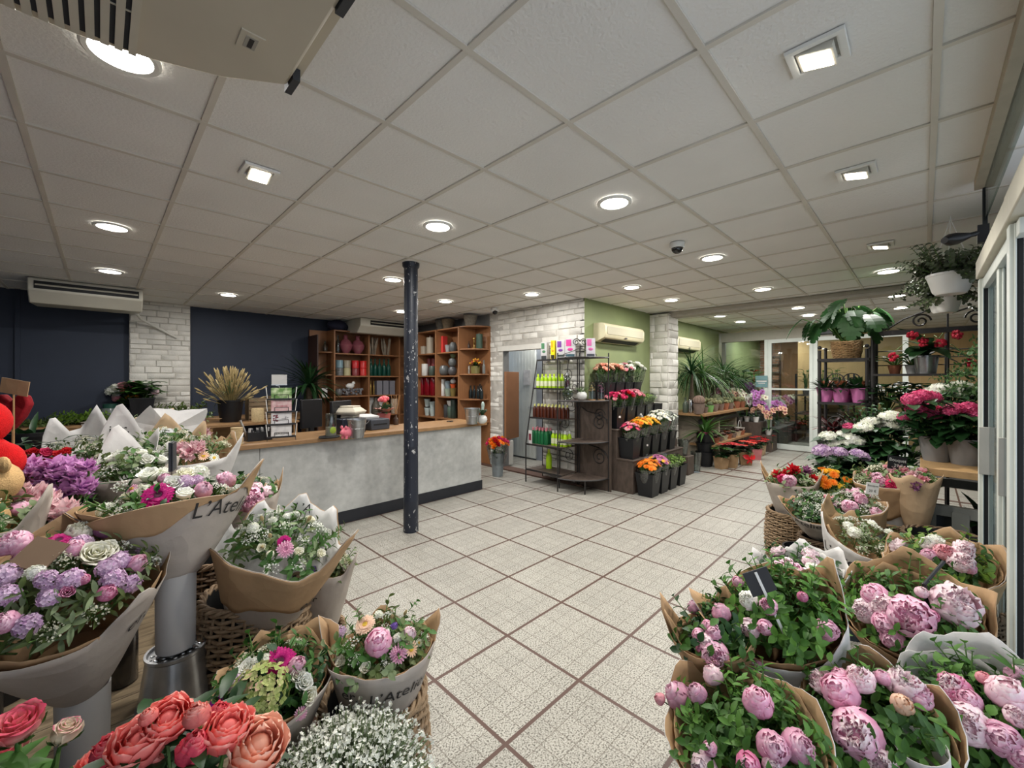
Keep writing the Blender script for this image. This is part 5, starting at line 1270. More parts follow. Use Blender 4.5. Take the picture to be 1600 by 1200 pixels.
# bouquet 3 in the wicker basket
b3 = P(397, 940, 1.8); b3 = V((b3.x, b3.y, PZ))
basket('tall wicker basket on the planks under the central left bouquet', b3, .185, .335, .215)
bouquet('bouquet with wide brown cuff in the tall wicker basket left of the column', V((b3.x,b3.y,PZ+.12))+P(404,0,1.8)-P(397,0,1.8), P(440, 855, 1.76), .235, .085,
    [('gerbera:magenta',444,846,10),('pom:pink',446,858,13),('spray:white',390,840,20),('spray:white/2',410,835,18),('spray:white',490,825,16),('tail:white',422,838,8),('tail:white',410,812,8),('tail:white',482,812,8),('tail:white',410,855,6),('rose:cream',408,856,7),('bud:cream',422,866,6),('stock:white',395,825,10),('spike:white',435,800,8)],
    [('spray:white',14,.045),('rose:cream',3,.022),('stock:white',3,.02)], seed=35, peaks=[(70,.42,.38),(20,-.10,.4),(-55,.10,.5),(-100,.42,.3),(-150,.5,.3),(135,.55,.35),(172,.65,.35)], dip=.05, cuff=.42, inner=paper_white, cuff_m=kraft, liner=False, leaves='m', nleaf=55, leafL=.055, leafW=.02, text=('elier', .07, 62, .55), text_in=('L’A', .06, 168, 1.10))
# bouquet 4 in the basket on the tiles
b4 = P(585, 1090, 1.48); b4 = V((b4.x, b4.y, 0))
basket('wicker basket standing on tiles at the lower middle of the picture', b4, .172, .43, .178)
bouquet('grey paper bouquet with a big pink peony in the wicker basket on tiles', b4+V((0,0,.30))+(P(592,0,1.48)-P(585,0,1.48)), P(597, 1012, 1.47), .178, .085,
    [('gerbera:apricot',570,975,16),('bud:pink',591,1003,21),('pom:pink',622,1022,14),('bud:pale/2',640,990,11),('daisy:apricot',643,1014,12),('stock:lilac',530,990,13),('spray:white',602,982,13),('spray:white',650,972,14),('tail:white',632,960,7),('tail:white',612,965,6),('stock:violet',616,978,6),('daisy:cream',655,1004,6),('stock:white',602,990,8)],
    [('spray:white',10,.04),('stock:white/2',3,.018),('rose:cream',2,.02)], seed=47, peaks=[(-100,.5,.3),(-50,.0,.4),(60,.15,.5),(100,.42,.35),(180,.4,.35),(140,.1,.4)], dip=.05, cuff=0, leaves='m', nleaf=60, leafL=.045, leafW=.019, text=('er,  L’Atelier', .058, 8, .76))
# bouquet 5: green hydrangea
b5 = P(435, 1160, 1.33); b5 = V((b5.x, b5.y, PZ))
round_bucket('black bucket on the planks under the green hydrangea bouquet', b5, .10, .2)
bouquet('bouquet with green hydrangea and magenta gerbera beside the gypsophila', b5+V((0,0,.05)), P(425, 1068, 1.31), .175, .06,
    [('hyd:hydgreen',405,1082,40),('gerbera:magenta',438,1033,23),('bud:pink',464,1040,14),('rose:white',385,1045,14),('rose:white/2',474,1066,14),('rose:cream',482,1088,13),('bud:lilac',365,1070,16),('gerbera:violetmag',342,1100,18),('stock:white',400,1036,10),('stock:white/2',415,1030,10),('rose:cream/2',465,1055,12),('pom:pink',470,1115,10)],
    [('spray:cream',6,.045)], seed=53, peaks=[(-175,.45,.4),(130,.55,.5),(100,.3,.4),(-130,.2,.3),(-60,.1,.4),(0,-.1,.5)], dip=.15, leaves='g', nleaf=80, leafL=.05, leafW=.018, outer=paper_grey)
# gypsophila
b6 = P(540, 1190, 1.13); b6 = V((b6.x, b6.y, 0))
round_bucket('black bucket on tiles holding the white gypsophila cloud', b6, .11, .36)
t = thing('gypsophila_bunch', 'airy cloud of white gypsophila at the bottom of the picture', 'flowers', b6+V((0,0,.33)))
gy = [spray(whitep, 60+k, 240, 'gypsophila_spray', .021, .95, leaf_s, .62) for k in range(3)]
rr = random.Random(66)
for k in range(17):
    a = k*2.4; q = sqrt((k+.5)/17); d = V((cos(a)*q*1.0, sin(a)*q*1.0, 1.0)).normalized()
    inst('gypsophila_spray', gy[k % 3], t, (0,0,0), V((0,0,1)).rotation_difference(d) @ Quaternion((0,0,1), k*1.3), .29*rr.uniform(.88,1.05))
mb = MB()
for k in range(60):
    a = rr.uniform(0,6.28); q = sqrt(rr.random()); sprigs(mb, (0,0,.02), (cos(a)*q, sin(a)*q, 1.1), .19, 8, .008, .035, rr)
mb.obj('foliage', [stem_g, leaf_s], t)
# coral peonies
b7 = P(285, 1200, .97); b7 = V((b7.x, b7.y, PZ))
round_bucket('black bucket on the planks holding the coral peonies', b7, .095, .22)
def loose_bunch(name, label, cat, base, flowers, Z, seed, nleaf=25, lmats=None, lr=.12, stemr=.004, leafL=.10, leafW=.035, ztop=None, zj=.06):
    """single stems standing in a bucket: each flower keeps its own stem"""
    t = thing(name, label, cat, base); r = random.Random(seed); st = MB(); lf = MB()
    for (kind, px, py, rp) in flowers:
        Zk = Z+r.uniform(-zj,zj); p = P(px, py, Zk)-V(base); rad = rp/F*Zk; b = kind.partition(':')[0]
        n = (p-V((0,0,-.15))).normalized(); e = (EYE-V(base)-p).normalized(); n = (n*.85+e*.35+V((r.uniform(-.25,.25), r.uniform(-.25,.25), 0))).normalized()
        inst(FNAME[b], fl(kind), t, p-n*rad*.6, V((0,0,1)).rotation_difference(n) @ Quaternion((0,0,1), r.uniform(0,6)), rad)
        q = p-n*rad*.8
        st.tube([V((q.x*.15, q.y*.15, .02)), V((q.x*.6, q.y*.6, q.z*.55)), q-n*rad*.6, q], stemr, 5)
        for k in range(3):
            c = V((q.x*.55, q.y*.55, q.z*r.uniform(.4,.8))); a = r.uniform(0,6.28)
            lf.leaf(c, (cos(a), sin(a), .6), (0,0,1), leafL, leafW, .4, .2)
    for k in range(nleaf):
        a = r.uniform(0,6.28); c = V((r.uniform(-lr,lr), r.uniform(-lr,lr), r.uniform(.18,.36)))
        lf.leaf(c, (cos(a), sin(a), .5), (0,0,1), leafL*1.1, leafW, .4, .2)
    st.obj('stem', stem_g, t); lf.obj('foliage', lmats or leaf_d, t)
    return t
loose_bunch('peony_bunch', 'coral pink peonies crowded at the bottom left of the picture', 'flowers', b7+V((0,0,.08)),
    [('cup:coral/1',262,1126,30),('cup:coral/2',218,1162,36),('bud:coral/3',308,1118,19),('bud:coraldeep/5',340,1120,20),('cup:coral/3',356,1142,32),('bud:coraldeep/2',302,1170,24),('cup:peach/1',402,1168,38),('bud:coraldeep/3',172,1172,24),('cup:coral/2',150,1200,26),('bud:coral/1',232,1120,13),('bud:coral/2',243,1192,12)], .97, 71, 60, leaf_d, .12)
# roses
b8 = P(50, 1210, .92); b8 = V((b8.x, b8.y, PZ))
round_bucket('black bucket on the planks holding pink roses at the corner', b8, .09, .2)
loose_bunch('rose_bunch', 'pink and cream roses at the bottom left corner', 'flowers', b8+V((0,0,.08)),
    [('rose:rosepink/1',28,1135,33),('rose:rosepink/2',8,1178,30),('rosebud:rosecream/3',103,1143,23),('rose:rosepink/3',-30,1150,30)], .92, 73, 6, leaf_g, .08)
# small basket with the violet bouquet
b9 = P(492, 975, 2.05); b9 = V((b9.x, b9.y, 0))
basket('small wicker basket on tiles behind the tall wicker basket', b9, .13, .31, .12)
bouquet('small bouquet with violet statice just left of the open tiles', b9+V((0,0,.2)), P(512, 885, 2.02), .125, .06,
    [('hyd:violet',512,875,13),('bud:pink',505,892,8),('stock:violet',492,892,8),('rose:cream',537,880,8),('rose:white',540,888,6),('spray:cream',535,868,12),('bud:pale',517,862,6)], [('spray:cream',4,.04)], seed=59, peaks=[(60,.3,.3),(-20,.0,.3),(160,.2,.4)], dip=.1, leaves='m', nleaf=40, leafL=.045, leafW=.014, text=('telier', .05, -40, .75))
b10 = P(385, 830, 2.5); b10 = V((b10.x, b10.y, 0))
basket('dark wicker basket behind the tall one, under the bright pink peony', b10, .19, .50, .2, True)
bouquet('bouquet with one bright pink peony before the grey counter', b10+V((0,0,.36)), P(390, 768, 2.45), .16, .07,
    [('open:pink/4',393,780,18),('bud:pale',400,762,10),('bud:pale/2',417,768,10),('rose:white',375,765,10),('rose:white/2',370,775,9),('rose:cream',425,765,8),('spray:white',418,760,10)], [('spray:cream',3,.04)], seed=61, peaks=[(90,.3,.3),(180,.2,.4)], leaves='g', nleaf=35)
b11 = P(335, 880, 2.15); b11 = V((b11.x, b11.y, PZ))
basket('dark wicker basket on the planks left of the tall basket', b11, .165, .34, .17, True)
# frilly bunches
b12 = P(78, 815, 1.78); b12 = V((b12.x, b12.y, PZ))
round_bucket('tall black bucket under the frilly pink flowers at the left', b12, .13, .42)
def cluster(name, label, base, flowers, Z, seed, lm=leaf_o, nleaf=30, zj=.05):
    return loose_bunch(name, label, 'flowers', base, flowers, Z, seed, nleaf, lm, .14, .005, .16, .03, None, zj)
rr = random.Random(81)
cluster('pink_flower_bunch', 'frilly pale pink flowers below the mauve ones at the left', b12+V((0,0,.3)), [('ruffle:blush/%d' % (1+k % 3), 32+((k*37) % 112), 768+((k*23) % 72), rr.uniform(15,21)) for k in range(26)]+[('ruffle:soft',100,800,12),('ruffle:soft/2',115,818,12)], 1.74, 82, leaf_o, 40)
b13 = P(95, 780, 2.05); b13 = V((b13.x, b13.y, PZ))
round_bucket('tall black bucket under the frilly mauve flowers at the left', b13, .13, .50)
cluster('mauve_flower_bunch', 'frilly mauve flowers above the pale pink ones at the left', b13+V((0,0,.4)), [('ruffle:purple/%d' % (1+k % 3), 52+((k*41) % 92), 722+((k*17) % 48), rr.uniform(13,18)) for k in range(22)]+[('ruffle:purple',45,735,12)], 2.02, 83, leaf_d, 10)
# bouquets further back, standing on the display table
def back_bouquet(label, px, py, Z, R, seed, fl_, auto, text=None, **k):
    top = P(px, py, Z); base = V((top.x*1.0, top.y, max(.55, top.z-.42)))+V((.03,.04,0))
    return bouquet(label, base, top, R, .05, fl_, auto, seed=seed, text=text, **k)
PKB = [(180,.55,.4),(120,.4,.4),(-120,.4,.4),(60,.2,.4),(-60,.2,.4)]
for (px, Z, x) in ((150,2.5,0),(205,2.6,1),(255,2.9,2),(108,2.75,3),(320,2.75,4)):
    b = P(px, 760, Z); zt = .53 if b.y > 3.4 and b.x < .5 else (PZ if b.y < 3.25 and b.x < .44 else 0)
    basket(['wicker basket hidden behind the mauve flowers','wicker basket behind the brown cuffed bouquet','wicker basket farthest back by the counter','wicker basket behind the white paper points','wicker basket before the counter front, left end'][x], V((b.x, b.y, zt)), .15, .3 if zt > .4 else .42, .15, True, 90)
back_bouquet('bouquet with two white paper points behind the mauve flowers', 118, 712, 2.75, .20, 91, [], [('spray:cream',8,.06)], outer=paper_white, inner=paper_white, peaks=[(152,1.15,.42),(-160,1.0,.4),(60,.3,.3)], leaves='s', leafL=.05, leafW=.012, liner=False)
back_bouquet('bouquet with lettered white paper standing behind the brown cuffed one', 180, 712, 2.5, .19, 92, [], [('spray:cream',6,.06)], outer=paper_white, inner=paper_white, peaks=[(170,1.15,.5),(-130,.3,.4),(110,.5,.4)], leaves='m', liner=False, text_in=('ier,', .08, 172, 1.22))
back_bouquet('leafy bouquet with white paper points behind the gerbera bouquet', 205, 735, 2.3, .20, 93, [('rose:white',228,718,10)], [('spray:white',7,.06),('rose:white',3,.035)], peaks=[(-170,.9,.5),(130,.4,.4),(60,.2,.4)], leaves='m', outer=paper_grey, inner=paper_white, liner=False)
back_bouquet('green and white bouquet in front of the counter left end', 250, 700, 2.9, .24, 94, [('rose:white/2',265,700,10),('rose:cream',225,700,10)], [('spray:cream',8,.06),('rose:white',4,.04)], outer=kraft_light, inner=kraft_light, peaks=[(170,.8,.4),(-120,.6,.4),(110,.6,.4)], leaves='l', liner=False)
back_bouquet('bouquet with pink striped lilies and pale paper before the counter', 308, 712, 2.7, .22, 95, [('ruffle:blush',296,706,14),('ruffle:blush/2',282,702,12),('daisy:apricot',318,712,8),('daisy:white',335,715,7),('ruffle:blush/3',310,700,12)], [('spray:cream',9,.06)], peaks=[(120,.5,.3),(-160,.3,.4),(70,.4,.3)], leaves='s', leafL=.06, leafW=.014, outer=paper_white)
# big cellophane wrapped bouquet with receipt
q = P(232, 686, 3.3)
bx = thing('wrapped_bouquet', 'bouquet fully wrapped in white paper with a receipt attached', 'bouquet', V((q.x, q.y, .53)))
wa = P(150, 722, 3.35)-bx.location; wb_ = P(262, 672, 3.2)-bx.location
w = wrap_surface((wb_-wa).length, .03, .20, [(1.0,.2,.3),(2.6,.25,.3),(5,.3,.3)], 0, 0, 7, crinkle=.04, p=.7)
n_ = len(w.v); w.v.append((0,0,(wb_-wa).length*1.04)); w.uv.append((.5,.5)); w.f += [(n_-56+i, n_-56+(i+1) % 56, n_) for i in range(56)]; w.mi += [0]*56
w.obj('paper_wrap', paper_white, bx, wa, zquat(wb_-wa), sharp=30)
mb = MB(); mb.box(-.1,.1,-.1,.1,0,.50); mb.obj('box_stand', brown_wood, bx, (0.0,.10,0))
rc = tag(MB().box(-.045,.045,-.001,.001,-.08,.08).obj('receipt', mat('receipt_paper', (222,222,224), .6, .03)), 'printed receipt slip lying on the wrapped white bouquet', 'receipt')
rc.location = P(256, 683, 3.02); rc.rotation_euler = (radians(-42), radians(12), radians(-30))
mb = MB()
for k in range(6): mb.box(-.03, .01+.012*(k % 3), -.003, -.0015, .055-k*.02, .060-k*.02)
mb.obj('printed_lines', ink, rc)
# bouquet lying on the counter
q = C(300, 690); t = thing('lying_bouquet', 'kraft wrapped bouquet of lilac flowers lying on the counter left end', 'bouquet', V((.28, 4.78, CT)), radians(12))
w = wrap_surface(.55, .05, .17, [(1.2,.1,.5),(2.0,.12,.4)], 0, 0, 17, crinkle=.03)
w.v = [(x, y, z) for x, y, z in w.v]
o = w.obj('paper_wrap', kraft_light, t, (-.30,.05,.15), (radians(90), 0, radians(105)), sharp=0)
so = o.modifiers.new('thick', 'SOLIDIFY'); so.thickness = .002
rr = random.Random(31); kinds = ['bud:pale','stock:lilac','stock:violet','ruffle:blush','stock:white','bud:plum','rose:soft','stock:violet/2','spray:white','hyd:hydlil']
for k in range(20):
    p = V((rr.uniform(-.16,.42), rr.uniform(-.2,.0), rr.uniform(.05,.24))); b = kinds[k % 10].partition(':')[0]
    inst(FNAME[b], fl(kinds[k % 10]), t, p, V((0,0,1)).rotation_difference(V((rr.uniform(-.3,.5), -1, rr.uniform(0,.9))).normalized()), rr.uniform(.035,.055))
mb = MB()
for k in range(60): sprigs(mb, (rr.uniform(-.15,.42), rr.uniform(-.12,.05), rr.uniform(.04,.2)), (rr.uniform(-.5,.7), rr.uniform(-1,.3), rr.uniform(-.1,.8)), .14, 7, .018, .05, rr)
mb.obj('foliage', [stem_g, leaf_s], t)
mb = MB(); mb.add([(-.25,-.1,.22),(.15,-.16,.27),(.55,-.08,.23),(.6,.12,.2),(.1,.15,.28),(-.3,.12,.2)], [(0,1,4,5),(1,2,3,4)]); o = mb.obj('paper_flap', kraft_light, t); so = o.modifiers.new('thick','SOLIDIFY'); so.thickness = .002
# flower bucket on the navy wall bench
q = ABn(221, BZ, 8.12); t = thing('square_bucket', 'black bucket on the bench before the white brick pilaster', 'bucket', q)
MB().frustum((.10,.10),(.14,.14),0,.33,open_top=.006).obj('body', black_plastic, t, smooth=False)
loose_bunch('flower_bunch', 'mixed pink, white and yellow flowers in the bench bucket by the pilaster', 'flowers', q+V((0,0,.2)),
    [('stock:white',170,608,9),('stock:white/2',178,603,8),('stock:white/3',182,613,8),('open:blush' if False else 'rose:soft',190,603,8),('rose:soft/2',203,603,8),('rose:soft',212,600,7),('rose:yellow',204,620,7),('rose:orange',213,622,7),('bud:pink',214,641,7),('bud:pale',242,612,6),('bud:soft',182,623,6),('stock:white',228,598,6),('rose:peach',196,611,7),('bud:pale',232,606,5)], 6.05, 79, 60, leaf_g, .13, .006, .24, .10)
# plush toys, red flowers, far left
stand = V((-.37, 2.86, PZ))
t = thing('display_box', 'dark tall display box under the red plush toy', 'box', V((-.40, 3.13, PZ)))
MB().box(-.12,.12,-.12,.12,0,.64).obj('body', black_plastic, t, bevel=.006); MB().box(-.13,.13,-.13,.13,.64,.66).obj('lid', black_plastic, t)
t = thing('plush_toy', 'bright red plush toy at the left edge of the picture', 'plush toy', V((-.415, 3.14, PZ+.66)), radians(-45))
redm = mat('red_plush', (206,16,20), .95, .12, 60, .5, 220)
mb = MB(); mb.ball((0,0,.17),(.16,.13,.18),20,12); mb.ball((.02,0,.40),(.11,.10,.11),18,11)
mb.obj('body', redm, t); MB().ball((.15,-.02,.22),(.085,.07,.09),14,9).obj('arm', redm, t); MB().ball((.15,-.05,.10),(.08,.075,.08),14,9).obj('paw', redm, t); MB().ball((.10,-.05,.05),(.09,.08,.06),14,9).obj('foot', redm, t)
t = thing('plush_toy', 'tan plush teddy bear below the red plush at the left edge', 'plush toy', P(-14, 822, 1.62)-V((0,0,.16)), radians(-60))
tan = mat('tan_plush', (196,160,110), .95, .12, 60, .5, 220)
MB().ball((0,0,.14),(.10,.09,.14),16,10).obj('body', tan, t); hd = MB().ball((0,0,.33),(.095,.085,.085),16,10).ball((0,-.07,.31),(.045,.04,.035),10,7).obj('head', tan, t)
MB().ball((0,-.105,.32),(.012,.01,.009),8,5).obj('nose', ink, hd); MB().ball((-.035,-.075,.36),.009,7,5).ball((.035,-.075,.36),.009,7,5).obj('eyes', ink, hd)
for s in (-1,1):
    MB().ball((s*.075,0,.405),(.032,.018,.032),10,7).obj('ear', tan, hd); MB().ball((s*.11,-.04,.20),(.04,.045,.075),12,8).obj('arm', tan, t); MB().ball((s*.06,-.10,.04),(.045,.07,.045),12,8).obj('leg', tan, t)
tb = t.location
t = thing('display_box', 'black crate under the tan teddy bear', 'box', V((tb.x, tb.y, PZ)), radians(-60))
MB().box(-.11,.11,-.11,.11,0,tb.z-PZ-.006).obj('body', black_plastic, t, bevel=.005)
t = thing('flower_bucket', 'black bucket of dark foliage between the red plush and the bench', 'bucket', P(47, 760, 3.0)*1.0); t.location.z = .53
MB().lathe([(0,0),(.11,0),(.15,.62),(.16,.62),(.16,.65),(.14,.65),(.14,.5),(0,.5)],24).obj('bucket', black_plastic, t)
strap_plant(t, .08, 26, .28, .05, (0,0,.56), leaf_d, (.2,1.3), .6, 77)
t = thing('heart_pick', 'dark red heart on a stick in front of the navy wall', 'decoration', P(20, 716, 2.25), radians(-40))
hp = [(0,-.09),(.055,-.03),(.085,.03),(.07,.07),(.035,.075),(0,.04),(-.035,.075),(-.07,.07),(-.085,.03),(-.055,-.03)]
mb = MB(); mb.M = Matrix.Translation((0,0,.26)) @ Matrix.Rotation(radians(90),4,'X'); mb.prism([(x*1.1,y*1.2) for x,y in hp], -.02, .02); mb.M = None
mb.obj('heart', mat('dark_red_felt', (140,18,30), .9, .1, 60, .3), t, bevel=.01); MB().tube([(0,0,-.62),(0,0,.2)], .005, 6).obj('stick', oak, t)
t = thing('kraft_tag', 'blank kraft card on a stake above the red heart', 'tag', P(20, 622, 2.2), radians(-45))
MB().box(-.075,.075,-.002,.002,.02,.10).obj('card', kraft, t, rot=(0,radians(10),0)); MB().tube([(0,.004,-.5),(0,.004,.06)], .004, 6).obj('stake', pine, t)
t = thing('orchid_plant', 'pale pink orchid spray before the navy wall at far left', 'plant', V((-.62, 3.9, .53)))
MB().lathe([(0,0),(.06,0),(.075,.14),(.07,.14),(.06,.1),(0,.1)],18).obj('pot', black_plastic, t)
mb = MB(); mb.tube([(0,0,.1),(-.02,0,.45),(.0,-.03,.72),(.10,-.08,.84),(.22,-.12,.82)], .005, 6); mb.obj('stem', stem_g, t)
rr = random.Random(5)
for k in range(11): f_ = k/10; inst('orchid_bloom', fl('ruffle:blush'), t, V((.0+.22*f_, -.03-.1*f_, .70+.14*f_-(.04*(k % 3))))+V((rr.uniform(-.03,.03),rr.uniform(-.03,.03),rr.uniform(-.04,.02))), (rr.uniform(.8,1.8),0,rr.uniform(-2,0)), .035)
strap_plant(t, .03, 6, .2, .06, (0,0,.12), leaf_d, (.9,1.4), .5, 3, tip=.1)
# dark red roses and paper at left
b = P(70, 760, 2.55); t0 = V((b.x, b.y, .53 if b.y > 3.36 else PZ))
round_bucket('black bucket under the dark red roses behind the mauve flowers', t0, .12, .4)
loose_bunch('red_rose_bunch', 'dark red roses between the red plush and white paper', 'flowers', t0+V((0,0,.3)), [('rose:red',50,708,9),('rose:hot',72,708,9),('rose:red/2',78,722,9),('rose:red/3',92,710,8),('rose:red',60,725,9),('rose:hot/2',45,718,8),('rose:red/2',88,728,9),('rose:red',105,705,7),('rose:red/3',38,730,8)], 2.5, 85, 40, leaf_d, .15, .004, .12, .03)
bouquet('grey and brown paper bouquet cut by the left edge of the picture', V((P(-45,1000,1.5).x, P(-45,1000,1.5).y, PZ+.25)), P(-40, 825, 1.5), .17, .06, [], [('spray:cream',6,.05),('bud:pink',4,.04)], seed=97, peaks=[(60,.4,.4),(100,.3,.3),(-90,.3,.4)], leaves='m')
q = P(-45,1000,1.5); round_bucket('black bucket under the bouquet cut by the left edge', V((q.x,q.y,PZ)), .09, .28)
tag(MB().box(-.045,.045,-.002,.002,0,.085).obj('kraft_tag', mat('brown_card', (120,98,78), .7, .06), None), 'blank brown card tilted in the lower left bouquet', 'tag')
o = bpy.data.objects['kraft_tag.001'] if 'kraft_tag.001' in bpy.data.objects else bpy.data.objects['kraft_tag']
o.location = P(38, 888, 1.17); o.rotation_euler = (radians(-48), radians(14), radians(-45)); o.scale = (1.1,1,1)

# ================================================================ RIGHT FOREGROUND
def holder(label, px, py, Z, r, h, dark=False):
    p = P(px, py, Z); basket(label, V((p.x, p.y, 0)), r, h, r*1.03, dark); return V((p.x, p.y, h))
W1 = [(-120,.35,.4),(-60,.2,.4),(20,.0,.5),(80,.25,.4),(130,.35,.4),(180,.3,.4)]
rims = [('dark wicker basket on tiles under the nearest right peony bouquet',1195,1200,1.25,.17,.34),('dark wicker basket under the bouquet with the black price sign',1290,1060,1.60,.17,.40),
 ('dark wicker basket at the lower right between two peony bouquets',1410,1190,1.28,.145,.36),('dark wicker basket under the last peony bouquet at the right edge',1580,1190,1.28,.16,.36),('dark wicker basket under the peonies by the glass door',1450,1030,1.70,.17,.42),
 ('dark wicker basket under the kraft bouquet with stamped letters',1490,930,2.10,.17,.42)]
H_ = [holder(*a, True) for a in rims]
bouquet('pale paper peony bouquet nearest the bottom right, on its dark basket', H_[0]+V((0,0,-.12)), P(1163, 1152, 1.20), .208, .07,
    [('bud:pink',1058,1087,20),('bud:pink/2',1089,1083,15),('bud:pale',1114,1055,16),('bud:soft',1031,1092,9),('bud:pink/3',1184,1096,22),('bud:pink',1109,1169,11),('bud:pink/2',1208,1168,24),('bud:pink/3',1248,1166,24),('bud:pale/2',1099,1197,20),('bud:deep',1169,1194,18),('bud:pale/3',1207,1198,15)],
    [], seed=101, peaks=[(-95,.1,.4),(-140,.45,.4),(165,.2,.5),(110,.35,.5),(60,.1,.4)], dip=.10, outer=paper_white, leaves='r', nleaf=110, leafL=.058, leafW=.018)
bouquet('big white paper bouquet with few peonies and a black price sign', H_[1]+V((0,0,-.14)), P(1210, 956, 1.52), .218, .075,
    [('bud:pink',1195,980,12),('bud:pink/2',1292,984,17),('bud:pale',1171,981,15),('open:pink/5',1200,946,12),('open:white',1168,937,13),('bud:pink',1153,909,9),('bud:deep',1254,932,8),('bud:pale/2',1146,1002,10),('bud:pink/3',1185,1040,9)],
    [], seed=103, peaks=[(-92,.45,.4),(95,.35,.4),(165,.10,.4),(-160,.06,.4),(0,-.12,.6)], dip=.12, outer=paper_white, leaves='r', nleaf=110, leafL=.06, leafW=.022)
bouquet('brown paper bunch of small pink peonies left of the price sign bouquet', V((P(1135,1060,1.55).x, P(1135,1060,1.55).y, .28)), P(1112, 990, 1.50), .135, .06,
    [('bud:pink',1092,993,11),('bud:pink/2',1115,988,13),('bud:pale',1105,1003,13),('open:pink',1115,1022,19),('bud:pink/3',1105,977,9),('bud:deep',1093,1014,6)], [('bud:pink/2',2,.03)], seed=105, peaks=[(-100,.5,.35),(150,.55,.4),(60,.1,.4),(-30,.0,.5)], dip=.08, outer=kraft, leaves='g', nleaf=45)
q = P(1135,1060,1.55); round_bucket('black bucket on tiles under the small pink peonies', V((q.x,q.y,0)), .09, .27)
bouquet('white paper bouquet of small pink flowers beyond the price sign', V((P(1262,960,2.0).x, P(1262,960,2.0).y, .30)), P(1248, 897, 1.95), .175, .06,
    [('open:pink/2',1219,888,12),('open:pink/4',1239,891,12),('open:pale',1263,906,16),('stock:white',1270,890,12),('open:pale/2',1230,880,9),('bud:pink',1155,905,7),('open:pink',1158,912,9)], [('open:pale',3,.035)], seed=107, peaks=[(120,.5,.5),(170,.45,.4),(-110,.4,.3),(-40,-.05,.5),(70,.3,.4)], dip=.08, outer=paper_white, inner=paper_white, leaves='g', nleaf=40, leafL=.045)
q = P(1262,960,2.0); round_bucket('black bucket on tiles under the small pink flower bouquet', V((q.x,q.y,0)), .10, .30)
bouquet('peony bouquet in folded brown paper beside the glass door frame', H_[4]+V((0,0,-.14)), P(1420, 958, 1.60), .215, .075,
    [('bud:pink',1367,930,19),('open:pale',1351,953,16),('open:pale/2',1381,947,17),('open:pink/2',1422,962,28),('bud:pink/2',1383,974,18),('bud:pink/3',1394,998,16),('open:pale/3',1492,944,29),('bud:deep',1456,962,10),('bud:pale',1440,925,9)],
    [], seed=109, peaks=[(170,.45,.45),(-140,.3,.4),(-80,.1,.5),(0,-.15,.4),(45,.1,.3),(95,.35,.4),(130,.2,.4)], dip=.12, outer=kraft, inner=kraft, leaves='r', nleaf=80, leafL=.055, leafW=.02)
bouquet('bouquet with stamped brown paper flap beside the door frame', H_[5]+V((0,0,-.12)), P(1470, 880, 2.02), .205, .075,
    [('bud:pink',1451,868,11),('open:soft',1476,863,12),('open:pale',1502,879,15),('open:pale/2',1505,862,12),('stock:white',1462,845,12),('open:white',1450,848,10),('bud:pink/2',1515,888,9)], [('open:pale',2,.035)], seed=111, peaks=[(-70,.2,.5),(165,.35,.4),(110,.35,.5),(-20,.0,.4),(-130,.3,.4)], dip=.05, outer=paper_grey, cuff=.5, leaves='l', nleaf=60, text=('Atelier', .075, 10, .8))
bouquet('peony bouquet at the bottom centre right with rolled paper edge', H_[2]+V((0,0,-.14)), P(1362, 1128, 1.20), .185, .07,
    [('bud:pink',1311,1080,26),('open:pale',1343,1060,18),('open:pale/2',1285,1066,17),('bud:pink/2',1313,1058,14),('open:pale/3',1412,1070,23),('open:pink/2',1431,1084,19),('bud:pink/3',1378,1058,12),('bud:apricot',1410,1100,15),('pompeony:pink',1340,1146,38),('open:pale',1375,1192,22)],
    [], seed=113, peaks=[(165,.35,.4),(110,.3,.3),(-150,.25,.4),(60,.05,.4),(-60,.05,.4)], dip=.10, outer=paper_white, leaves='r', nleaf=80, leafL=.06, leafW=.022)
rp = P(1478, 1212, 1.08); t = thing('rolled_paper', 'rolled white paper sheet at the bottom right between bouquets', 'paper', rp-V((0,0,.13)))
mb = MB(); pts = []
for j in range(9):
    zz = j*.028; r_ = .026+.004*j
    for i in range(40): a = i/39*2*pi*1.35; q = r_*(1-.12*i/39); pts.append((q*cos(a), q*sin(a), zz))
mb.add(pts, [(j*40+i, j*40+i+1, (j+1)*40+i+1, (j+1)*40+i) for j in range(8) for i in range(39)]); o = mb.obj('sheet', paper_white, t, rot=(radians(-12), radians(-14), 0), sharp=0); so = o.modifiers.new('thick','SOLIDIFY'); so.thickness = .0015
bouquet('white paper peony bouquet at the bottom right corner', H_[3]+V((0,0,-.14)), P(1550, 1130, 1.20), .21, .07,
    [('pompeony:deep',1489,1073,23),('bud:pink',1514,1093,16),('open:pale',1510,1128,28),('bud:pink/2',1565,1154,25),('bud:pale',1574,1083,25),('bud:pink/3',1590,1055,15),('bud:soft',1537,1059,10),('bud:pink',1597,1182,21),('open:pale/2',1590,1120,14)],
    [], seed=115, peaks=[(-150,.4,.5),(170,.45,.4),(120,.35,.4),(-90,.2,.4),(0,-.05,.5)], dip=.10, outer=paper_white, inner=paper_white, leaves='r', nleaf=90, leafL=.065, leafW=.024)
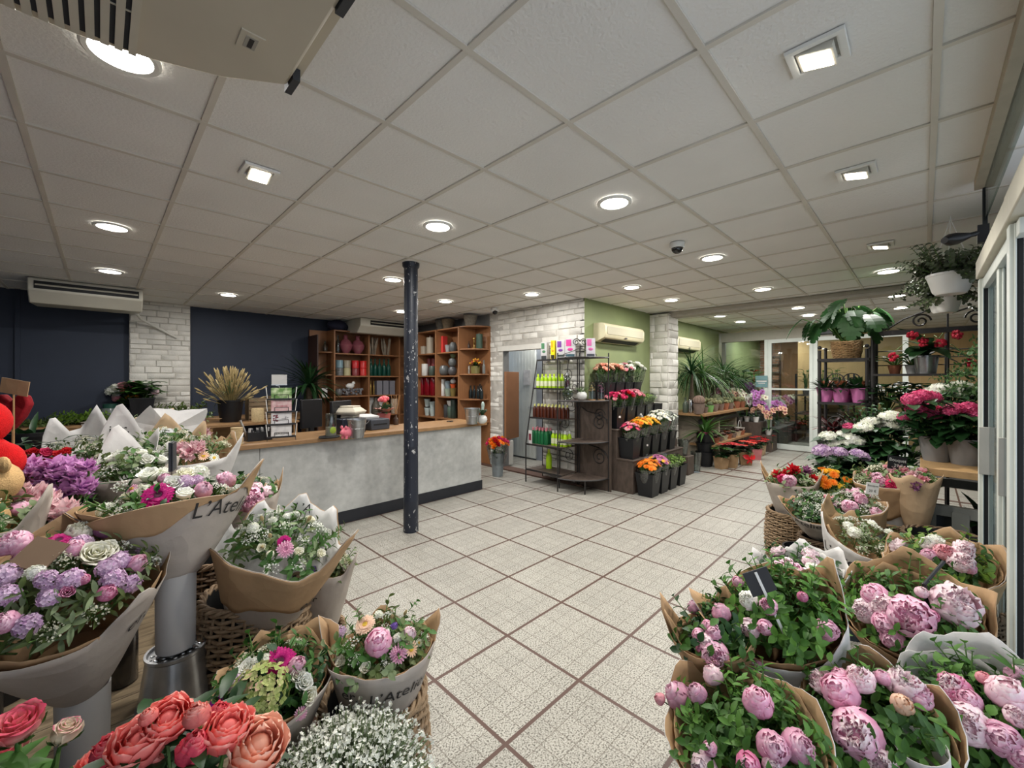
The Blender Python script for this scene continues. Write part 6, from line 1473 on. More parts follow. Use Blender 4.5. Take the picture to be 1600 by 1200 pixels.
# price sign and stakes
t = thing('price_sign', 'tilted black slate price sign on a white stake among peonies', 'sign', P(1205, 948, 1.42))
q = zquat(V((-.25,-.1,1)))
mb = MB(); mb.box(-.042,.042,-.003,.003,.045,.125); mb.obj('slate', mat('slate_black', (30,31,34), .5, .1), t, rot=(radians(-10), radians(-22), radians(-52)))
mb = MB(); mb.box(-.0045,.0045,-.006,-.003,-.14,.118); mb.obj('stake', white_pot, t, rot=(radians(-10), radians(-22), radians(-52)))
t = thing('stake', 'black plastic stake standing in the peonies by the door', 'stake', P(1446, 960, 1.55), radians(-45))
MB().tube([(.012,0,-.02),(0,0,.09),(-.004,0,.115)], .007, 6).tube([(-.004,0,.113),(.07,0,.20)], .006, 6).obj('rod', black_plastic, t)
# second rank
def hold2(label, px, py, Z, r, h, dark=True): return holder(label, px, py, Z, r, h, dark)
hb = hold2('wicker basket on tiles at the left edge of the right hand display', 1238, 830, 3.6, .185, .40, False)
hc = hold2('wicker basket in the middle row below the white cone bouquet', 1352, 850, 3.1, .17, .38)
hd_ = hold2('wicker basket below the bouquet with the black chalk sign', 1398, 815, 3.35, .185, .40)
q = P(1478, 842, 2.74); basket('large empty wicker basket with black lining beside the door frame', V((q.x,q.y,0)), .215, .50, .20, True)
he = hold2('wicker basket under the orange flower bouquet', 1288, 830, 3.75, .17, .40)
q = P(1250, 870, 3.0); rb_ = round_bucket('black round bucket on tiles before the lettered white bouquet', V((q.x,q.y,0)), .105, .32)
q = P(1322, 905, 2.55); v9 = V((q.x, q.y, 0)); round_bucket('dark blue grey bucket under the lettered white paper bouquet', v9, .13, .42, mat('slate_blue_plastic', (48,58,68), .4, .08))
bouquet('lettered white paper bouquet leaning left over the dark bucket', v9+V((0,0,.28)), P(1352, 848, 2.45), .215, .07,
    [('stock:white',1335,832,10),('spray:white',1345,835,14),('spray:white',1325,832,14)], [('spray:white',12,.05),('stock:white',3,.03)], seed=121, peaks=[(-110,1.0,.35),(-150,.6,.3),(-70,.4,.3),(70,.25,.4),(110,.3,.4),(0,-.05,.5)], dip=.02, outer=paper_white, leaves='s', leafL=.045, leafW=.014, text=('er, L’Atelier', .085, -28, .72))
bouquet('cone bouquet with tan cuff and small pink roses in the middle row', hc+V((0,0,-.12)), P(1335, 792, 3.05), .185, .08,
    [('open:pink',1327,792,10),('open:pink/2',1346,780,8),('open:pink',1340,774,6),('spray:white',1350,795,14),('spray:white',1330,775,12)], [('spray:white',12,.06),('open:pink',5,.035),('rose:soft',3,.028)], seed=123, peaks=[(90,.12,.5),(-90,.1,.4),(180,.3,.4)], dip=.02, outer=paper_white, cuff=.5, leaves='m')
bouquet('bouquet of small white flowers left of the cone bouquet', V((P(1283,860,3.15).x,P(1283,860,3.15).y,.36)), P(1278, 797, 3.1), .20, .07,
    [('spray:white',1272,792,14),('spray:white',1285,795,14),('rose:soft',1289,803,7)], [('spray:white',16,.06),('rose:soft',2,.03)], seed=125, peaks=[(-90,.6,.4),(-130,.3,.3),(60,.1,.4),(150,.2,.4)], dip=.05, outer=paper_grey, leaves='g', nleaf=55, text=('Atelier', .075, -20, .86))
q = P(1283,860,3.15); basket('low wicker basket under the small white flower bouquet', V((q.x,q.y,0)), .14, .34, .14, True)
bouquet('orange and yellow flower bouquet among the right hand row', he+V((0,0,-.12)), P(1285, 757, 3.65), .25, .08,
    [('pom:orange',1290,756,9),('pom:orange/2',1303,742,7),('pom:orange',1287,748,6),('rose:yellow',1280,755,6),('pom:orange',1322,750,6),('rose:yellow',1330,752,5),('daisy:yellow',1315,760,6),('pom:yellow',1270,754,4)], [('spray:cream',10,.07),('pom:orange',4,.035),('rose:yellow',4,.03)], seed=127, peaks=[(100,.3,.5),(160,.3,.4),(-120,.3,.4)], outer=paper_grey, leaves='m', nleaf=80)
bouquet('bouquet with red leaves and pink flowers left of the orange one', hb+V((0,0,-.12)), P(1236, 752, 3.6), .20, .08,
    [('open:pink',1232,752,10),('open:hot',1222,748,7),('ruffle:red',1240,735,9),('ruffle:red/2',1232,738,7),('ruffle:plum',1258,737,9)], [('spray:cream',8,.06),('ruffle:red',3,.04),('rose:hot',2,.035)], seed=129, peaks=[(-100,.5,.35),(-150,.3,.4),(90,.4,.5),(150,.3,.4)], outer=paper_grey, leaves='m', nleaf=45)
bouquet('pale flower bouquet in tan paper carrying the black chalk sign', hd_+V((0,0,-.12)), P(1388, 752, 3.35), .22, .08,
    [('open:pink/2',1373,752,9),('open:hot',1393,758,8),('open:pink',1370,745,7),('rose:soft',1358,742,6),('ruffle:blush',1400,735,10)], [('spray:cream',12,.07),('rose:soft',5,.03),('open:pink',3,.035)], seed=131, peaks=[(100,.3,.5),(175,.45,.4),(-120,.2,.4)], outer=paper_white, cuff=.55, leaves='s', nleaf=60)
bouquet('pink bouquet in clear sleeve squeezed beside the grey trolley leg', V((P(1432,800,3.15).x,P(1432,800,3.15).y,.38)), P(1430, 752, 3.15), .14, .05, [('ruffle:blush',1425,745,9),('ruffle:plum',1432,758,8),('ruffle:soft',1440,750,8)], [('ruffle:soft',4,.04),('spray:cream',4,.05)], seed=133, outer=kraft_light, leaves='m', nleaf=30)
q = P(1432,800,3.15); round_bucket('grey bucket under the pink bouquet by the trolley', V((q.x,q.y,0)), .09, .36, dark_grey)
t = thing('chalk_sign', 'small black chalk sign reading Bouquet in the right hand row', 'sign', P(1402, 724, 3.25), radians(-52))
b_ = MB().box(-.068,.068,-.003,.003,-.05,.055).obj('slate', MATS['slate_black'], t, rot=(radians(-8),radians(9),0))
flat_text('Bouquet', .036, 'lettering', white_pot, b_, (0,-.005,.012)); flat_text('29 €', .034, 'lettering', white_pot, b_, (.005,-.005,-.03))
MB().tube([(0,.006,-.2),(0,.006,-.03)], .004, 6).obj('stake', black_plastic, t)
t = thing('price_sign', 'small white price sign on the tan cuffed cone bouquet', 'sign', P(1363, 764, 3.0), radians(-55))
b_ = MB().box(-.04,.04,-.003,.003,-.04,.045).obj('card', white_pot, t, rot=(0,radians(6),0)); flat_text('Bouquet', .020, 'lettering', ink, b_, (0,-.005,.018)); flat_text('20 €', .026, 'lettering', ink, b_, (0,-.005,-.022))
MB().tube([(0,.006,-.2),(0,.006,-.03)], .003, 6).obj('stake', white_pot, t)
t = thing('potted_plant', 'bushy grey green plants standing behind the orange bouquet', 'plant', V((P(1330,760,4.1).x, P(1330,760,4.1).y, 0)))
MB().lathe([(0,0),(.12,0),(.16,.4),(.15,.4),(.13,.36),(0,.36)],20).obj('pot', black_plastic, t); mb = MB(); rr = random.Random(3)
for k in range(70): a = rr.uniform(0,6.28); q = sqrt(rr.random()); sprigs(mb, (0,0,.35), (cos(a)*q*1.3, sin(a)*q*1.3, 1), .36, 10, .02, .06, rr)
mb.obj('foliage', [stem_g, leaf_s], t)
# ================================================================ IRON RACK IN FRONT OF THE BRICK CORNER
RC = V((5.0, 3.60, 0)); RR = .50
t = thing('plant_rack', 'black iron etagere rack wrapped round the white brick corner', 'rack', (0,0,0))
def bar(mb, *pts, r=.008): mb.tube(pts, r, 6)
LZ = [.20, .585, .985, 1.43, 1.87]
YL, YR = 4.30, 3.62
def fx(z): return 4.60+(4.86-4.60)*max(0, (z-.58))/(1.87-.58)       # the front leg leans in above the fourth shelf
mb = MB()
bar(mb, (4.60,YL,0), (4.60,YL,.58), (4.86,YL,1.87), r=.010); bar(mb, (4.99,YL,0), (4.99,YL,1.90)); bar(mb, (4.99,3.95,0), (4.99,3.95,1.87)); bar(mb, (4.99,YR,0), (4.99,YR,1.9))
bar(mb, (4.66,3.70,0), (4.66,3.70,.58), (4.88,3.70,1.87))
bar(mb, (RC.x-RR,RC.y,0), (RC.x-RR,RC.y,1.93), r=.010); bar(mb, (RC.x,RC.y-RR,0), (RC.x,RC.y-RR,1.93), r=.010); bar(mb, (RC.x-RR*.707,RC.y-RR*.707,0), (RC.x-RR*.707,RC.y-RR*.707,.19), r=.011)
bar(mb, (RC.x-.02,RC.y-.02,0), (RC.x-.02,RC.y-.02,1.95))
mb.obj('post', black_metal, t)
shm = mat('rusty_brown_shelf', (86,74,66), .65, .25, 10, .15, 60)
for k, z in enumerate(LZ):
    x0 = fx(z)+.006
    s = MB(); s.box(x0, 4.985, YR+.01, YL-.01, z-.012, z, 0); s.box(x0-.004, x0+.006, YR, YL, z-.022, z+.004, 1)
    s.obj('shelf', [shm if k < 4 else black_metal, black_metal], t)
def quarter(z, m):
    n = 14; poly = [(RC.x, RC.y)]+[(RC.x-RR*cos(a), RC.y-RR*sin(a)) for a in [k*pi/2/n for k in range(n+1)]]
    s = MB(); s.prism(poly, z-.014, z, 0)
    s.tube([(RC.x-(RR+.004)*cos(a), RC.y-(RR+.004)*sin(a), z-.006) for a in [k*pi/2/n for k in range(n+1)]], .011, 5, 1)
    for a in (.3,.6,.9,1.2): s.tube([(RC.x-.1*cos(a), RC.y-.1*sin(a), z+.0005), (RC.x-(RR-.02)*cos(a), RC.y-(RR-.02)*sin(a), z+.0005)], .0016, 4, 1)
    return s.obj('shelf', [m, black_metal], t)
for z, m in ((.19, shm), (.70, shm), (1.27, shm), (1.87, black_metal)): quarter(z, m)
def spiral(mb, c, R, turns, u, v, r=.006, a0=0, n=40):
    c = V(c); u = V(u); v = V(v); mb.tube([c+(u*cos(a0+turns*2*pi*k/n)+v*sin(a0+turns*2*pi*k/n))*(R*(1-.82*k/n)) for k in range(n+1)], r, 5)
mb = MB(); c0 = V((RC.x-.06, RC.y-.06, 1.87)); e = V((1,-1,0)).normalized(); up = V((0,0,1))
for s in (-1,1):
    spiral(mb, c0+e*s*.055+up*.235, .055, 1.6, e*-s, up, .006)
    mb.tube([c0+e*s*.0, c0+e*s*.005+up*.12, c0+e*s*.0+up*.20], .006, 5)
    mb.tube([c0+e*s*.01+up*.15, c0+e*s*.10+up*.105, c0+e*s*.19+up*.075, c0+e*s*.225+up*.06], .005, 5)
    spiral(mb, c0+e*s*.215+up*.035, .028, 1.3, e*s*.3+up, e*s, .005)
bk = V((4.99, 3.7, 0)); u = V((0,1,0))
for (z, y, R) in ((1.62,3.80,.10),(1.45,3.66,.09),(1.18,3.74,.13),(.9,3.86,.11),(.42,3.78,.10)):
    spiral(mb, (4.985, y, z), R, 1.5, u, up, .005, 1.0)
for z in (.36,.30,.44): mb.tube([(4.985, 3.63, z), (4.985, 3.8, z+.02), (4.985, 4.28, z+.05)], .005, 5)
w = V((1,0,0))
for (z, R) in ((.46,.13),(.95,.12),(1.06,.09)):
    spiral(mb, (4.991, 3.24, z), R, 1.8, V((0,-1,0)), up, .006)
mb.tube([(4.991,3.55,.66),(4.991,3.42,.62),(4.991,3.25,.59),(4.991,3.12,.5)], .006, 5); mb.tube([(4.991,3.55,1.16),(4.991,3.45,1.10),(4.991,3.25,1.07),(4.991,3.12,1.0)], .006, 5)
mb.obj('scroll', black_metal, t)
# goods on the rack
lime = mat('lime_bottle', (166,206,22), .35, .05, rnd=.06); limecap = mat('lime_cap', (196,220,60), .4); labw = mat('bottle_label', (222,226,190), .5, .1, 40)
amber = mat('amber_bottle', (74,32,18), .3, .1, rnd=.1); capy = mat('pale_yellow_cap', (206,206,126), .4, .05); greenb = mat('green_bottle_plastic', (18,92,52), .35, .05, rnd=.08); capp = mat('pink_cap', (196,120,130), .45)
def product(body, cap, r, h, lab=True):
    b = MB().lathe([(0,0),(r,0),(r,h*.62),(r*.8,h*.74),(r*.42,h*.82),(r*.42,h*.84),(0,h*.84)], 14)
    if lab: b.lathe([(r*1.01,h*.14),(r*1.01,h*.5)], 14, mat=1)
    return b.mesh('body', [body, labw]), MB().lathe([(r*.46,h*.83),(r*.46,h),(0,h)], 12).mesh('cap', cap)
def prod(name, label, group, meshes, loc, rot=0, cat='bottle'):
    t = thing(name, label, cat, loc, rot, group); inst('body', meshes[0], t); inst('cap', meshes[1], t)
A1 = product(lime, limecap, .030, .215); A2 = product(amber, capy, .029, .20, False); A3 = product(greenb, capp, .034, .245, False); A4 = product(lime, mat('white_cap', (214,216,214), .4), .033, .22)
def row(ms, name, label, group, y0, y1, n, z, xs, seed=1):
    r = random.Random(seed)
    for i in range(n):
        for x in xs: prod(name, label, group, ms, (x+r.uniform(-.004,.004), y0+(y1-y0)*i/(n-1), z), r.uniform(0,6))
row(A1, 'lime_bottle', 'lime green plant food bottle in the front row, second shelf of rack', 'lime bottles on the second rack shelf', 4.25, 3.85, 6, 1.43, [4.83])
row(A1, 'lime_bottle', 'lime green plant food bottle in the rear row, second shelf of rack', 'lime bottles behind on the second rack shelf', 4.25, 3.85, 6, 1.43, [4.92], 2)
row(A2, 'amber_bottle', 'dark amber bottle with pale yellow cap on the third rack shelf', 'amber bottles on the third rack shelf', 4.25, 3.70, 9, .985, [4.75], 3)
row(A2, 'amber_bottle', 'dark amber bottle with yellow cap, rear row of third shelf', 'amber bottles behind on the third rack shelf', 4.25, 3.70, 9, .985, [4.85], 4)
row(A3, 'green_bottle', 'dark green bottle with pink cap on the fourth rack shelf', 'green bottles on the fourth rack shelf', 4.24, 3.98, 5, .585, [4.70], 5)
row(A3, 'green_bottle', 'dark green bottle with pink cap in the rear row, fourth shelf', 'green bottles behind on the fourth rack shelf', 4.24, 3.98, 5, .585, [4.80], 6)
row(A4, 'lime_bottle', 'lime green bottle with white cap on the fourth rack shelf', 'lime bottles on the fourth rack shelf', 3.88, 3.66, 4, .585, [4.75], 7)
row(A4, 'lime_bottle', 'lime green bottle with white cap in rear row, fourth shelf', 'lime bottles behind on the fourth rack shelf', 3.88, 3.66, 4, .585, [4.84], 8)
tag(MB().box(-.035,.035,-.004,.004,0,.2).box(-.025,.02,-.006,-.004,.05,.15,1).obj('price_card', [paper_white, mat('card_maroon', (120,40,56), .6)], loc=(4.635,4.24,.585), rot=(0,0,radians(-90))), 'white and maroon card before the dark green bottles', 'card')
prod('spray_bottle', 'single lime green spray bottle on the bottom rack shelf', None, product(lime, limecap, .045, .29, False), (4.86,4.06,.20))
def soil_bag(label, loc, w, d, h, cols, rz):
    t = thing('fertiliser_box', label, 'box', loc, rz)
    m = [mat('box_%d' % (sum(c)+k), c, .45, .1, 20) for k, c in enumerate(cols)]
    mb = MB(); mb.box(-w/2,w/2,-d/2,d/2,0,h,0); mb.box(-w*.42,w*.42,-d/2-.002,-d/2,h*.02,h*.22,1); mb.box(-w*.4,w*.1,-d/2-.002,-d/2,h*.62,h*.95,2)
    mb.ball((0,-d/2,h*.46),(w*.28,.004,h*.08),12,6,2); mb.obj('carton', m, t, bevel=.003)
soil_bag('grey box with green oval on the rack top, first from left', (4.92,4.19,1.87), .11,.07,.27, [(186,184,184),(52,56,58),(72,120,84)], radians(-80))
soil_bag('narrow bright yellow box on the rack top', (4.90,4.00,1.87), .065,.07,.285, [(230,206,10),(40,34,16),(214,150,20)], radians(-75))
soil_bag('grey box with purple oval on the rack top', (4.91,3.86,1.87), .13,.07,.28, [(188,186,186),(56,66,62),(110,60,140)], radians(-70))
soil_bag('grey box with pink oval on the rack top', (4.90,3.68,1.87), .15,.07,.29, [(188,186,188),(60,90,100),(206,62,140)], radians(-62))
soil_bag('grey box with pink print behind the rack scrolls', (5.06,3.44,1.87), .13,.06,.29, [(184,180,186),(60,64,72),(190,96,150)], radians(-48))
bz = product(glass_vase, mat('silver_cap', (180,182,184), .4), .045, .23, False)
prod('glass_globe', 'clear glass jar with dried burgundy flowers on the rack', None, bz, (4.85,3.70,1.43))
tag(MB().ball((0,0,.1),(.04,.04,.05),10,7).ball((.02,.02,.05),(.03,.03,.04),8,6).obj('dried_flowers', mat('burgundy_dried', (112,44,60), .8, .4, 40), loc=(4.85,3.70,1.435), scale=.8), 'dried burgundy flowers inside the glass jar on the rack', 'flowers')
def dome_plant(label, x, y, z, c, h=.26):
    t = thing('bell_jar', label, 'ornament', (x,y,z)); MB().lathe([(0,0),(.05,0),(.05,.015),(0,.015)],18).obj('base', oak, t)
    mb = MB(); mb.tube([(0,0,.01),(.005,0,h*.5)], .003, 5, 1); rr = random.Random(int(x*1e3))
    for k in range(16): mb.ball((rr.uniform(-.03,.03), rr.uniform(-.03,.03), h*.45+rr.uniform(0,h*.35)), .011, 6, 4)
    mb.obj('flowers', [mat('dried_'+label[:4], c, .8, .2), stem_g], t); MB().lathe([(.048,.012),(.050,h*.7),(.035,h*.93),(0,h)],18).obj('glass', glass_vase, t)
dome_plant('tan dried flowers under glass on the round rack shelf', 4.85, 3.27, 1.27, (200,170,116)); dome_plant('purple dried flowers under glass on the round rack shelf', 4.94, 3.18, 1.27, (140,76,104))
t = thing('terrarium', 'white bowl terrarium with small greens on the round rack shelf', 'plant', (4.76,3.38,1.27)); inst('bowl', vessel('round', white_pot, .075, .12), t)
mb = MB(); rr = random.Random(5)
for k in range(20): sprigs(mb, (0,0,.1), (rr.uniform(-1,1), rr.uniform(-1,1), .8), .11, 6, .012, .03, rr)
mb.obj('foliage', [stem_g, leaf_s], t)
t = thing('terrarium', 'clear bottle garden with greens left of the white bowl', 'plant', (4.62,3.52,1.27)); inst('glass', vessel('round', glass_vase, .075, .17), t)
mb = MB()
for k in range(26): sprigs(mb, (0,0,.03), (rr.uniform(-1,1), rr.uniform(-1,1), 1.2), .13, 6, .012, .03, rr)
mb.obj('foliage', [stem_g, leaf_o], t)

# ================================================================ STEPPED STAND AND FLOWER BUCKETS along the green wall
t = thing('stepped_stand', 'weathered brown stepped wooden stand along the green wall', 'stand', (0,0,0))
X0, X1 = 5.10, 6.72
for (y0, y1, z) in ((2.78,3.03,.46),(3.03,3.27,.86),(3.27,3.51,1.25)):
    MB().box(X0, X1, y0, y1, 0, z-.02).obj('step', brown_wood, t, bevel=.004); MB().box(X0-.01, X1+.01, y0-.012, y1, z-.02, z).obj('tread', brown_wood, t, bevel=.004)
tag(MB().box(5.000,5.012,3.06,3.68,0,1.28).obj('wood_panel', brown_wood) , 'tall brown wood panel closing the stand beside the iron rack', 'panel')
blk = mat('black_flower_bucket', (26,27,30), .42, .12, 6, rnd=.12)
SQ = {}
def sqb(w, h):
    if (w,h) not in SQ:
        SQ[(w,h)] = (MB().frustum((w*.38,w*.38),(w*.5,w*.5),0,h,open_top=.005).mesh('body', blk, False), MB().frustum((w*.455,w*.455),(w*.46,w*.46),h*.80,h*.81).mesh('water', mat('dark_water', (18,20,22), .1), False))
    return SQ[(w,h)]
def square_bucket(label, loc, w=.235, h=.29, rz=0, mark=None):
    t = thing('square_bucket', label, 'bucket', loc, rz); a, b = sqb(w, h); inst('body', a, t); inst('water', b, t)
    if mark == 'logo':
        s = .47*w-.012
        l = MB(); l.box(-.045,-.020,-.0,.003,.16,.185); l.box(-.015,.01,-.0,.003,.165,.19); l.box(-.045,.0,-.0,.003,.145,.152)
        l.tube([(.02+.014*cos(a),.0,.138+.014*sin(a)) for a in [k*pi/5 for k in range(9)]], .0035, 5); l.tube([(.045,0,.128),(.045,0,.150),(.06,0,.150),(.06,0,.128)], .0035, 5)
        l.obj('logo', white_pot, t, (0,-s-.002,0), (radians(-5.5),0,0))
    elif mark:
        MB().box(-.03,.02,-.002,.002,-.03,.03).obj('sticker', paper_white, t, (mark,-.47*w+.006,h*.62), (radians(-5),radians(8),0))
    return t
def bunch(label, loc, kind, n, R, fr, h, seed, lm=(stem_g, leaf_d), sleeve=True, tall=.0, group=None, name='flower_bunch'):
    """cut flowers standing in a bucket: a domed head of single blooms on stems in a clear sleeve"""
    t = thing(name, label, 'flowers', loc, 0, group); r = random.Random(seed); st = MB(); lf = MB(); kinds = kind if isinstance(kind, (list, tuple)) else [kind]
    for k in range(n):
        a = k*2.39996+r.uniform(-.3,.3); q = sqrt((k+.5)/n); p = V((R*q*cos(a), R*q*sin(a), h+.6*R*(1-q*q)+r.uniform(-.012,.012)+tall*q*cos(a)))
        nrm = V((p.x*.9/R, p.y*.9/R, 1.0)).normalized(); kd = kinds[k % len(kinds)]; b = kd.partition(':')[0]
        inst(FNAME[b], fl(kd), t, p, V((0,0,1)).rotation_difference(nrm) @ Quaternion((0,0,1), r.uniform(0,6)), fr*r.uniform(.88,1.1))
        st.tube([V((p.x*.25,p.y*.25,.03)), V((p.x*.5,p.y*.5,h*.55)), p], .0035, 4, cap=False)
        for j in range(3):
            c = V((p.x*.7,p.y*.7,h*r.uniform(.55,.93))); b2 = r.uniform(0,6.28); lf.leaf(c, (cos(b2),sin(b2),.7), (0,0,1), .075, .026, .3, .2)
    st.obj('stem', lm[0], t); lf.obj('foliage', lm[1], t)
    if sleeve:
        s = wrap_surface(h*1.0, R*.35, R*1.12, [(r.uniform(0,6),.1,.5) for _ in range(5)], 0, 0, seed, .35, 1.0, crinkle=.03, na=28, nz=5)
        s.obj('clear_sleeve', cello, t, sharp=0)
    return t
YF = 2.62
def leafy_bunch(label, loc, R, h, seed, m=(stem_g, leaf_l), n=60, sleeve=True):
    t = thing('foliage_bunch', label, 'flowers', loc); r = random.Random(seed); mb = MB()
    for k in range(n):
        a = r.uniform(0,6.28); q = sqrt(r.random()); p = V((R*q*cos(a), R*q*sin(a), h+.3*R*(1-q*q)))
        sprigs(mb, p*.72, p-V((0,0,h*.5)), p.length*.3, 8, .022, .05, r, 0, 1, .9)
        mb.tube([V((p.x*.2,p.y*.2,.03)), p*.75], .003, 4, 0, cap=False)
    mb.obj('foliage', list(m), t)
    if sleeve: wrap_surface(h*1.0, R*.35, R*1.12, [(r.uniform(0,6),.12,.5) for _ in range(5)], 0, 0, seed, .35, 1.0, crinkle=.03, na=28, nz=5).obj('clear_sleeve', cello, t, sharp=0)
    return t
# floor row
for i, (x, lab, mk) in enumerate(((5.22,'front black square bucket with white logo on the tiles','logo'),(5.50,'second black square bucket in the floor row',None),(5.78,'third black square bucket in the floor row',None))):
    square_bucket(lab, (x, YF, 0), .25, .30, 0, mk)
bunch('orange gerbera bunch in the front bucket with white logo', (5.22,YF,.01), ['gerbera:orange','pom:orange','pom:orange/2','gerbera:orange/2'], 34, .155, .036, .38, 201)
bunch('mauve and yellow daisy bunch in the second floor bucket', (5.50,YF,.01), ['gerbera:purplepink','pom:purplepink/2','gerbera:yellow'], 32, .15, .036, .40, 202)
leafy_bunch('lime green leafy bunch in the third floor bucket', (5.78,YF,.01), .15, .40, 203)
# first step
Y1, Z1 = 2.905, .46
for i, (x, lab, mk) in enumerate(((5.24,'black square bucket at the near end of the first step',None),(5.53,'second black bucket on the first step',.02),(5.81,'third black bucket on the first step',None),(6.09,'fourth black bucket on the first step',None))): square_bucket(lab, (x, Y1, Z1), .235, .28, 0, mk)
bunch('magenta gerbera bunch in clear sleeve on the first step', (5.24,Y1,Z1+.01), ['gerbera:hot','pom:soft','gerbera:soft'], 20, .135, .040, .40, 204)
bunch('orange yellow gerbera bunch, left one on the first step', (5.53,Y1,Z1+.01), ['gerbera:yellow','pom:yellow','pom:orange'], 26, .145, .038, .44, 205)
bunch('golden yellow gerbera bunch, right one on the first step', (5.81,Y1,Z1+.01), ['gerbera:yellow','pom:yellow/2'], 26, .145, .038, .44, 206)
bunch('white chrysanthemum bunch on the first step', (6.10,Y1,Z1+.01), ['pom:white','gerbera:white'], 24, .18, .045, .50, 207)
bunch('white chrysanthemum bunch farthest along the first step', (6.40,Y1+.0,Z1+.01), ['pom:white','pom:white/2'], 22, .16, .045, .48, 208)
square_bucket('fifth black bucket at the far end of the first step', (6.40, Y1, Z1), .235, .28)
# second step
Y2, Z2 = 3.15, .86
for i, (x, lab, mk) in enumerate(((5.24,'black bucket with white sticker at the near end of the second step',-.03),(5.53,'second black bucket on the second step',None),(5.81,'third black bucket on the second step',.02),(6.09,'fourth black bucket on the second step',None),(6.37,'fifth black bucket at the far end of the second step',None))): square_bucket(lab, (x, Y2, Z2), .235, .30, 0, mk)
bunch('pink red rose bunch at the near end of the second step', (5.24,Y2,Z2+.01), ['rose:hot','rose:hot/2','rose:soft'], 22, .14, .036, .40, 209)
bunch('hot pink rose bunch on the second step', (5.53,Y2,Z2+.01), ['rose:hot','rose:red'], 22, .14, .036, .41, 210)
bunch('soft pink rose bunch on the second step', (5.81,Y2,Z2+.01), ['rose:soft','rose:soft/2'], 20, .13, .036, .42, 211)
leafy_bunch('lime green button bunch on the second step', (6.09,Y2,Z2+.01), .16, .42, 212)
tag(MB().frustum((.10,.04),(.12,.05),0,.3).obj('black_crate', black_plastic, loc=(6.60,Y2+.02,Z2)), 'empty black plastic box at the far end of the second step', 'box')
# top step
Y3, Z3 = 3.34, 1.25
square_bucket('wide black bucket at the near end of the top step', (5.26, Y3, Z3), .24, .26); square_bucket('second black bucket on the top step', (5.54, Y3, Z3), .23, .26)
square_bucket('third black bucket on the top step', (5.81, Y3, Z3), .23, .26, 0, .03); square_bucket('fourth black bucket on the top step', (6.08, Y3, Z3), .23, .26)
bunch('peach rose bunch at the near end of the top step', (5.26,Y3,Z3+.01), ['rose:peach','rose:apricot'], 22, .15, .036, .42, 213)
bunch('second peach rose bunch on the top step', (5.54,Y3,Z3+.01), ['rose:apricot','rose:peach/2'], 20, .14, .036, .43, 214)
bunch('pink and white rose bunch on the top step', (5.81,Y3,Z3+.01), ['rose:soft','rose:white','rose:soft/2'], 22, .15, .036, .43, 215)
bunch('white flower bunch in dark cone sleeve on the top step', (6.10,Y3,Z3+.01), ['pom:white','rose:white'], 26, .19, .04, .45, 216)
# end boxes, glass vase, bucket by the counter
for x, y, z0, z1, lab in ((6.74,2.70,0,.30,'brown wooden box on the floor at the far end of the stand'),(6.74,2.98,0,.55,'taller brown wooden box at the far end of the stand')):
    tag(MB().box(0,.25,0,.26,z0,z1).obj('wooden_box', brown_wood, loc=(x,y,0), bevel=.004), lab, 'box')
tag(inst('glass_vase', vessel('tumbler', glass_vase, .085, .26), None, (6.86,2.83,.30)), 'large clear glass vase on the brown box beside the pillar', 'vase')
t = thing('foliage_bunch', 'bright green leafy bunch in bucket at the stand foot', 'flowers', (6.12,YF+.02,0.0))
square_bucket('fourth black square bucket in the floor row', (6.10, YF, 0), .24, .29)
mb = MB(); rr = random.Random(8)
for k in range(60): a = rr.uniform(0,6.28); q = sqrt(rr.random()); sprigs(mb, (0,0,.24), (cos(a)*q, sin(a)*q, 1.0), .20, 9, .022, .05, rr)
mb.obj('foliage', [stem_g, leaf_l], t)
q = onz(769, 729, 0); q = V((4.55, 4.88, 0))
t = thing('zinc_bucket', 'tall slim grey zinc bucket behind the counter end', 'bucket', (q.x,q.y,0)); MB().lathe([(0,0),(.085,0),(.105,.36),(.112,.365),(.112,.38),(.10,.375),(.08,.02),(0,.02)],26).obj('pail', mat('matte_zinc', (140,148,152), .45, .1, metal=.4), t)
bunch('red and orange flower bunch in zinc bucket behind the counter end', (q.x,q.y,.02), ['ruffle:red','ruffle:orange','ruffle:hot','pom:orange'], 26, .17, .045, .48, 217, sleeve=True)

# ================================================================ BACK ZONE: plant tables past the pillar
def pot_mesh(m, r, h): return vessel('pot', m, r, h)
def potted(name, label, loc, m, r, h, group=None, cat='plant'):
    t = thing(name, label, cat, loc, 0, group); inst('pot', vessel('pot', m, r, h), t)
    MB().lathe([(0,h*.86),(r*.9,h*.86)],14).obj('soil', soil, t); return t
TZ = .95
t = thing('plant_table', 'long wooden trestle table of cacti past the white pillar', 'table', (0,0,0))
MB().box(7.52, 10.1, 2.72, 3.5, TZ-.045, TZ).obj('top', oak_top, t, bevel=.004)
for x in (7.75, 8.75, 9.8): MB().box(x, x+.07, 2.9, 3.4, 0, TZ-.045).obj('leg', mat('pale_leg', (150,140,124), .6, .1), t)
MB().box(7.7, 9.9, 2.86, 2.90, TZ-.20, TZ-.12).obj('rail', black_metal, t)
t = thing('low_shelf', 'low wooden plank shelf of succulents under the cactus table', 'shelf', (0,0,0))
MB().box(7.65, 9.95, 2.62, 3.04, .36, .40).obj('plank', oak_top, t, bevel=.004)
for x in (7.8, 9.8): MB().box(x, x+.05, 2.75, 2.98, 0, .36).obj('leg', MATS['pale_leg'], t)
cact = mat('cactus_green', (92,98,70), .8, .35, 60, .6, 90, rnd=.2); cact2 = mat('cactus_grey', (134,112,100), .85, .3, 60, .6, 90)
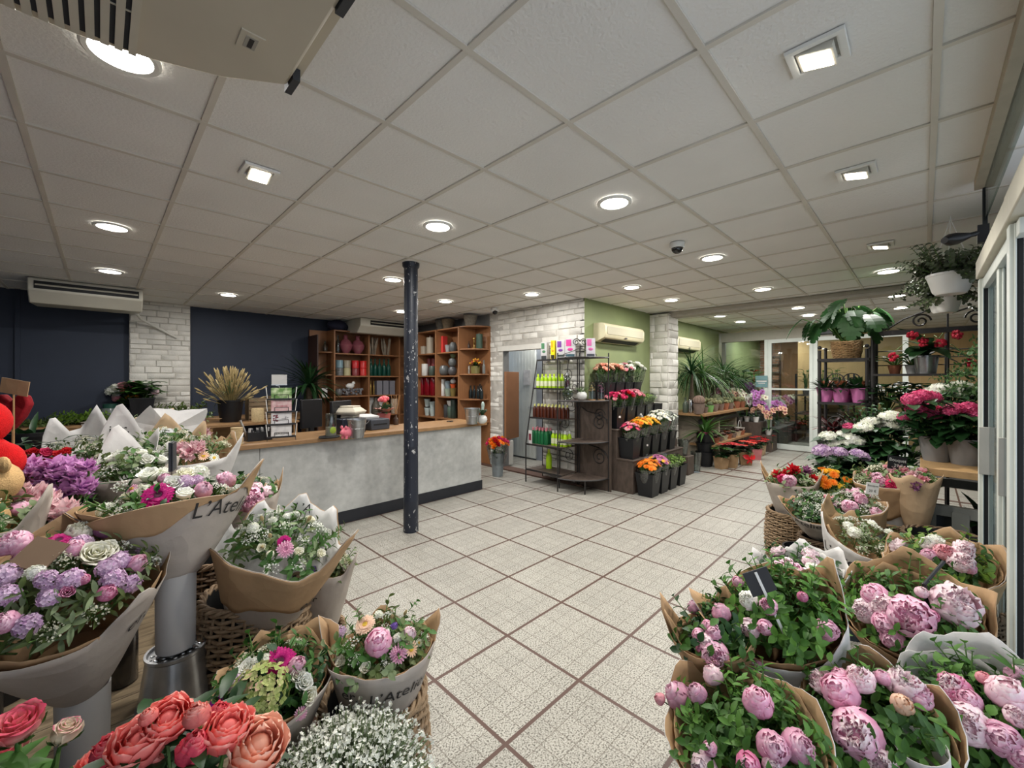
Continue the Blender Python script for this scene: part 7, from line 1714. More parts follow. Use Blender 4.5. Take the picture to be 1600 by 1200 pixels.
def cactus(kind, r):
    mb = MB(); n = 12; prof = [(0,0)]+[(r*sin(pi*(k+.6)/9), r*.9-r*.95*cos(pi*(k+.6)/9)) for k in range(9)]
    mb.lathe(prof, 24); mb.v = [(x*(1+(.10 if (i % 24) % 2 else -.05)), y*(1+(.10 if (i % 24) % 2 else -.05)), z) for i, (x,y,z) in enumerate(mb.v)]
    return mb
cm1 = cactus(0, .075).mesh('cactus_body', cact); cm2 = cactus(0, .075).mesh('cactus_body', cact2)
mb = MB(); rr = random.Random(17)
for k in range(26): mb.ball((rr.uniform(-.08,.08), rr.uniform(-.08,.08), rr.uniform(.01,.06)), rr.uniform(.022,.035), 8, 6)
cm3 = mb.mesh('cactus_body', mat('cactus_cluster', (122,122,86), .8, .35, 50, .5, 90))
CX = [(1092,.105,taupe_pot,cm2,1.0,'wide taupe pot with a grey round cactus at the table front'),(1101,.065,taupe_pot,cm1,.7,'small banded pot with green cactus beside the lime pot'),(1109,.075,mat('lime_pot', (126,176,104), .4),cm1,.7,'round lime green pot with a cactus'),(1116,.085,taupe_pot,cm3,1.1,'taupe pot with a clustered cactus right of the lime pot'),
      (1125,.08,taupe_pot,cm1,1.0,'taupe pot with round green cactus, middle of the front row'),(1133,.08,terracotta,cm3,1.0,'terracotta pot with clustered cactus, middle of the front row'),(1141,.075,taupe_pot,cm1,.9,'taupe pot with a cactus before the silver palm'),(1150,.09,terracotta,cm3,1.3,'wide terracotta pot with clustered cactus toward the far end'),(1159,.08,terracotta,cm2,.9,'terracotta pot with reddish cactus at the far table end')]
for px, r, m, c, s, lab in CX:
    p = onY(px, 593, 2.84); t = potted('potted_cactus', lab, (p.x, p.y, TZ), m, r, r*1.7); inst('cactus_body', c, t, (0,0,r*1.5), (0,0,0), s*r/.085)
for px, r, m, lab in ((1108,.09,taupe_pot,'taupe pot with clustered cactus in the second row'),(1119,.085,taupe_pot,'second row taupe pot with a round cactus'),(1128,.09,terracotta,'second row terracotta pot with clustered cactus'),(1138,.09,terracotta,'second row terracotta pot with round cactus')):
    p = onY(px, 593, 3.05); t = potted('potted_cactus', lab, (p.x, p.y, TZ), m, r, r*1.7); inst('cactus_body', cm3 if 'clustered' in lab else cm1, t, (0,0,r*1.5), (0,0,0), 1.3)
tag(inst('glass_vase', vessel('bottle', glaze('olive_glass', (86,96,84), .15), .05, .28), None, onX(1071,593,7.62)+V((0,0,TZ-H))), 'small olive glass bottle at the near end of the cactus table', 'bottle')
tag(inst('glass_vase', vessel('cyl', mat('mirror_silver', (190,192,196), .15, .05, metal=1), .05, .24), None, onX(1080,593,7.60)+V((0,0,TZ-H))), 'silver cylinder vase at the near end of the cactus table', 'vase')
def tall_strap(label, px, y, r, trunk, L, seed, m=leaf_d, pm=taupe_pot, n=80, W=.022, z=TZ, pr=.13):
    p = onY(px, 593, y); t = potted('palm_plant', label, (p.x, p.y, z), pm, pr, pr*1.5)
    MB().tube([(0,0,pr*1.2),(.01,0,pr*1.2+trunk*.5),(0,0,pr*1.2+trunk)], [.06,.035,.03], 9).obj('trunk', mat('palm_trunk', (84,72,58), .8, .3, 30, .4), t)
    f = strap_plant(t, .04, n, L, W, (0,0,pr*1.2+trunk), m, (.05,1.5), 1.0, seed, tip=.25); keep_in(f, p, 3.53); return t
def keep_in(f, p, ymax):          # leaves bend against the wall instead of passing through it
    for v in f.data.vertices:
        if v.co.y+p.y > ymax: v.co.y = ymax-p.y-.02*random.Random(v.index).random()
tall_strap('tall ponytail palm just right of the white pillar', 1080, 3.15, .13, .55, .75, 301, n=110, W=.026)
tall_strap('second ponytail palm in terracotta on the table', 1098, 3.28, .14, .5, .72, 302, leaf_g, terracotta, 100, .026)
tall_strap('silvery fine leaved palm in the middle of the table', 1116, 3.15, .11, .35, .62, 303, leaf_s, terracotta, 110, .014)
tall_strap('dark ponytail palm right of the silvery palm', 1130, 3.12, .13, .5, .72, 304, leaf_d, terracotta, 110, .024)
tall_strap('ponytail palm toward the far end of the table', 1143, 3.2, .13, .42, .72, 305, leaf_g, taupe_pot, 100, .024)
def broad(label, loc, r, seed, m=leaf_d, n=14, L=.34, W=.17, h=.6, pm=taupe_pot, pr=.11):
    t = potted('foliage_plant', label, loc, pm, pr, pr*1.6); rr = random.Random(seed); mb = MB(); st = MB()
    for k in range(n):
        a = k*2.4; z = h*(.35+.65*k/n); c = V((cos(a)*r*.5, sin(a)*r*.5, pr*1.3+z)); st.tube([(0,0,pr*1.3), c], .006, 5, cap=False)
        mb.leaf(c, (cos(a), sin(a), .5), (0,0,1), L*rr.uniform(.8,1.1), W, .4, .2, 0, 6)
    f = mb.obj('foliage', m, t); st.obj('stem', stem_g, t)
    if 2.5 < loc[1] < 3.5: keep_in(f, V(loc), 3.53)
    return t
p = onY(1160, 593, 3.2); broad('glossy striped broad leaved plant at the far table end', (p.x, p.y, TZ), .2, 311, leaf_d, 16, .42, .15, .75)
p = onY(1172, 593, 3.25); q = broad('bright green rubber plant with a red bromeliad beside it', (p.x+.4, p.y, .9), .2, 312, leaf_g, 12, .40, .20, .75)
tag(MB().box(-.2,.2,-.15,.15,0,.9).obj('plant_stand', brown_wood, loc=(p.x+.4,p.y,0)), 'brown box stand under the bright green rubber plant', 'stand')
t = thing('bromeliad', 'red bromeliad flower beside the rubber plant', 'plant', onY(1178,577,3.1)+V((0,0,-.5)))
MB().lathe([(0,0),(.06,0),(.08,.13),(0,.13)],14).obj('pot', terracotta, t); strap_plant(t, .03, 14, .35, .04, (0,0,.13), leaf_g, (.5,1.3), .5, 313)
mb = MB()
for k in range(16): a = k*2.4; mb.leaf((0,0,.42), (cos(a), sin(a), .5), (0,0,1), .18, .05, .1, .2)
mb.tube([(0,0,.13),(0,0,.44)], .008, 5); mb.obj('flower', mat('bromeliad_red', (214,58,36), .5, .15), t)
bl = t.location; tag(MB().box(-.1,.1,-.1,.1,0,bl.z-.004).obj('plant_stand', brown_wood, loc=(bl.x,bl.y,0)), 'brown box stand under the red bromeliad', 'stand')
# succulents on the low shelf
sm = MB(); rr = random.Random(5)
for k in range(20): a = k*2.4; sm.leaf((0,0,.0), (cos(a), sin(a), .4+.05*k), (0,0,1), .065, .035, .0, .3)
sucm = [sm.mesh('rosette', mat('succulent_%d' % k, c, .6, .3, 30)) for k, c in enumerate(((110,100,92),(128,134,104),(112,84,84)))]
for i, (px, y) in enumerate(((1118,2.71),(1124,2.72),(1131,2.70),(1138,2.72),(1145,2.70),(1152,2.72),(1158,2.72),(1116,2.92),(1125,2.92),(1136,2.92),(1148,2.92))):
    p = onY(px, 593, y); m = (terracotta, taupe_pot, mat('cream_bowl', (190,176,150), .6))[i % 3]
    t = potted('potted_succulent', ('%s pot with %s succulent on low plank shelf, %s row, number %s' % (('terracotta','taupe','cream')[i % 3], ('brown','sage','plum')[i % 3], 'front' if i < 7 else 'rear', ('one','two','three','four','five','six','seven')[i if i < 7 else i-7])), (p.x, p.y, .40), m, .075, .09)
    inst('rosette', sucm[i % 3], t, (0,0,.08), (0,0,0), 1.1)
t = thing('gift_basket', 'white striped basket with handle at the far end of the low shelf', 'basket', (9.72,2.80,.40)); inst('basket', vessel('pot', mat('striped_white', (206,200,190), .6, .3, 30, stretch=(.1,.1,6)), .10, .13), t)
MB().tube([(.10*cos(a),0,.12+.16*sin(a)) for a in [k*pi/10 for k in range(11)]], .006, 6).obj('handle', white_pot, t)
# orchid leaf plant in stacked black pots
p = onz(1102, 728, 0)
for k, w in enumerate(('lowest','middle','top')): tag(inst('black_pot', vessel('pot', blk, .165-.005*k, .26), None, (p.x,p.y,.165*k)), 'black plastic pot, %s of the stack beside the low shelf' % w, 'pot')
t = thing('potted_plant', 'lily leaved plant in a pink rimmed pot on the black pots', 'plant', (p.x,p.y,.46)); inst('pot', vessel('pot', mat('magenta_pot', (150,62,96), .45), .13, .16), t); strap_plant(t, .05, 46, .48, .045, (0,0,.13), leaf_g, (.1,1.2), .7, 321)
tag(inst('glass_vase', vessel('tumbler', glass_vase, .09, .34), None, (7.12,2.72,0)), 'tall clear glass vase on the floor at the pillar foot', 'vase')
# poinsettias in kraft bags on the floor
ptm = MB(); rr = random.Random(2)
def poinsettia(label, loc, m, s=1.0, bag=kraft, blooms=5, seed=1):
    t = thing('poinsettia', label, 'plant', loc, rng.uniform(0,6)); r = random.Random(seed)
    b = MB(); b.frustum((.085*s,.075*s),(.105*s,.095*s),0,.22*s,open_top=.003); b.obj('bag', bag, t, smooth=False)
    lf = MB(); br = MB()
    for k in range(40):
        a = r.uniform(0,6.28); lf.leaf((.06*cos(a)*r.random(),.06*sin(a)*r.random(),.2*s+r.uniform(0,.1)), (cos(a),sin(a),r.uniform(.0,.8)), (0,0,1), .13*s, .07*s, .3, .15)
    for j in range(blooms):
        c = V((r.uniform(-.12,.12)*s, r.uniform(-.12,.12)*s, (.33+r.uniform(0,.08))*s))
        for k in range(9): a = k*2.4; br.leaf(c, (cos(a),sin(a),.25), (0,0,1), .10*s, .05*s, .25, .15)
    lf.obj('foliage', leaf_d, t); br.obj('bracts', m, t); return t
redb = mat('poinsettia_red', (176,16,24), .5, .2, 20); redb2 = mat('poinsettia_orange', (206,60,40), .5, .2, 20)
for px, py, m, s, bag, lab in ((1130,728,redb,1.15,kraft,'large red poinsettia in kraft bag nearest the black pots'),(1152,724,redb2,1.15,kraft,'orange red poinsettia in kraft bag, second on the floor'),(1168,716,redb,1.0,mat('pink_bag', (196,120,122), .6),'red poinsettia in pink bag, third on the floor'),(1176,709,redb,1.0,kraft_light,'red poinsettia in pale bag, fourth on the floor'),(1188,704,redb,.95,kraft_light,'red poinsettia farthest along the floor by the glass door'),(1114,730,leaf_g,1.0,kraft,'green leafy poinsettia in kraft bag beside the black pots')):
    poinsettia(lab, onz(px, py, 0)-V((0,.14,0)), m, s*.92, bag, 5, px)
t = thing('bow', 'large red ribbon bow on the second kraft bag', 'bow', onz(1152, 724, 0)+V((-.09,-.235,.13)), radians(-45)); MB().leaf((0,0,0),(-1,0,.5),(0,-1,.2),.13,.09,.3,.3).leaf((0,0,0),(1,0,.5),(0,-1,.2),.13,.09,.3,.3).leaf((0,0,0),(-.5,0,-1),(0,-1,.2),.11,.04,.2,.2).leaf((0,0,0),(.5,0,-1),(0,-1,.2),.11,.04,.2,.2).ball((0,-.005,0),.02,8,6).obj('ribbon', mat('ribbon_red', (204,24,34), .4, .1), t)
# orchid steps behind
t = thing('stepped_stand', 'dark grey stepped stand of orchids beside the far glass partition', 'stand', (0,0,0))
gst = mat('grey_step', (98,94,92), .65, .15, 6)
MB().box(10.15,10.62,2.5,3.5,0,.62).obj('step', brown_wood, t); MB().box(10.15,10.62,2.3,2.5,0,.36).obj('step', brown_wood, t)
t2 = thing('stepped_stand', 'grey stepped stand of orchids behind the far glass door', 'stand', (0,0,0))
for k in range(3): MB().box(11.0+k*.88,11.86+k*.88,2.35,2.9,0,.42).obj('step', gst, t2)
MB().box(11.0,13.6,2.9,3.45,0,.75).obj('step', gst, t2)
bloom = MB()
for k in range(5): a = k*1.2566+.3; bloom.leaf((0,0,0), (cos(a), sin(a), .15), (0,0,1), 1.0, .85, .1, .1, 0, 3)
bloom.ball((0,-.1,.12),(.22,.25,.2),6,4,1)
OB = {}
def orchid(label, loc, col, seed, nst=2, h=.62, pm=white_pot):
    t = thing('orchid', label, 'plant', loc, rng.uniform(0,6)); r = random.Random(seed)
    inst('pot', vessel('pot', pm, .065, .12), t); strap_plant(t, .03, 7, .22, .065, (0,0,.11), leaf_d, (.8,1.4), .5, seed, tip=.1)
    if col not in OB:
        me = bpy.data.meshes.new('bloom'); OB[col] = MB(); OB[col].v, OB[col].f, OB[col].mi, OB[col].uv = bloom.v, bloom.f, bloom.mi, bloom.uv
        OB[col] = OB[col].mesh('bloom', [fmats[col], mat('orchid_lip', (150,60,110), .5)])
    for s in range(nst):
        a = s*pi+r.uniform(-.5,.5); pts = [V((0,0,.1)), V((.02*cos(a),.02*sin(a),h*.6)), V((.10*cos(a),.10*sin(a),h*.95)), V((.22*cos(a),.22*sin(a),h*.98)), V((.32*cos(a),.32*sin(a),h*.82))]
        MB().tube(pts, .005, 5).obj('stem', stem_g, t)
        for k in range(11):
            f_ = k/10*2.7+1.15; i = min(3, int(f_)); p = pts[i].lerp(pts[i+1], f_-i)+V((r.uniform(-.03,.03), r.uniform(-.03,.03), r.uniform(-.04,.02)))
            d = (V((-.7,-.7,.1))+V((r.uniform(-.5,.5), r.uniform(-.5,.5), r.uniform(-.2,.5)))).normalized()
            lo = Matrix.Rotation(-t.rotation_euler.z, 3, 'Z') @ d
            inst('bloom', OB[col], t, p, zquat(lo), r.uniform(.052,.068))
    return t
fmats = {'white': whitep, 'purple': petalmat('orchid_violet', (134,66,140), (196,136,196)), 'peach': petalmat('orchid_peach', (200,140,110), (232,196,170)), 'pink': petalmat('orchid_pink', (180,90,140), (226,170,196)), 'cream': cream_f}
OR = [((10.3,3.3,.62),'white','rear left'),((10.45,3.1,.62),'peach','rear middle'),((10.3,2.95,.62),'cream','rear centre front'),((10.5,2.78,.62),'cream','rear right'),((10.25,2.62,.62),'purple','right end of the upper step'),((10.4,2.4,.36),'purple','lower step right'),((10.25,2.38,.36),'peach','lower step left'),((10.22,3.2,.62),'peach','front of the white one'),((10.52,3.35,.62),'pink','against the green wall'),((10.24,2.8,.62),'white','upper step front')]
for k, (q_, c, w) in enumerate(OR): orchid('%s orchid on brown steps before the glass partition, %s' % (c, w), q_, c, 400+k, 3, .62+.05*(k % 3))
for k, (x, y, z, c) in enumerate(((11.2,2.6,.42,'white'),(11.6,2.62,.42,'peach'),(12.0,2.6,.42,'pink'),(12.5,2.6,.42,'pink'),(11.3,3.1,.75,'purple'),(11.8,3.1,.75,'white'),(12.3,3.1,.75,'peach'),(12.8,3.1,.75,'pink'),(13.2,2.62,.42,'cream'),(11.05,3.2,.75,'cream'))):
    orchid('%s orchid behind the far glass, %s step, number %s' % (c, 'lower' if z < .5 else 'upper', ('one','two','three','four','one','two','three','four','five','six')[k]), (x,y,z), c, 420+k, 3, .70, (white_pot, terracotta, glaze('mint', (186,200,198)))[k % 3])
# plant shelves behind the far glass on the right
t = thing('plant_shelf', 'dark plant shelving behind the far glass door', 'shelving', (0,0,0))
for z in (.25, .72, 1.18): MB().box(12.3,13.5,1.2,2.3,z-.03,z).obj('shelf', brown_wood, t)
for (x,y) in ((12.32,1.22),(12.32,2.24),(13.44,1.22),(13.44,2.24)): MB().box(x,x+.04,y,y+.04,0,1.7).obj('post', black_metal, t)
rr = random.Random(9)
for k in range(10):
    z = (.25,.72,1.18)[k % 3]; broad('%s leafy plant on the shelving behind the far glass, %s shelf' % (('dark','mid green','tall dark','bushy','glossy','wide','drooping','dense','slim','low')[k], ('bottom','middle','top')[k % 3]), (12.50+.25*(k % 2), 1.32+k*.095, z), .12, 500+k, (leaf_d, leaf_g, leaf_o)[k % 3], 16, .2, .09, .25 if z < 1 else .55, (black_plastic, taupe_pot)[k % 2], .08)
# ================================================================ RIGHT HAND RACKS, BENCHES AND PLANTS
RX = 5.95
t = thing('iron_plant_rack', 'tall black iron shelf rack carrying the monstera and pink pots', 'rack', (0,0,0))
mb = MB()
for y in (.86, .44):
    for x in (RX, RX+.42): mb.tube([(x,y,0),(x,y,1.90 if x == RX else 1.95)], .016, 8); mb.ball((x,y,1.93),.022,8,6)
mb.obj('post', black_metal, t)
for z in (.42, .85, 1.30, 1.80): MB().box(RX-.02,RX+.44,.42,.88,z-.028,z).obj('shelf', black_metal, t)
mb = MB(); up = V((0,0,1))
for z in (1.55, 1.06): spiral(mb, (RX,.72,z), .09, 1.5, V((0,-1,0)), up, .006); spiral(mb, (RX,.56,z), .09, 1.5, V((0,1,0)), up, .006)
mb.obj('scroll', black_metal, t)
t = thing('iron_trellis_rack', 'wide black iron rack with arched scroll top by the street window', 'rack', (0,0,0))
mb = MB(); Y0_, Y1_ = .39, -.72
for y in (Y0_, -.17, Y1_):
    for x in (RX, RX+.40): mb.tube([(x,y,0),(x,y,2.07 if y != -.17 else 2.05)], .019 if y == Y0_ else .012, 8)
for y in (Y0_, Y1_): mb.ball((RX,y,2.12),.028,8,6)
mb.obj('post', black_metal, t)
for z in (.55, 1.05, 1.62): MB().box(RX-.02,RX+.42,Y1_,Y0_,z-.022,z).obj('shelf', black_metal, t)
mb = MB(); mb.box(RX-.02,RX+.02,Y1_,Y0_,2.03,2.08); mb.tube([(RX,Y0_-.12,2.10),(RX,.15,2.19),(RX,-.02,2.26),(RX,-.14,2.22)], .010, 6); mb.tube([(RX,Y1_+.12,2.10),(RX,-.48,2.19),(RX,-.32,2.26),(RX,-.20,2.22)], .010, 6)
spiral(mb, (RX,.02,2.16), .075, 1.6, V((0,-1,0)), up, .009); spiral(mb, (RX,-.36,2.16), .075, 1.6, V((0,1,0)), up, .009); spiral(mb, (RX,Y0_-.09,2.12), .045, 1.3, V((0,1,0)), up, .008)
mb.tube([(RX,-.17,2.07),(RX,-.17,2.30)], .008, 6)
for z in (1.72,1.80,1.88): mb.tube([(RX+.4,Y0_,z),(RX+.4,Y1_,z)], .006, 5)
mb.obj('scroll_top', black_metal, t)
# monstera in a basket
q = V((RX+.17, .63, 1.80))
t = thing('monstera', 'monstera with split leaves in a basket on the iron rack top', 'plant', q)
BKm = basket_mesh(.115,.14,.2,13,90,.006).mesh('basket', mat('straw_basket', (176,142,100), .7, .3, 40, .2, 120)); inst('basket', BKm, t); MB().lathe([(0,.16),(.125,.16)],18).obj('soil', soil, t)
def monstera_leaf(mb, base, d, nrm, L, W, droop):
    d = V(d).normalized(); x = d.cross(V(nrm)).normalized(); u = x.cross(d).normalized(); base = V(base); n = 6
    def pt(t, w): return base+d*(L*t)-u*(droop*L*t*t)+x*w+u*(.15*abs(w))
    ts = [k/n for k in range(n+1)]
    wf_ = lambda t: W*.5*(sin(pi*min(1,(t*.86+.14)))**.7)
    for s in (-1,1):
        for k in range(n):
            a, b = ts[k], ts[k+1]; g = 0 if k in (0,) else (b-a)*.22
            lobe = 1 if k % 1 == 0 else .5
            mb.add([pt(a,0), pt(b,0), pt(min(1,b+.10-g*.6), s*wf_((a+b)/2+.04)*.97), pt(min(1,a+.10+g*.6), s*wf_((a+b)/2-.02)*.97), pt(a+.02,s*wf_(a)*.62), pt(min(1,b+.02),s*wf_(b)*.62)], [(0,1,5,4),(4,5,2,3)], 0, [(.5,.5)]*6)
rr = random.Random(41); monst = mat('monstera_green', (38,72,36), .55, .3, 12, trans=.1, spec=.25)
for k in range(28):
    a = k*2.39996; el = rr.uniform(.55,1.5); l = rr.uniform(.25,.56); c = V((cos(a)*cos(el)*l, sin(a)*cos(el)*l, .16+sin(el)*l))
    st = MB(); st.tube([(0,0,.15), V((c.x*.4,c.y*.4,c.z*.75)), c], .007, 6); so_ = st.obj('leaf_stalk', stem_g, t)
    mb = MB(); monstera_leaf(mb, c, (cos(a),sin(a),-1.0+rr.uniform(-.5,.5)), (cos(a)*.9,sin(a)*.9,1), rr.uniform(.20,.28), rr.uniform(.18,.25), .3); mb.obj('leaf', monst, so_, sharp=60)
# pink pots
pinkpot = mat('pink_pot', (206,120,176), .45, .05)
for i, (y, x, w) in enumerate(((.815,.07,'left of the front three'),(.675,.07,'middle of the front three'),(.505,.06,'right of the front three'),(.60,.24,'behind the middle and right ones'))):
    t = potted('potted_plant', 'pink pot with red tipped leaves on the iron rack, '+w, (RX+x, y, 1.30), pinkpot, .088, .165)
    strap_plant(t, .06, 44, .20, .04, (0,0,.13), leaf_d, (.1,1.35), .4, 600+i, tip=.1); mb = MB(); r_ = random.Random(i)
    for k in range(14): a = k*2.4; mb.leaf((.03*cos(a),.03*sin(a),.17), (cos(a)*.5,sin(a)*.5,1), (0,0,1), .10, .025, .1, .2)
    mb.obj('red_tips', mat('red_tip', (150,84,58), .5, .3, 30), t)
for i, (z, c, n, w) in enumerate(((.85,redb,2,'lower'),(.42,leaf_d,2,'bottom'))):
    for j in range(n):
        t = potted('potted_plant', '%s plant on the %s monstera rack shelf, %s' % ('red leaved' if i == 0 else 'dark leafy', w, 'left' if j == 0 else 'right'), (RX+.18, .76-.22*j, z), blk, .09, .15)
        strap_plant(t, .06, 40, .26, .05, (0,0,.12), mat('dark_red_leaf', (92,34,36), .5, .3, 20) if i == 0 else leaf_d, (.1,1.4), .5, 620+i*2+j)
# medinilla in zinc pot
q = onX(1447, 593, RX+.12); t = thing('flowering_plant', 'plant with hanging red blooms in a zinc bucket on the trellis rack', 'plant', (q.x, q.y, 1.62))
MB().lathe([(0,0),(.075,0),(.095,.17),(.10,.175),(.10,.185),(.09,.183),(.07,.01),(0,.01)],26).obj('bucket', zinc, t)
mb = MB(); fm = MB(); rr = random.Random(12)
for k in range(18):
    a = k*2.4; el = rr.uniform(-.1,1.1); mb.leaf((0,0,.17+.02*k/3), (cos(a)*cos(el), sin(a)*cos(el), sin(el)+.2), (0,0,1), rr.uniform(.22,.34), .13, .5, .2, 1, 6)
for k, (dy, dz) in enumerate(((.25,-.02),(.10,.20),(-.10,.10),(-.22,.18),(-.30,-.10),(.02,.12))):
    c = V((-.14, dy, .20+dz)); mb.tube([(0,0,.18), V((c.x*.6,c.y*.6,.34+dz*.5)), c+V((0,0,.04))], .004, 5, 0)
    fm = MB()
    for j in range(16): b = V((rr.gauss(0,1), rr.gauss(0,1), rr.gauss(0,1))).normalized(); fm.ball(c+b*.035, .018, 6, 4)
    fm.obj('bloom', mat('medinilla_red', (190,40,64), .45, .25, 30), t)
mb.obj('foliage', [stem_g, leaf_d], t)
# hanging pots with trailing plants
def hanging(label, px, py, Z, r, seed, hook, m):
    p = P(px, py, Z); t = thing('hanging_pot', label, 'plant', p, rng.uniform(0,1))
    MB().lathe([(0,0),(r*.62,0),(r*.75,.02),(r,.13),(r*1.05,.135),(r*1.05,.15),(r*.94,.148),(r*.7,.03),(0,.03)],26).obj('pot', white_pot, t)
    mb = MB()
    for k in range(3): a = k*2.094; mb.tube([(r*cos(a),r*sin(a),.14),(0,0,min(.55, CZ-p.z-.02))], .003, 5)
    mb.tube([(0,0,min(.55, CZ-p.z-.02)),(0,0,CZ-p.z-.002)], .003, 5); mb.obj('hanger', white_pot, t)
    mb = MB(); rr = random.Random(seed)
    for k in range(60):
        a = rr.uniform(0,6.28); q = rr.uniform(.2,1.0); d = V((cos(a)*q, sin(a)*q, rr.uniform(.2,1.1))); c = V((cos(a)*r*.5, sin(a)*r*.5, .13))
        sprigs(mb, c, d, rr.uniform(.14,.30), 14, .032, .045, rr, 0, 1, .9)
    for k in range(14):
        a = rr.uniform(0,6.28); c = V((cos(a)*r*1.0, sin(a)*r*1.0, .15)); sprigs(mb, c, (cos(a), sin(a), -.5), rr.uniform(.14,.26), 12, .03, .04, rr, 0, 1, .9)
    mb.obj('foliage', [stem_g, m], t)
hoya = mat('hoya_leaf', (78,88,66), .35, .35, 25, rnd=.1)
hanging('upper white hanging pot with trailing leaves near the street door', 1485, 460, 3.0, .125, 51, 0, hoya)
hanging('lower white hanging pot with trailing leaves beneath the upper one', 1476, 489, 3.75, .115, 52, 0, hoya)
# weeping fig behind the door frame
q = V((5.35, -.55, 0)); t = thing('potted_tree', 'dense small leaved weeping fig beside the street door frame', 'tree', q); inst('pot', vessel('pot', grey_pot, .2, .36), t)
mb = MB(); mb.tube([(0,0,.3),(.02,.02,.9),(0,0,1.5),(.02,0,2.0)], [.025,.022,.016,.008], 8); mb.obj('trunk', mat('fig_bark', (92,78,62), .8, .3, 30, .4), t)
mb = MB(); rr = random.Random(61)
for k in range(330):
    a = rr.uniform(0,6.28); z = rr.uniform(.95,2.0); R_ = .40*sin(pi*min(1,max(.08,(z-.75)/1.35)))*rr.uniform(.35,1.0); d = V((cos(a), sin(a), rr.uniform(-.5,.4))); sprigs(mb, (cos(a)*R_, sin(a)*R_, z), d, .15, 8, .03, .058, rr, 0, 1, .9)
mb.obj('crown', [stem_g, mat('fig_leaf', (66,100,56), .4, .3, 25, trans=.15)], t)
# leafy plants in the trellis rack
for i, (px, x, z, lab, n, L, W, m) in enumerate(((1385,RX+.15,1.05,'broad leaved plant on the middle shelf of the trellis rack, left',20,.28,.12,leaf_d),(1415,RX+.18,1.05,'pale veined plant on the middle shelf of the trellis rack, centre',22,.26,.10,leaf_g),(1450,RX+.18,1.05,'tall dark plant on the middle shelf of the trellis rack, right',20,.28,.11,leaf_d),(1398,RX+.25,1.62,'small leafy plant on the top shelf left of the zinc bucket',14,.16,.06,leaf_g),(1425,RX+.30,1.62,'thin leaved plant on the top shelf behind the zinc bucket',14,.18,.05,leaf_o))):
    q = onX(px, 593, x); broad(lab, (x, q.y, z), .14, 640+i, m, n, L, W, .34 if z < 1.5 else .12, (terracotta, white_pot, blk)[i % 3], .09 if z < 1.5 else .06)
q = P(1382, 600, 4.3); t = potted('potted_plant', 'small tree in a brown terracotta pot left of the pink hydrangeas', (5.62, .42, .78), mat('brown_clay', (118,66,44), .7, .15), .125, .2)
mb = MB(); rr = random.Random(71)
for k in range(46): a = rr.uniform(0,6.28); q_ = sqrt(rr.random()); sprigs(mb, (0,0,.16), (cos(a)*q_*.8, sin(a)*q_*.8, 1), rr.uniform(.2,.42), 10, .035, .06, rr)
mb.obj('foliage', [stem_g, leaf_d], t)
# benches
BH = .88
t = thing('plant_trolley', 'grey metal trolley with a pine plank top of hydrangeas', 'trolley', (0,0,0))
MB().box(4.50,5.86,-.62,.02,BH-.055,BH).obj('plank_top', pine, t, bevel=.004)
mb = MB(); mb.box(4.52,4.56,.02,.10,BH-.035,BH-.01); mb.obj('edge_rail', alu, t)
trol = mat('trolley_grey', (124,126,120), .5, .15, 8)
for (x, y) in ((4.56,-.07),(4.56,-.56),(5.78,-.07),(5.78,-.56)): MB().box(x,x+.045,y,y+.075,0,BH-.055).obj('leg', trol, t, bevel=.003)
for x in (4.55, 5.79): MB().box(x-.012,x+.04,-.60,.06,.52,.60).obj('cross_rail', trol, t, bevel=.003)
mb = MB(); mb.M = Matrix.Translation((4.53,-.19,0)); mb.box(-.005,.03,-.05,.04,.12,.56); mb.M = None; mb.obj('brace', trol, t, rot=(0,0,0))
mb = MB()
for z in (.30,.42,.56,.70): mb.lathe([(0,0),(.011,0),(.011,.003),(0,.003)],10,(0,0,z)); n_ = len(mb.v); mb.v[n_-40:] = [(4.558-(q[2]-z), -.035+q[0], z+q[1]) for q in mb.v[n_-40:]]
mb.obj('bolt_hole', rubber, t)
MB().box(4.60,5.78,-.58,.0,.28,.30).obj('lower_shelf', trol, t)
t = thing('plant_bench', 'low dark bench under the white and lilac hydrangeas', 'bench', (0,0,0))
MB().box(4.72,5.86,.13,.86,.47,.50).obj('top', trol, t)
for (x, y) in ((4.74,.15),(4.74,.80),(5.80,.15),(5.80,.80)): MB().box(x,x+.04,y,y+.04,0,.47).obj('leg', black_metal, t)
HD = {}
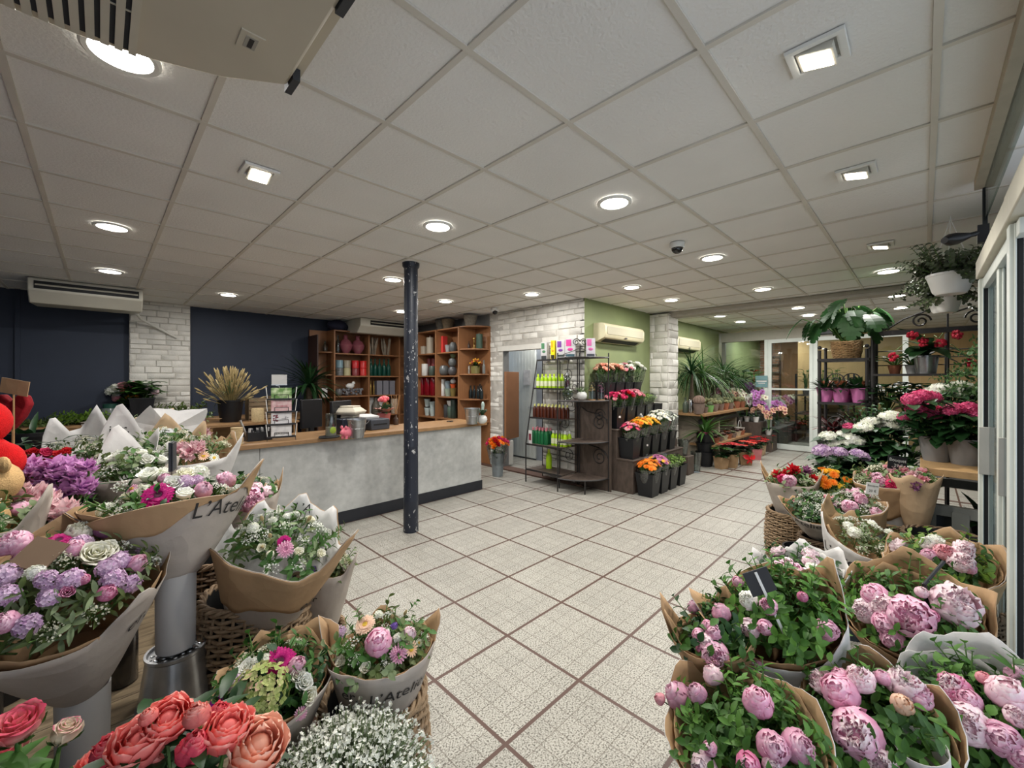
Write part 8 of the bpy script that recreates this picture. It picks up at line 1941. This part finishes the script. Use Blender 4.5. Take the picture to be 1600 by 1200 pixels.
def hydrangea(label, px, py, Z, base_z, heads, kind, hr, pm, pr, seed, fol=.2, name='hydrangea'):
    """a potted hydrangea: pot, leaves, and the flower heads at the places the photo shows them"""
    c = P(px, py, Z); t = thing(name, label, 'plant', (c.x, c.y, base_z)); r = random.Random(seed)
    inst('pot', vessel('pot', pm, pr, pr*1.75), t); h = c.z-base_z; b = V((c.x, c.y, base_z)); st = MB(); lf = MB()
    for (hx, hy, s) in heads:
        p = P(hx, hy, Z+r.uniform(-.08,.06))-b; n = V((p.x*.8, p.y*.8, .35)).normalized()
        n = (n+(V((-.7,-.7,.2)))*.25).normalized()
        kd = kind if not isinstance(kind, (list,tuple)) else kind[len(st.f) % len(kind)]
        inst('flower_head', fl(kd), t, p-n*hr*.3, V((0,0,1)).rotation_difference(n) @ Quaternion((0,0,1), r.uniform(0,6)), hr*s*.82)
        st.tube([(0,0,pr*1.5), (p.x*.4,p.y*.4,h*.6), p-n*hr*.2], .006, 5, cap=False)
        for k in range(7): a = r.uniform(0,6.28); lf.leaf(p+V((0,0,-hr*.35-r.uniform(0,.07))), (cos(a),sin(a),.1), (0,0,1), .15, .085, .35, .15)
    for k in range(60):
        a = r.uniform(0,6.28); q = r.uniform(.2,1); z = r.uniform(pr*1.6, max(pr*1.9, h-.04)); lf.leaf((cos(a)*fol*q*.5, sin(a)*fol*q*.5, z), (cos(a),sin(a),r.uniform(-.1,.5)), (0,0,1), .16, .085, .4, .15)
    st.obj('stem', stem_g, t); lf.obj('foliage', leaf_d, t); return t
hydrangea('white hydrangea low at the left end of the hydrangea group', 1322, 690, 4.05, .50, [(1292,678,1),(1308,684,1.05),(1322,676,1.05),(1338,684,1.1),(1330,690,.9),(1350,690,.9),(1300,690,.9)], 'lace:white', .085, blk, .12, 701)
hydrangea('taller white hydrangea in the middle of the hydrangea group', 1380, 670, 3.95, .50, [(1348,664,1.1),(1362,655,1.1),(1378,664,1.15),(1392,660,1.1),(1406,664,1.1),(1418,668,.9),(1370,668,1),(1388,648,1),(1400,645,1)], 'lace:white/2', .085, blk, .12, 702, .24)
hydrangea('bright pink hydrangea bloom just behind the low white one', 1331, 668, 4.2, .50, [(1328,665,.8),(1336,666,.6)], 'hyd:hydpink', .085, blk, .09, 707)
hydrangea('pink hydrangea in the grey pot nearest the planked trolley edge', 1463, 652, 3.45, BH, [(1424,622,1.1),(1440,616,1.1),(1455,618,1.1),(1430,635,1.1),(1452,633,1.0),(1437,644,1.2),(1455,645,1.1),(1413,648,.85),(1470,636,.8)], ['hyd:hydpink','hyd:hydpink/2'], .075, grey_pot, .118, 703)
hydrangea('pink hydrangea in the grey pot beside the door frame', 1508, 650, 3.30, BH, [(1492,636,1.15),(1504,640,1.2),(1515,634,1.1),(1484,640,.9),(1525,645,1.0)], ['hyd:hydpink/2','hyd:hydpink'], .07, grey_pot, .118, 704)
hydrangea('white hydrangea at the back beside the weeping fig', 1485, 625, 3.85, BH, [(1458,608,1.1),(1472,602,1.15),(1488,604,1.15),(1503,600,1.1),(1518,606,1.2),(1495,612,1.0),(1528,612,1.1),(1510,598,1)], 'lace:white/3', .085, white_pot, .11, 705)
hydrangea('lilac hydrangea with three round heads low at the left', 1312, 715, 3.75, .50, [(1284,702,1.05),(1311,704,.95),(1345,710,1.1)], ['hyd:hydlil','hyd:hydlil/2'], .088, blk, .12, 706)
q = P(1410, 690, 3.85); broad('dark large leaved plant between white hydrangeas and trolley', (q.x, q.y, .50), .2, 711, leaf_d, 26, .26, .13, .36, blk, .11)
q = P(1370, 700, 3.7); broad('dark leafy plant under the taller white hydrangea', (q.x, q.y, .50), .2, 712, leaf_d, 24, .22, .11, .22, blk, .10)
q = P(1400, 715, 3.6); broad('dark leafy plant below the hydrangeas behind the chalk sign', (q.x, q.y, .50), .2, 713, leaf_d, 22, .2, .10, .16, blk, .10)
t = potted('potted_plant', 'shaded green plant on the trolley lower shelf', (4.95,-.35,.30), blk, .10, .15); strap_plant(t, .06, 30, .25, .07, (0,0,.12), leaf_d, (.2,1.3), .5, 714)
tag(inst('grey_pot', vessel('pot', mat('shade_bucket', (96,104,112), .5), .10, .22), None, (4.76,-.10,.30)), 'grey bucket on the trolley shelf behind the leg', 'bucket')

# ================================================================ CAMERA, DAYLIGHT, VIEW
cam = bpy.data.cameras.new('camera'); cam.sensor_width = 36.0; cam.lens = F/1600*36.0; cam.shift_y = -(600-HY)/1600.0; cam.clip_start = .05; cam.clip_end = 60
co = bpy.data.objects.new('camera', cam); COL.objects.link(co); co.location = (0,0,H); co.rotation_euler = (radians(90), 0, radians(-45)); SC.camera = co
wd = bpy.data.worlds.new('world'); SC.world = wd; wd.use_nodes = True
bg = wd.node_tree.nodes['Background']; bg.inputs[0].default_value = (.80,.88,1.0,1); bg.inputs[1].default_value = 2.3
l = bpy.data.lights.new('corridor_lamp', 'AREA'); l.energy = 34; l.size = .3; l.color = (1,.98,.94); o = bpy.data.objects.new('corridor_lamp', l); COL.objects.link(o); o.location = (5.8,5.1,2.7)
SC.view_settings.view_transform = 'Standard'; SC.view_settings.look = 'None'; SC.view_settings.gamma = 1; SC.view_settings.use_curve_mapping = False
SC.view_settings.exposure = -0.5
SC.cycles.max_bounces = 8; SC.cycles.diffuse_bounces = 5; SC.cycles.glossy_bounces = 3; SC.cycles.transparent_max_bounces = 12; SC.cycles.transmission_bounces = 4
SC.cycles.sample_clamp_indirect = 4.0; SC.cycles.caustics_reflective = False; SC.cycles.caustics_refractive = False
SC.cycles.use_denoising = True
